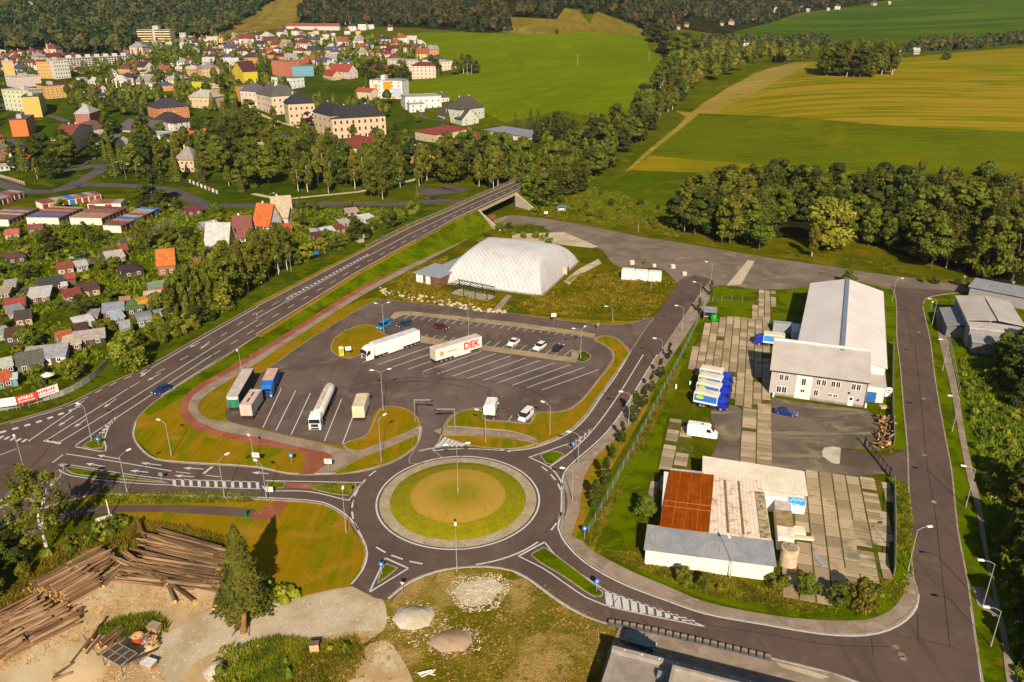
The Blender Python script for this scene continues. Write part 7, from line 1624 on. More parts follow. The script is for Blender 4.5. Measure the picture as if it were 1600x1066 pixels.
logpile((348,862),(352,893),(238,838), 3, "upper half of the big crisscross heap of long logs", jit=.05, n=18)
logpile((352,890),(330,928),(228,868), 3, "lower half of the big crisscross heap of long logs", jit=.06, n=17)
logpile((347,903),(333,930),(298,884), 2, "pale short logs at the right of the big heap", jit=.1, n=9)
logpile((232,905),(268,918),(176,868), 2, "slanted logs at the left of the big heap", jit=.1, n=9)
logpile((243,900),(254,905),(226,840), 1, "two crossed logs lying over the big heap", jit=.2, n=2)
logpile((128,1018),(150,1010),(162,978), 1, "few cut trunks beside the wire mesh heap", n=4, jit=.15); logpile((150,1006),(180,1012),(186,978), 2, "short cut trunks on trestles in the yard middle", n=5, jit=.08)
logpile((150,1050),(172,1052),(148,1000), 1, "crossed trunks before the trestles", n=3, jit=.5); logpile((60,1062),(110,1066),(95,1050), 1, "dark log bits at the bottom edge", n=6, jit=.4)
brk = groundmat("bark_litter", ['#a07844'], [('#8f6c3e', .5, .4, .6), ('#5a4228', .8, .55, .7)], (5, .8), (5, .1))
heap([(110,1010),(135,990),(165,1015),(170,1060),(120,1075),(80,1060)], .5, 'dirt', "mound of bark and sawdust in the log yard", name='sawdust_mound')
t = thing('firewood_machine', "firewood saw under a dark panelled canopy frame in the log yard", 'machine', (*G(190,1040),0), -.5)
b = MB()
for i in range(3):
    for j in range(2): b.box(-1.9+i*1.3, -.7+i*1.3, -1.2+j*1.25, -.02+j*1.25, 1.9, 1.95)
b.build('canopy_panel', plain('#4c4038', .5, .15), t)
b = MB(); b.box(-2,2,-1.3,-1.22,1.86,1.97); b.box(-2,2,1.22,1.3,1.86,1.97); b.box(-2,2,-.04,.02,1.86,1.97); [b.box(-2+i*1.3-.04,-2+i*1.3+.06,-1.3,1.3,1.86,1.97) for i in range(4)]; b.build('frame', plain('#9a8c78', .7), t)
for x in (-1.8,1.8):
    for y in (-1.1,1.1): b = MB(); b.cyl((x,y,0),(x,y,1.9),.05,n=5); b.build('leg', M['dkmetal'], t)
b = MB(); b.box(-.8,.8,-.5,.5,.3,1.1); b.build('saw_table', plain('#7a7266', .6), t)
b = MB(); b.add([(1.2,-.25,1.0),(3.8,1.4,2.4),(3.6,1.8,2.4),(1.0,.15,1.0),(1.2,-.25,.85),(3.8,1.4,2.25),(3.6,1.8,2.25),(1.0,.15,.85)], [(0,1,2,3),(7,6,5,4),(0,4,5,1),(2,6,7,3),(1,5,6,2)]); b.build('conveyor', plain('#4a443e', .7), t)
def tub(px, py, r, hh, colr, fill, label):
    t = thing('tub', label, 'tub', (*G(px,py),0)); b = MB(); b.cyl((0,0,0),(0,0,hh),r*.85,r,n=14,cap=False); b.cyl((0,0,.02),(0,0,.05),r*.85,n=14); b.build('body', plain(colr, .6, .1), t)
    for i in range(14): a_ = random.uniform(0,6.3); q = random.uniform(0,r*.75); bb = MB(); bb.bev(-.16,.16,-.09,.09,0,.14,.03); bb.build('firewood', plain(fill, .85, .2), t, (q*math.cos(a_), q*math.sin(a_), hh-.12+random.uniform(0,.12)), a_)
    b = MB(); b.cyl((0,0,hh-.14),(0,0,hh-.1),r*.95,n=14); b.build('fill', plain(fill, .9, .3), t)
tub(216,1002,.85,1.0,'#a8441c','#c9a470',"orange round tub full of split firewood"); tub(230,1006,.6,1.1,'#2f6f9a','#7a5a50',"blue barrel tub beside the orange one")
t = heap([(222,1016),(235,1000),(252,998),(250,1010),(235,1022)], .9, 'dirt', "long heap of split firewood on a trailer bed", name='firewood_heap', rough_=.8)
for i in range(70):
    q = G(226+random.uniform(0,22), 1000+random.uniform(0,18)); bb = MB(); s = random.uniform(.14,.2); bb.bev(-s,s,-.08,.08,0,.14,.03); o = bb.build('firewood', plain(random.choice(['#c9a06a','#b58a55','#a87a4a']), .85, .2), t, (q[0]-t.location.x, q[1]-t.location.y, .35+random.uniform(.2,.7)), random.uniform(0,6)); o.rotation_euler.x = random.uniform(-.6,.6)
for px, py, lab, cc in ((234,1042,"white capped pallet box in the log yard",'#c2c0bc'),(242,984,"grey wooden box beside the weeds in the log yard",'#8f7c66')):
    t = thing('pallet_box', lab, 'box', (*G(px,py),0), -.35); b = MB(); b.bev(-.8,.8,-.6,.6,.12,.8,.04); b.build('box_body', plain('#9a7a54', .85, .2), t); b = MB(); b.box(-.85,.85,-.65,.65,.8,.92); b.build('lid', plain(cc, .7), t); b = MB(); b.box(-.8,.8,-.6,.6,0,.1); b.build('pallet', plain('#8a6c48', .9), t)
t = thing('stump', "tall broken tree stump with peeled bark beside the track", 'stump', (*G(380,990),0)); b = MB(); b.cyl((0,0,0),(.5,.2,3.2),.42,.3,n=9); b.build('trunk', plain('#8a6534', .9, .3), t)
for q in ((-1.4,-.6),(-.9,.8),(1.0,-.5)): b = MB(); b.cyl((*q,0),(.2,.1,2.6),.07,n=5); b.build('prop', plain('#6a5034', .9), t)
# firewood heap by the yard fence
t = thing('firewood_heap', "heap of split wood and roots at the end of the gravel lot", 'log pile', (*G(1382,690),0)); o_ = G(1382,690)
for i in range(110):
    q = G(random.uniform(1371,1392), random.uniform(655,704)); me, rr = random.choice(LM); o = link('log', me, t, (q[0]-o_[0], q[1]-o_[1], random.uniform(.1,1.4)), random.uniform(0,6)); o.scale = (random.uniform(.6,1.6), random.uniform(.6,1.3), random.uniform(.6,1.3)); o.rotation_euler.y = random.uniform(-.5,.5)

def chips(pp, n, mat, label, s=.1, seed=1, name='wood_chips'):
    rs = np.random.default_rng(seed); q = [G(*a) for a in pp]; x0, x1 = min(a[0] for a in q), max(a[0] for a in q); y0, y1 = min(a[1] for a in q), max(a[1] for a in q)
    X = np.stack([rs.uniform(x0,x1,n*3), rs.uniform(y0,y1,n*3)], 1); X = X[npinside(q, X[:,0], X[:,1])][:n]; n = len(X); a = rs.random(n)*6.28; l = s*(.5+2*rs.random(n)**3); w = s*.4*(.6+.8*rs.random(n)); z = .06+.05*rs.random(n)
    ca, sa = np.cos(a), np.sin(a); P = lambda u, v, dz: np.stack([X[:,0]+ca*u-sa*v, X[:,1]+sa*u+ca*v, z+dz], 1)
    V = np.stack([P(-l,-w,0),P(l,-w,.02),P(l,w,.05),P(-l,w,.02)], 1).reshape(-1,3); tag(link(name, npmesh(name, V, np.arange(n*4).reshape(n,4), mat)), label, kind='stuff')
chm = plain('#c49a5c', .9, .3)
chips([(30,925),(120,945),(170,915),(195,890),(260,915),(335,935),(330,960),(240,950),(140,990),(60,1035),(0,1050),(0,1010)], 1300, chm, "wood chips and bark bits strewn before the log piles", .16, 2)
chips([(110,1000),(170,1000),(240,1030),(260,1066),(100,1066)], 900, chm, "splinters around the firewood machine", .14, 3)
stm = plain('#c9b492', .95, .25)
chips([(595,975),(610,955),(650,935),(690,950),(700,975),(750,985),(755,1015),(700,1032),(655,1015),(610,995)], 450, stm, "loose stones around the two heaps", .13, 4, 'loose_stones')
chips([(695,925),(712,900),(780,895),(800,915),(775,955),(725,958)], 900, stm, "loose stones of the flat rubble patch", .14, 5, 'loose_stones')
chips([(548,920),(600,945),(600,985),(555,990),(420,1008),(250,1060),(150,1066),(250,1000),(352,948),(400,948)], 900, stm, "loose pebbles on the gravel track", .08, 6, 'loose_stones')
# ------------------------------------------------------------------ vegetation
def quads(cen, nor, size, rs, aspect=1.0):
    n = len(cen); nor = nor/np.linalg.norm(nor, axis=1, keepdims=True)
    r = rs.normal(size=(n,3)); a = np.cross(nor, r); a /= np.linalg.norm(a, axis=1, keepdims=True)+1e-9; b = np.cross(nor, a)
    s = (size*(.6+.8*rs.random(n)))[:, None] if np.isscalar(size) else size[:, None]
    a = a*s; b = b*s*aspect
    v = np.stack([cen-a-b*.6, cen+a*.9-b, cen+a+b*.7, cen-a*.8+b], 1).reshape(-1, 3)
    f = np.arange(n*4).reshape(n, 4); return v, f
def crown(name, rs, h0, h1, rad, nclump, nleaf, leafs, mat, taper=.6, clr=.38, fill=0.12, droop=0.0):
    C = []; hc = (h0+h1)/2; hh = (h1-h0)/2
    for i in range(nclump):
        t = rs.random(); z = h0+(h1-h0)*(.06+.94*t)
        rr = rad*math.sqrt(max(.05, 1-((z-hc-hh*.0)/(hh*1.05))**2))*(1-(1-taper)*max(0,(t-.3))/.7)
        a = rs.random()*2*math.pi; q = rr*(.25+.6*math.sqrt(rs.random()))
        C.append((q*math.cos(a), q*math.sin(a), z, rad*clr*(.65+.7*rs.random())*(1.1-.4*t)))
    C = np.array(C); k = rs.integers(0, nclump, nleaf); d = rs.normal(size=(nleaf,3)); d /= np.linalg.norm(d, axis=1, keepdims=True)
    d[:,2] = np.where(d[:,2] < -.45, -d[:,2]*.5, d[:,2])
    rr = C[k,3]*(1-fill+fill*2*(rs.random(nleaf)-.5))*(.8+.35*rs.random(nleaf))
    p = C[k,:3]+d*rr[:,None]*np.array([1,1,.8])
    if droop: p[:,2] -= droop*rs.random(nleaf)**2*C[k,3]*2
    p[:,2] = np.maximum(p[:,2], h0*.6+.05)
    v, f = quads(p, d+rs.normal(size=(nleaf,3))*.55, leafs, rs)
    return npmesh(name, v, f, mat)
def spruce(name, rs, h, rad, nleaf, leafs, mat, h0=.8):
    t = 1-np.sqrt(rs.random(nleaf)); z = h0+(h-h0)*t; tier = (t*14) % 1
    r = rad*(1-t)**.85*(.55+.5*(1-tier)+.1*rs.random(nleaf))*np.sqrt(.25+.75*rs.random(nleaf)); a = rs.random(nleaf)*2*math.pi
    r *= 1+.16*np.sin(a*5+np.floor(t*14)*2.1)
    p = np.stack([r*np.cos(a), r*np.sin(a), z-.12*r], 1); nr = np.stack([np.cos(a)*.7, np.sin(a)*.7, np.ones(nleaf)*.7], 1)+rs.normal(size=(nleaf,3))*.4
    v, f = quads(p, nr, leafs, rs); return npmesh(name, v, f, mat)
def trunk(name, rs, h, r, mat, limbs=5, lh=(.35,.8), lr=2.5, fork=False):
    b = MB(); k = 5; pts = [Vector((0,0,-.3))]
    for i in range(1, k+1): pts.append(Vector((rs.normal()*.05*h/6, rs.normal()*.05*h/6, h*i/k)))
    for i in range(k): b.cyl(pts[i], pts[i+1], r*(1-i/k*.8), r*(1-(i+1)/k*.8), n=7, cap=False)
    for i in range(limbs):
        z = h*(lh[0]+(lh[1]-lh[0])*i/max(1,limbs-1)); a = rs.random()*6.28; q = Vector((0,0,z)); e = q+Vector((math.cos(a)*lr*(1-.4*i/limbs), math.sin(a)*lr*(1-.4*i/limbs), lr*.55))
        b.cyl(q, (q+e)/2+Vector((0,0,-.15*lr*.3)), r*.4, r*.28, n=5, cap=False); b.cyl((q+e)/2+Vector((0,0,-.15*lr*.3)), e, r*.28, r*.1, n=5, cap=False)
    return b.mesh(name, mat)
TY = {}
def mk(kind, name, crowns, trunks): TY[kind] = (name, crowns, trunks)
g = lambda s: np.random.default_rng(s)
mk('broad', 'broadleaf_tree', [crown('crown', g(i), h0, 14, rd, nc, 4600, .29, M['leaf'], tp, cl) for i, h0, rd, nc, tp, cl in ((1,1.6,5.0,40,.75,.38),(2,2.6,4.2,26,.55,.44),(3,1.0,5.4,50,.85,.3),(4,2.0,4.6,18,.7,.5))], [trunk('trunk', g(i), 10, .28, M['bark'], 6, (.3,.75), 3) for i in (1,2,3)])
mk('dark', 'dark_leaved_tree', [crown('crown', g(i), 1.2, 14, 4.6, 38, 4600, .29, M['leaf_dark'], .8) for i in (11,12,13)], [trunk('trunk', g(i), 10, .3, M['bark'], 6, (.3,.75), 3) for i in (11,12)])
mk('birch', 'birch_tree', [crown('crown', g(i), 4.0, 16, 3.2, 48, 4200, .22, M['leaf_birch'], .55, .3, droop=.8) for i in (21,22,23)], [trunk('trunk', g(i), 14, .2, M['bark_birch'], 7, (.3,.85), 2.0) for i in (21,22,23)])
mk('spruce', 'spruce_tree', [spruce('crown', g(i), 16, 3.0, 4600, .25, M['leaf_spruce']) for i in (31,32)], [trunk('trunk', g(31), 13, .22, M['bark'], 0)])
mk('sprucenear', 'spruce_tree', [spruce('crown', g(33), 16, 3.0, 11000, .15, M['leaf_spruce'])], [trunk('trunk', g(31), 13, .22, M['bark'], 0)])
mk('poplar', 'young_poplar', [crown('crown', g(i), .5, 6, .8, 26, 1100, .14, M['leaf_dark'], .4, .45) for i in (41,42)], [trunk('trunk', g(41), 4, .06, M['bark'], 0)])
mk('bush', 'bush', [crown('crown', g(i), .15, 3, 1.9, 18, 1500, .17, M['leaf'], .85, .42) for i in (51,52)] + [crown('crown', g(53), .1, 2.6, 1.8, 16, 1400, .17, M['leaf_light'], .85, .42), crown('crown', g(54), .1, 3, 1.8, 16, 1400, .17, M['leaf_dark'], .85, .42)], [])
mk('light', 'pale_leaved_tree', [crown('crown', g(i), 1.5, 12, 4.2, 38, 4000, .25, M['leaf_light'], .8, .36, droop=.5) for i in (61,62)], [trunk('trunk', g(61), 8, .25, M['bark'], 6, (.3,.7), 2.6)])
mk('purple', 'purple_leaved_tree', [crown('crown', g(71), 1.0, 10, 3.4, 30, 3000, .26, M['leaf_purple'], .7)], [trunk('trunk', g(71), 7, .2, M['bark'], 3)])
def forked(name, rs, h, r, mat):
    b = MB()
    def br(p, d, L, r, n):
        q = p+d*L; b.cyl(p, q, r, r*.62, n=7, cap=False)
        if n == 0: return
        for k in range(3 if n > 1 else 2):
            dd = (d*1.2+Vector((rs.normal()*.55, rs.normal()*.55, .25+rs.random()*.2))).normalized(); br(p+d*L*(.6+.4*rs.random()) if k else q, dd, L*(.5+.25*rs.random()), r*.5, n-1)
    br(Vector((0,0,-.3)), Vector((.02,0,1)).normalized(), h*.42, r, 4); return b.mesh(name, mat)
mk('birchnear', 'birch_tree', [crown('crown', g(81), 4.6, 16, 4.8, 60, 3400, .16, M['leaf_birch'], .8, .2, droop=1.0, fill=.5)], [forked('trunk', g(83), 16, .26, M['bark_birch'])])
NOMH = {'sprucenear':16,'birchnear':16,'broad':14,'dark':14,'birch':16,'spruce':16,'poplar':6,'bush':3,'light':12,'purple':10}
NT_ = {}
def tree(kind, x, y, z, h, label, group=None, wid=1.0, cat=None, bare=False):
    name, cr, tr = TY[kind]; s = h/NOMH[kind]; k = random.randrange(len(cr)); w = s*wid*random.uniform(.8,1.2)
    cat = cat or ('bush' if kind == 'bush' else 'tree')
    rz = random.uniform(0, 6.28)
    if kind == 'bush' or bare or not tr:
        o = link(name, cr[k], None, (x, y, z), rz); o.scale = (w, w, s); tag(o, label, cat, group); return o
    t = thing(name, label, cat, (x, y, z), rz, group); t.scale = (w, w, s)
    link('trunk', random.choice(tr), t); link('crown', cr[k], t); return t
def th(px, py, top): x, y, z = T(px, py); return x, y, z, zat(x, y, top)-z
LMK = []
import re as _re
for o in list(COL.objects):
    if o.parent is None and o.get('category') in ('house','shed','greenhouse','garages','block of flats','school','hall','building','shop','warehouse','air dome','bridge','billboard','trailer','shelter'):
        s_ = _re.split(r' (?:in the|at the|beside|left of|right of|below|before|behind|among|close|by the|with its|amid|under|far|leftmost|nearest|on the)\b', o['label'])[0].split(',')[0]
        if len(s_.split()) > 9: continue
        a_, b_ = px_of(o.location.x, o.location.y, o.location.z+1.5); LMK.append((a_, b_, s_))
_lm = np.array([(a, b) for a, b, _ in LMK])
KW = {'broad':'broadleaf tree','dark':'dark leaved tree','birch':'birch','spruce':'conifer','bush':'bush','light':'pale leaved tree'}
def near_label(kd, x, y, z, lab):
    a, b = px_of(x, y, z); d = (_lm[:,0]-a)**2+((_lm[:,1]-b)*1.6)**2; k = int(d.argmin())
    if d[k] > 34**2: return lab
    dx, dy = a-LMK[k][0], b-LMK[k][1]
    rel = ('right of' if dx > 0 else 'left of') if abs(dx) > abs(dy)*1.4 else ('just below' if dy > 0 else 'just above')
    return "%s %s the %s" % (KW.get(kd, 'tree'), rel, LMK[k][2])
def free(x, y, r):
    for a, b, q in OCC:
        if (x-a)**2+(y-b)**2 < (q+r)**2: return False
    return True
def grove(pp, n, kinds, hr, label, group, sp=3.0, wid=1.0, bare=False, keep=True, clear=2.0):
    q = [T(*p)[:2] for p in pp]; x0, x1 = min(p[0] for p in q), max(p[0] for p in q); y0, y1 = min(p[1] for p in q), max(p[1] for p in q); k = 0; tries = 0; mine = []
    while k < n and tries < n*60:
        tries += 1; x, y = random.uniform(x0, x1), random.uniform(y0, y1)
        if not inside(q, x, y) or (keep and not free(x, y, clear)): continue
        if any((x-a)**2+(y-b)**2 < sp*sp for a, b in mine): continue
        mine.append((x, y)); kd = random.choice(kinds); h = random.uniform(*hr)
        lab = label if isinstance(label, str) else label[kd]
        lab = near_label(kd, x, y, hz(x, y), lab)
        tree(kd, x, y, hz(x, y), h, lab, group, wid, bare=bare); k += 1
# single trees that stand out
for kd, px, py, top, wid, lab in (('birchnear',75,862,724,1.0,"tall birch with white forked trunk at the lower left junction"),('sprucenear',384,950,816,1.5,"tall spruce standing in the log yard"),
('dark',240,322,262,1.25,"big round dark linden beside the town street"),('spruce',653,330,284,1.2,"lone spruce left of the bridge"),('light',1290,390,310,1.15,"yellow green willow in front of the dark grove"),('birch',1268,402,350,.9,"slim pale birch below the willow"),
('broad',1186,392,342,1.1,"round bush like tree at the front right of the grove"),('purple',483,203,176,1.0,"left purple leaved tree before the school"),('purple',513,212,190,.7,"right narrow purple leaved tree before the school"),('purple',222,205,180,1.3,"dark purple tree row by the shopping hall"),
('spruce',700,202,168,1.2,"big spruce before the grey green house"),('broad',653,193,173,.8,"small conical tree by the path below the white building"),('dark',618,204,190,1.0,"small round tree on the school lawn"),('spruce',412,117,82,1.0,"tall dark conifer behind the orange block"),('spruce',503,116,87,1.3,"dark conifer beside the red roofed house"),
('broad',1478,93,83,2.0,"single small bush tree on the yellow field"),('dark',870,53,45,1.2,"single dark bush at the field edge on the hill"),('dark',743,115,95,1.1,"round dark tree at the end of the flats"),('birch',724,115,84,1.3,"tall poplar like tree beside the flats at the field edge"),
('spruce',377,300,268,1.1,"dark conifer beside the painted wall"),('spruce',455,327,300,.8,"left of two conifers behind the beige roofed house"),('spruce',470,330,306,.8,"right of two conifers behind the beige roofed house"),('dark',558,378,343,.9,"dark round tree beside the raised road at the upper gardens"),('broad',310,408,372,1.2,"round green tree in the gardens near the black carport"),
('broad',228,385,343,1.0,"tree standing at the garden lane bend"),('dark',133,497,462,1.3,"big dark round tree in the gardens by the deep red roof"),('light',205,577,520,1.0,"big bushy tree with pale leaves by the main road"),('spruce',208,522,492,.5,"slim conifer beside the green roofed shed"),
('birch',1007,415,403,1.0,"tiny sapling by the yard"),('broad',1325,445,424,1.5,"dark bushes behind the hall's far gable"),('broad',1008,812,776,1.3,"round bushy tree left of the warehouse"),('light',1068,912,886,1.0,"leafy bush before the white warehouse wall"),('bush',1100,918,900,1.0,"weedy bush at the middle of the warehouse wall"),
('light',1345,955,908,1.3,"large leafy shrub at the lower corner of the panel yard"),('broad',1310,945,915,1.2,"smaller leafy shrub at the panel yard corner"),('bush',1215,915,895,1.2,"bush below the water tank"),('bush',1262,925,900,1.0,"weed bush on the overgrown panels"),('light',40,905,880,1.1,"pale leaved bush in the shade at the left edge")):
    x, y, z, h = th(px, py, top); tree(kd, x, y, z, max(1.5, h), lab, None, wid)
for i, (px, py, top) in enumerate(((1110,462,445),(1092,488,472),(1045,563,545),(1031,592,571),(1017,614,594),(1004,638,614),(990,664,628),(971,694,671),(957,718,702),(945,762,728),(929,796,763))):
    x, y, z, h = th(px, py, top); tree('poplar', x, y, z, h*1.3+.6, "young slim poplar in the row beside the road, number %s from the roundabout" % (['eleventh','tenth','ninth','eighth','seventh','sixth','fifth','fourth','third','second','first'][i]), "young poplars along the road", 1.15)
# groves
MIX = ['broad','dark','birch','broad']
grove([(440,262),(600,270),(690,262),(700,285),(600,312),(520,308),(440,300)], 44, ['birch','broad','birch','dark'], (13,20), {'birch':"tall birch in the wooded green between school and gardens",'broad':"broadleaf tree in the wooded green between school and gardens",'dark':"dark tree in the wooded green between school and gardens"}, "trees between school and gardens", 4.5, .9)
grove([(690,262),(760,262),(825,278),(815,292),(760,300),(700,290)], 30, ['birch','broad','dark','birch'], (15,22), {'birch':"tall birch in the thick grove left of the bridge",'broad':"broadleaf tree in the thick grove left of the bridge",'dark':"dark tree in the thick grove left of the bridge"}, "grove left of the bridge", 4, .9)
grove([(832,285),(905,292),(932,272),(985,228),(1010,190),(990,185),(930,215),(870,240),(840,262)], 52, ['broad','birch','broad','dark'], (10,17), {'birch':"birch in the belt of trees along the railway near the bridge",'broad':"broadleaf tree in the belt along the railway near the bridge",'dark':"dark tree in the belt along the railway near the bridge"}, "tree belt along the railway", 4, .95)
grove([(785,203),(870,202),(900,212),(875,228),(830,222)], 20, ['spruce','dark'], (9,15), {'spruce':"conifer in the dark clump at the foot of the green field",'dark':"dark tree in the clump at the foot of the green field"}, "dark clump at the foot of the green field", 4)
grove([(1012,60),(1060,72),(1085,95),(1050,94),(1016,80)], 12, ['broad','dark'], (16,22), "big tree in the tall clump at the upper corner of the green field", "tall clump above the green field", 7, 1.3)
grove([(1283,117),(1330,123),(1395,120),(1406,106),(1360,100),(1292,102)], 52, ['birch','broad','dark','birch'], (17,23), {'birch':"birch in the round wood on the yellow field",'broad':"broadleaf tree in the round wood on the yellow field",'dark':"dark tree in the round wood on the yellow field"}, "round wood on the yellow field", 4.6, 1.0)
grove([(1052,352),(1066,377),(1120,384),(1190,388),(1195,350),(1135,318),(1085,318)], 32, ['birch','broad','birch','dark'], (12,18), {'birch':"tall birch in the front left part of the right grove",'broad':"broadleaf tree in the front left part of the right grove",'dark':"dark tree in the front left part of the right grove"}, "right grove, front left part", 3.6, 1.15)
grove([(1150,300),(1280,312),(1400,308),(1400,335),(1290,345),(1190,332)], 34, ['dark','broad','dark'], (12,18), {'broad':"green tree at the back of the right grove",'dark':"dark tree at the back of the right grove"}, "right grove, back part", 4.5)
grove([(1300,338),(1405,335),(1410,395),(1330,388)], 20, ['dark','broad','dark'], (9,15), {'broad':"lower tree beside the willow",'dark':"low dark tree beside the willow"}, "right grove, low trees by the willow", 5)
grove([(1395,402),(1480,432),(1560,448),(1640,455),(1640,330),(1500,318),(1405,325)], 52, ['broad','dark','birch','broad'], (12,22), {'birch':"birch in the right end of the grove",'broad':"broadleaf tree in the right end of the grove",'dark':"dark tree in the right end of the grove"}, "right grove, right end", 4.8)
grove([(270,520),(300,505),(345,482),(400,448),(455,420),(450,408),(395,425),(340,462),(270,500)], 56, ['birch','birch','broad'], (10,16), {'birch':"birch with white trunk in the row between gardens and main road",'broad':"broadleaf tree in the birch row by the main road"}, "birch row along the main road", 2.3, .8, clear=1)
grove([(460,418),(545,385),(640,340),(650,330),(560,365),(470,400)], 34, ['bush','bush','broad'], (2.5,6), {'bush':"bush on the garden edge beside the raised road",'broad':"small tree on the garden edge beside the raised road"}, "bushes along the raised road", 2.6, clear=1)
grove([(240,545),(300,520),(360,480),(330,470),(240,520)], 30, ['bush','bush','light'], (2.5,5.5), {'bush':"bush below the birch row beside the main road",'light':"pale green shrub below the birch row"}, "bushes by the main road", 2.4, clear=1)
grove([(-20,330),(60,330),(240,312),(330,335),(470,325),(640,330),(560,365),(450,410),(330,470),(240,545),(180,560),(100,610),(-20,640)], 125, ['bush','bush','bush','broad'], (1.4,4.6), {'bush':"garden bush among the allotment sheds",'broad':"small fruit tree among the allotment sheds"}, "bushes and fruit trees of the gardens", 3.4, 1.1, clear=1.2)
grove([(0,262),(60,255),(120,240),(180,238),(260,240),(330,240),(440,250),(440,300),(330,300),(250,280),(150,280),(30,285)], 58, MIX+['spruce'], (9,18), {'birch':"birch between the town and the garages",'broad':"broadleaf tree between the town and the garages",'dark':"dark tree between the town and the garages",'spruce':"conifer between the town and the garages"}, "trees between town and garages", 5, clear=1.5)
grove([(60,240),(120,220),(240,190),(380,185),(440,200),(520,225),(640,235),(660,250),(520,250),(380,245),(250,230),(110,245)], 55, MIX+['spruce'], (8,16), {'birch':"birch among the houses near the school",'broad':"broadleaf tree among the houses near the school",'dark':"dark tree among the houses near the school",'spruce':"conifer among the houses near the school"}, "trees near the school", 5.5, clear=1.5)
grove([(560,135),(640,130),(720,120),(740,112),(640,108),(560,115)], 22, ['broad','dark','spruce'], (9,17), {'broad':"broadleaf tree by the flats at the field edge",'dark':"dark tree by the flats at the field edge",'spruce':"conifer by the flats at the field edge"}, "trees by the flats", 6, clear=1)
grove([(1430,440),(1500,449),(1600,462),(1640,468),(1500,445)], 10, ['bush'], (1.5,3), "bush at the roadside before the grove", "roadside bushes", 3)
grove([(80,850),(120,835),(160,815),(200,812),(150,850),(100,872)], 6, ['bush'], (.8,1.8), "low bush in the weeds around the birch", "bushes around the birch", 2.2, clear=.5)
grove([(780,352),(830,356),(870,372),(800,372),(750,372)], 16, ['bush'], (1.2,2.6), "bush behind the air dome", "bushes behind the air dome", 3, clear=.3)
grove([(820,335),(930,300),(1040,330),(1060,372),(900,345)], 24, ['bush'], (1.2,3), "bush scattered in the rough meadow by the old road", "bushes in the rough meadow", 5, clear=.5)
for px, py in ((752,381),(762,380),(772,383),(838,372),(848,376),(858,380)):
    x, y, z = T(px, py); tree('bush', x, y, z, 2.2, "dark green round bush along the back of the air dome", "round bushes at the air dome")

grove([(1562,840),(1600,770),(1690,860),(1640,1090),(1604,1090),(1592,980)], 24, ['dark','broad','dark'], (5,10), {'dark':"dark tree in the thicket at the right edge",'broad':"broadleaf tree in the thicket at the right edge"}, "thicket at the right edge", 3.4, clear=1)
grove([(1540,560),(1575,545),(1640,555),(1640,640),(1585,640),(1560,600)], 8, ['broad','dark'], (7,10), "big bushy tree below the shed hall at the right edge", "trees below the shed hall", 4.5, 1.2, clear=1)
grove([(-40,850),(10,835),(40,865),(40,890),(20,920),(-40,960)], 9, ['dark','broad'], (3,6), {'dark':"dark tree in the shaded thicket at the left edge",'broad':"broadleaf tree in the shaded thicket at the left edge"}, "thicket at the left edge", 2.4, clear=.5)
grove([(985,195),(1018,188),(1078,158),(1062,112),(1045,108),(1010,152),(1000,175)], 34, ['broad','birch','dark','broad'], (11,17), {'birch':"birch in the middle of the railway tree belt",'broad':"broadleaf tree in the middle of the railway tree belt",'dark':"dark tree in the middle of the railway tree belt"}, "tree belt along the railway", 5, 1.1)

grove([(1190,330),(1290,330),(1285,352),(1200,356)], 12, ['dark','broad'], (11,16), {'dark':"dark tree in the shaded middle of the right grove",'broad':"broadleaf tree in the shaded middle of the right grove"}, "right grove, shaded middle", 4.5)
grove([(805,322),(850,288),(905,268),(935,288),(885,312),(835,332)], 22, ['broad','birch','dark','broad'], (9,15), {'birch':"birch on the bank behind the bridge",'broad':"broadleaf tree on the bank behind the bridge",'dark':"dark tree on the bank behind the bridge"}, "trees on the bank behind the bridge", 4, 1.1, clear=.3)
grove([(905,262),(1010,190),(1030,195),(960,262),(930,285)], 26, ['broad','dark','broad'], (8,13), {'broad':"broadleaf tree at the meadow side of the railway belt",'dark':"dark tree at the meadow side of the railway belt"}, "tree belt along the railway", 4.5, 1.1, clear=.5)
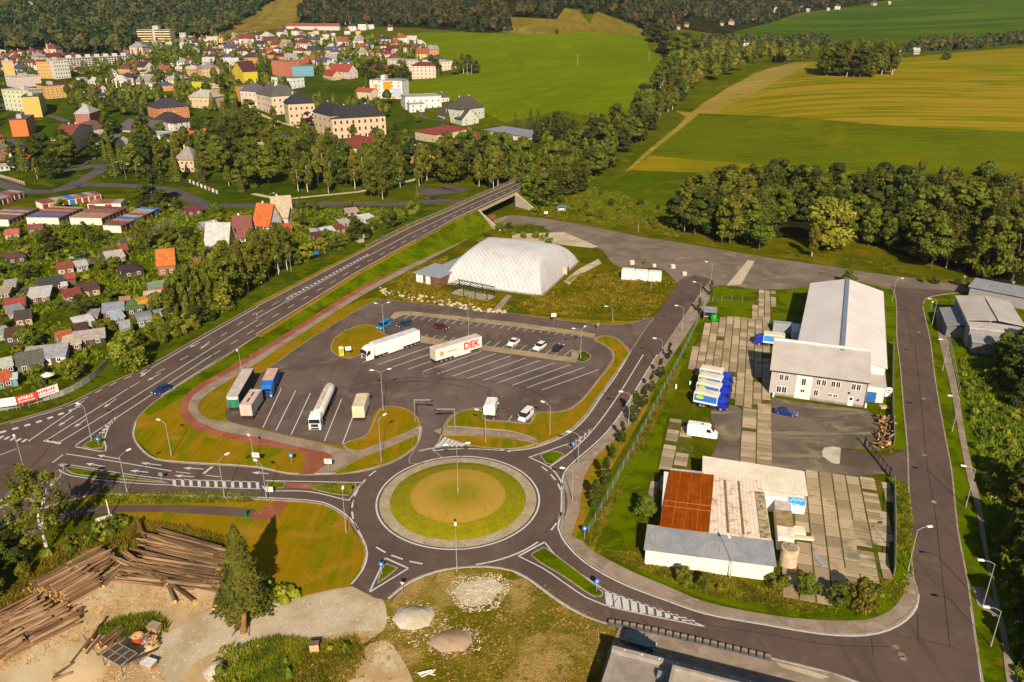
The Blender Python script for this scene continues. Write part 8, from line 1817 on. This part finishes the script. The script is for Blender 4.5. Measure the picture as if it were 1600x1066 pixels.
# forests and the far mass of town trees
def massed(name, zones, n, hr, label, mats, nq=34, sz=1.9, rad=3.6, seed=5, kinds=(0,1)):
    rs = np.random.default_rng(seed); base = []
    for k in range(5):
        if k % 2 == 0: d = rs.normal(size=(nq,3)); d /= np.linalg.norm(d, axis=1, keepdims=True); d[:,2] = np.abs(d[:,2])*.9-.15; p = d*np.array([1,1,.55])*(.7+.3*rs.random((nq,1)))+np.array([0,0,.5]); nn = d+rs.normal(size=(nq,3))*.35
        else:
            t = 1-np.sqrt(rs.random(nq)); a = rs.random(nq)*6.28; r = .75*(1-t)*(.7+.4*rs.random(nq)); p = np.stack([r*np.cos(a), r*np.sin(a), .08+.95*t], 1); nn = np.stack([np.cos(a), np.sin(a), np.full(nq,.7)], 1)
        base.append((p, nn))
    V = []; MI = []
    X = []; 
    for pp, w in zones:
        q = [T(*p)[:2] for p in pp]; x0, x1 = min(p[0] for p in q), max(p[0] for p in q); y0, y1 = min(p[1] for p in q), max(p[1] for p in q)
        m = int(n*w); got = np.zeros((0,2))
        while len(got) < m:
            c = np.stack([rs.uniform(x0,x1,m*2), rs.uniform(y0,y1,m*2)], 1); got = np.vstack([got, c[npinside(q, c[:,0], c[:,1])]])
        X.append(got[:m])
    X = np.vstack(X)
    if OCC:
        oc = np.array(OCC); keep = np.ones(len(X), bool)
        for c in np.array_split(np.arange(len(X)), max(1, len(X)//500)):
            keep[c] = (((X[c][:,None]-oc[None,:,:2])**2).sum(-1) > (oc[None,:,2]+2)**2).all(1)
        X = X[keep]
    Z = np.concatenate([HZ(c[:,0], c[:,1]) for c in np.array_split(X, max(1, len(X)//1500))])
    for (x, y), z in zip(X, Z):
        k = rs.integers(0, 5); p, nn = base[k]; h = rs.uniform(*hr); r = rad*(h/14)*rs.uniform(.8,1.25); a = rs.random()*6.28; ca, sa = math.cos(a), math.sin(a)
        P = p*np.array([r,r,h]); P = np.stack([P[:,0]*ca-P[:,1]*sa+x, P[:,0]*sa+P[:,1]*ca+y, P[:,2]+z], 1); N = np.stack([nn[:,0]*ca-nn[:,1]*sa, nn[:,0]*sa+nn[:,1]*ca, nn[:,2]], 1)
        v, _ = quads(P, N, sz*(h/14), rs); V.append(v); MI.append(np.full(nq, (1 if k % 2 else (0 if rs.random() < .6 else 2)), np.int32))
    V = np.vstack(V); f = np.arange(len(V)).reshape(-1, 4)
    o = link(name, npmesh(name, V, f, mats, np.concatenate(MI))); return tag(o, label, None, None, 'stuff')
FM = [M['leaf_far'], leaf("needles_far", '#1a2e12', '#2c4218', .08), leaf("leaf_far_brown", '#4a4a1a', '#5f5626', .15)]
massed('forest', [([(-300,90),(0,84),(60,82),(130,84),(190,86),(222,60),(330,60),(345,54),(392,26),(428,0),(440,-60),(-300,-60)], 1.0)], 5200, (13,22), "dense mixed forest covering the hill above the town", FM, seed=5)
massed('forest', [([(462,36),(470,20),(500,-30),(800,-30),(790,20),(798,50),(740,51),(650,42),(600,41),(540,41)], .5), ([(795,29),(870,30),(882,14),(903,16),(922,38),(930,16),(1000,42),(1010,58),(1060,50),(1100,20),(1000,-30),(800,-30)], .3), ([(1000,10),(1190,40),(1250,20),(1350,8),(1430,-8),(1430,-40),(1000,-30)], .28)], 3600, (12,20), "mixed woods on the far hills in the middle", FM, seed=6)
massed('hedgerow', [([(1090,84),(1140,72),(1200,74),(1280,76),(1300,66),(1270,62),(1180,68),(1100,66)], .3), ([(1405,82),(1480,80),(1560,72),(1620,70),(1620,60),(1540,66),(1420,70)], .25), ([(1560,70),(1640,68),(1640,50),(1575,58)], .08)], 700, (7,15), "row of trees behind the yellow field ridge", FM, seed=7, nq=60, sz=1.3)
massed('tree_belt', [([(1060,158),(1180,108),(1272,94),(1275,80),(1195,76),(1100,78),(1050,100)], 1.0)], 130, (10,16), "belt of trees along the railway beyond the stubble", [M['leaf'], M['leaf_dark'], M['leaf_birch']], seed=21, nq=260, sz=.7, rad=3.8)
massed('town_trees', [([(80,190),(110,140),(260,125),(380,120),(440,140),(520,175),(600,160),(640,180),(560,195),(440,170),(330,175),(200,190)], 1.0)], 230, (8,15), "trees standing between the houses of the old town", [M['leaf'], M['leaf_spruce'], M['leaf_dark']], seed=22, nq=240, sz=.75, rad=3.8)
massed('undergrowth', [([(1500,590),(1560,560),(1600,600),(1640,780),(1620,1090),(1592,1090),(1575,980),(1552,850),(1530,720)], .5), ([(345,1015),(430,1000),(520,1012),(552,1005),(560,1035),(510,1090),(380,1095),(340,1070)], .03), ([(-40,850),(20,830),(65,850),(80,880),(40,910),(-40,965)], .05), ([(1000,880),(1140,915),(1200,928),(1330,930),(1385,905),(1395,935),(1340,958),(1200,945),(1060,915)], .012), ([(395,905),(440,915),(470,932),(440,948),(400,948)], .05), ([(90,870),(150,830),(210,818),(160,850)], .04)], 560, (.6,1.9), "low shrubs and undergrowth on the rough edges of the ground", [M['leaf'], M['weed_g'], M['leaf_light']], seed=23, nq=90, sz=1.5, rad=8)
massed('garden_shrubs', [([(-20,330),(60,330),(240,312),(330,335),(470,325),(640,330),(560,365),(450,405),(330,470),(240,535),(180,555),(100,605),(-20,640)], 1.0)], 230, (.8,2.4), "low shrubs, vines and vegetable beds of the allotment gardens", [M['leaf'], M['weed_g'], M['leaf_light']], seed=24, nq=110, sz=1.6, rad=8)
massed('town_trees', [([(0,135),(110,120),(260,115),(390,112),(560,112),(640,100),(690,84),(600,62),(460,62),(330,60),(225,72),(190,90),(0,92)], .8), ([(-100,330),(-100,120),(0,100),(0,260)], .2)], 1150, (5,10), "mass of small far trees between the houses of the upper town", [M['leaf'], M['leaf_spruce'], M['leaf_birch']], seed=8, nq=60, sz=1.25, rad=3.4)

# weeds and long grass
def tufts(name, pp, n, hr, mat, label, w=.12, seed=1, blades=5, spread=.35):
    rs = np.random.default_rng(seed); q = [T(*p)[:2] for p in pp]; x0, x1 = min(p[0] for p in q), max(p[0] for p in q); y0, y1 = min(p[1] for p in q), max(p[1] for p in q); got = np.zeros((0,2))
    while len(got) < n:
        c = np.stack([rs.uniform(x0,x1,n*2), rs.uniform(y0,y1,n*2)], 1); got = np.vstack([got, c[npinside(q, c[:,0], c[:,1])]])
    X = got[:n]; cl = np.sin(X[:,0]*.21+1.3*np.sin(X[:,1]*.17))+np.sin(X[:,1]*.27+seed); X = X[cl+rs.normal(size=n)*.7 > -.6]; n = len(X)
    X = np.repeat(X, blades, 0); m = len(X); a = rs.random(m)*6.28; L = rs.random(m)*spread; hgt = np.repeat(rs.uniform(*hr, n), blades)*(.6+.5*rs.random(m))
    bx, by = X[:,0]+np.cos(a)*L*.6, X[:,1]+np.sin(a)*L*.6; pa = rs.random(m)*6.28; ww = w*(.6+.8*rs.random(m)); zb = HZ(bx, by) if len(bx) < 4000 else np.concatenate([HZ(*c.T) for c in np.array_split(np.stack([bx,by],1), len(bx)//2000)])
    p0 = np.stack([bx-np.cos(pa)*ww, by-np.sin(pa)*ww, zb], 1); p1 = np.stack([bx+np.cos(pa)*ww, by+np.sin(pa)*ww, zb], 1)
    tx, ty = bx+np.cos(a)*hgt*.45, by+np.sin(a)*hgt*.45; p2 = np.stack([tx, ty, zb+hgt], 1)
    V = np.stack([p0,p1,p2], 1).reshape(-1,3); tag(link(name, npmesh(name, V, np.arange(m*3).reshape(m,3), mat)), label, None, None, 'stuff')
tufts('weeds', [(345,1012),(430,997),(480,1003),(470,1040),(420,1100),(360,1100),(330,1060)], 3600, (.3,.8), M['weed_g'], "tall green weeds in the patch at the bottom left", seed=1)
tufts('long_grass', [(430,997),(520,1003),(556,995),(572,1030),(520,1100),(400,1100),(440,1050)], 3200, (.25,.7), M['weed'], "brownish long grass in the patch at the bottom", seed=15)
tufts('long_grass', [(540,1000),(620,985),(660,1060),(640,1100),(520,1100)], 900, (.1,.3), M['straw'], "thin straw on the bare dirt in the foreground", seed=16, w=.07)
tufts('long_grass', [(100,880),(200,830),(150,815),(290,825),(380,850),(330,850),(230,830),(120,905)], 3500, (.4,.9), M['weed'], "long yellowing grass above the log stacks", seed=2)
tufts('long_grass', [(80,860),(170,810),(260,822),(250,845),(170,868),(90,900),(30,950),(0,960),(0,940)], 4500, (.5,1.0), M['weed'], "long grass on the slope beside the birch", seed=3)
tufts('long_grass', [(605,935),(640,908),(715,890),(810,890),(955,978),(945,1080),(650,1080),(610,1000)], 3600, (.1,.3), M['straw'], "patchy dry grass below the roundabout", seed=4, w=.09)
tufts('long_grass', [(600,470),(640,420),(700,400),(690,450),(800,480),(900,430),(960,415),(1062,442),(1038,470),(1010,500),(820,490)], 6000, (.3,.7), M['weed'], "long meadow grass round the air dome", seed=5, w=.2)
tufts('weeds', [(925,860),(1000,865),(1200,922),(1340,905),(1390,900),(1410,930),(1385,955),(1300,965),(1100,930)], 5500, (.18,.42), M['weed'], "weeds along the yard corner", seed=6)
tufts('weeds', [(150,990),(185,968),(240,960),(262,975),(262,990),(225,985),(190,1000)], 1200, (.4,1.0), M['weed_g'], "weeds around the log yard tubs", seed=7)
tufts('long_grass', [(925,860),(945,820),(1010,690),(1065,575),(1060,570),(1000,685),(940,800),(912,850)], 2200, (.2,.5), M['weed'], "dry long grass along the yard fence", seed=8)
tufts('weeds', [(1396,750),(1420,765),(1430,895),(1414,930),(1395,920)], 2500, (.3,.7), M['weed_g'], "weeds between fence and right road", seed=9)
tufts('weeds', [(1500,560),(1560,560),(1640,800),(1620,1080),(1590,1080),(1560,900),(1530,720)], 6000, (.4,1.2), M['weed_g'], "rank growth on the slope at the right edge", seed=10, w=.18)
tufts('long_grass', [(820,335),(930,292),(1060,330),(1060,372),(1400,425),(1400,412),(1200,395),(1000,362),(900,345)], 6000, (.3,.7), M['weed_g'], "long grass of the rough meadow by the old road", seed=11, w=.22)
tufts('weeds', [(0,330),(240,312),(330,335),(640,325),(450,410),(330,470),(180,560),(0,640)], 9000, (.4,1.1), M['weed_g'], "garden plants in the allotment plots", seed=12, w=.35)
tufts('weeds', [(150,768),(400,772),(400,785),(150,788)], 1500, (.2,.5), M['weed_g'], "uncut grass edge along the western arm", seed=13)
tufts('weeds', [(488,765),(490,759),(556,757),(546,774)], 500, (.3,.6), M['weed_g'], "tall grass on the wedge island", seed=14)

# labels that several plants share beside one landmark get their place in the row
rep = {}
for o in list(COL.objects):
    if o.parent is None and o.get('category') in ('tree','bush') and o.get('label'): rep.setdefault(o['label'], []).append(o)
for l, os_ in rep.items():
    n = len(os_)
    if 1 < n <= 8 and len(l.split()) <= 12:
        os_.sort(key=lambda o: px_of(*o.location)[0])
        W = ['leftmost'] + ['%s from left' % w for w in ('second','third','fourth','fifth','sixth','seventh')][:n-2] + ['rightmost']
        for o, w in zip(os_, W): o['label'] = l + ', ' + w

# ------------------------------------------------------------------ air
hz_ = MB(); hz_.box(-1900, 1900, -420, 2860, -1.2, 460)
hm = bpy.data.materials.new("haze"); hm.use_nodes = True; ht = hm.node_tree; ht.nodes.clear()
pv = ht.nodes.new("ShaderNodeVolumePrincipled"); pv.inputs["Density"].default_value = 0.000035; pv.inputs["Color"].default_value = (.85, .92, 1.0, 1); pv.inputs["Anisotropy"].default_value = .2
ho = ht.nodes.new("ShaderNodeOutputMaterial"); ht.links.new(pv.outputs[0], ho.inputs["Volume"])
tag(hz_.build('haze', hm), "thin summer haze over the valley", kind='stuff')
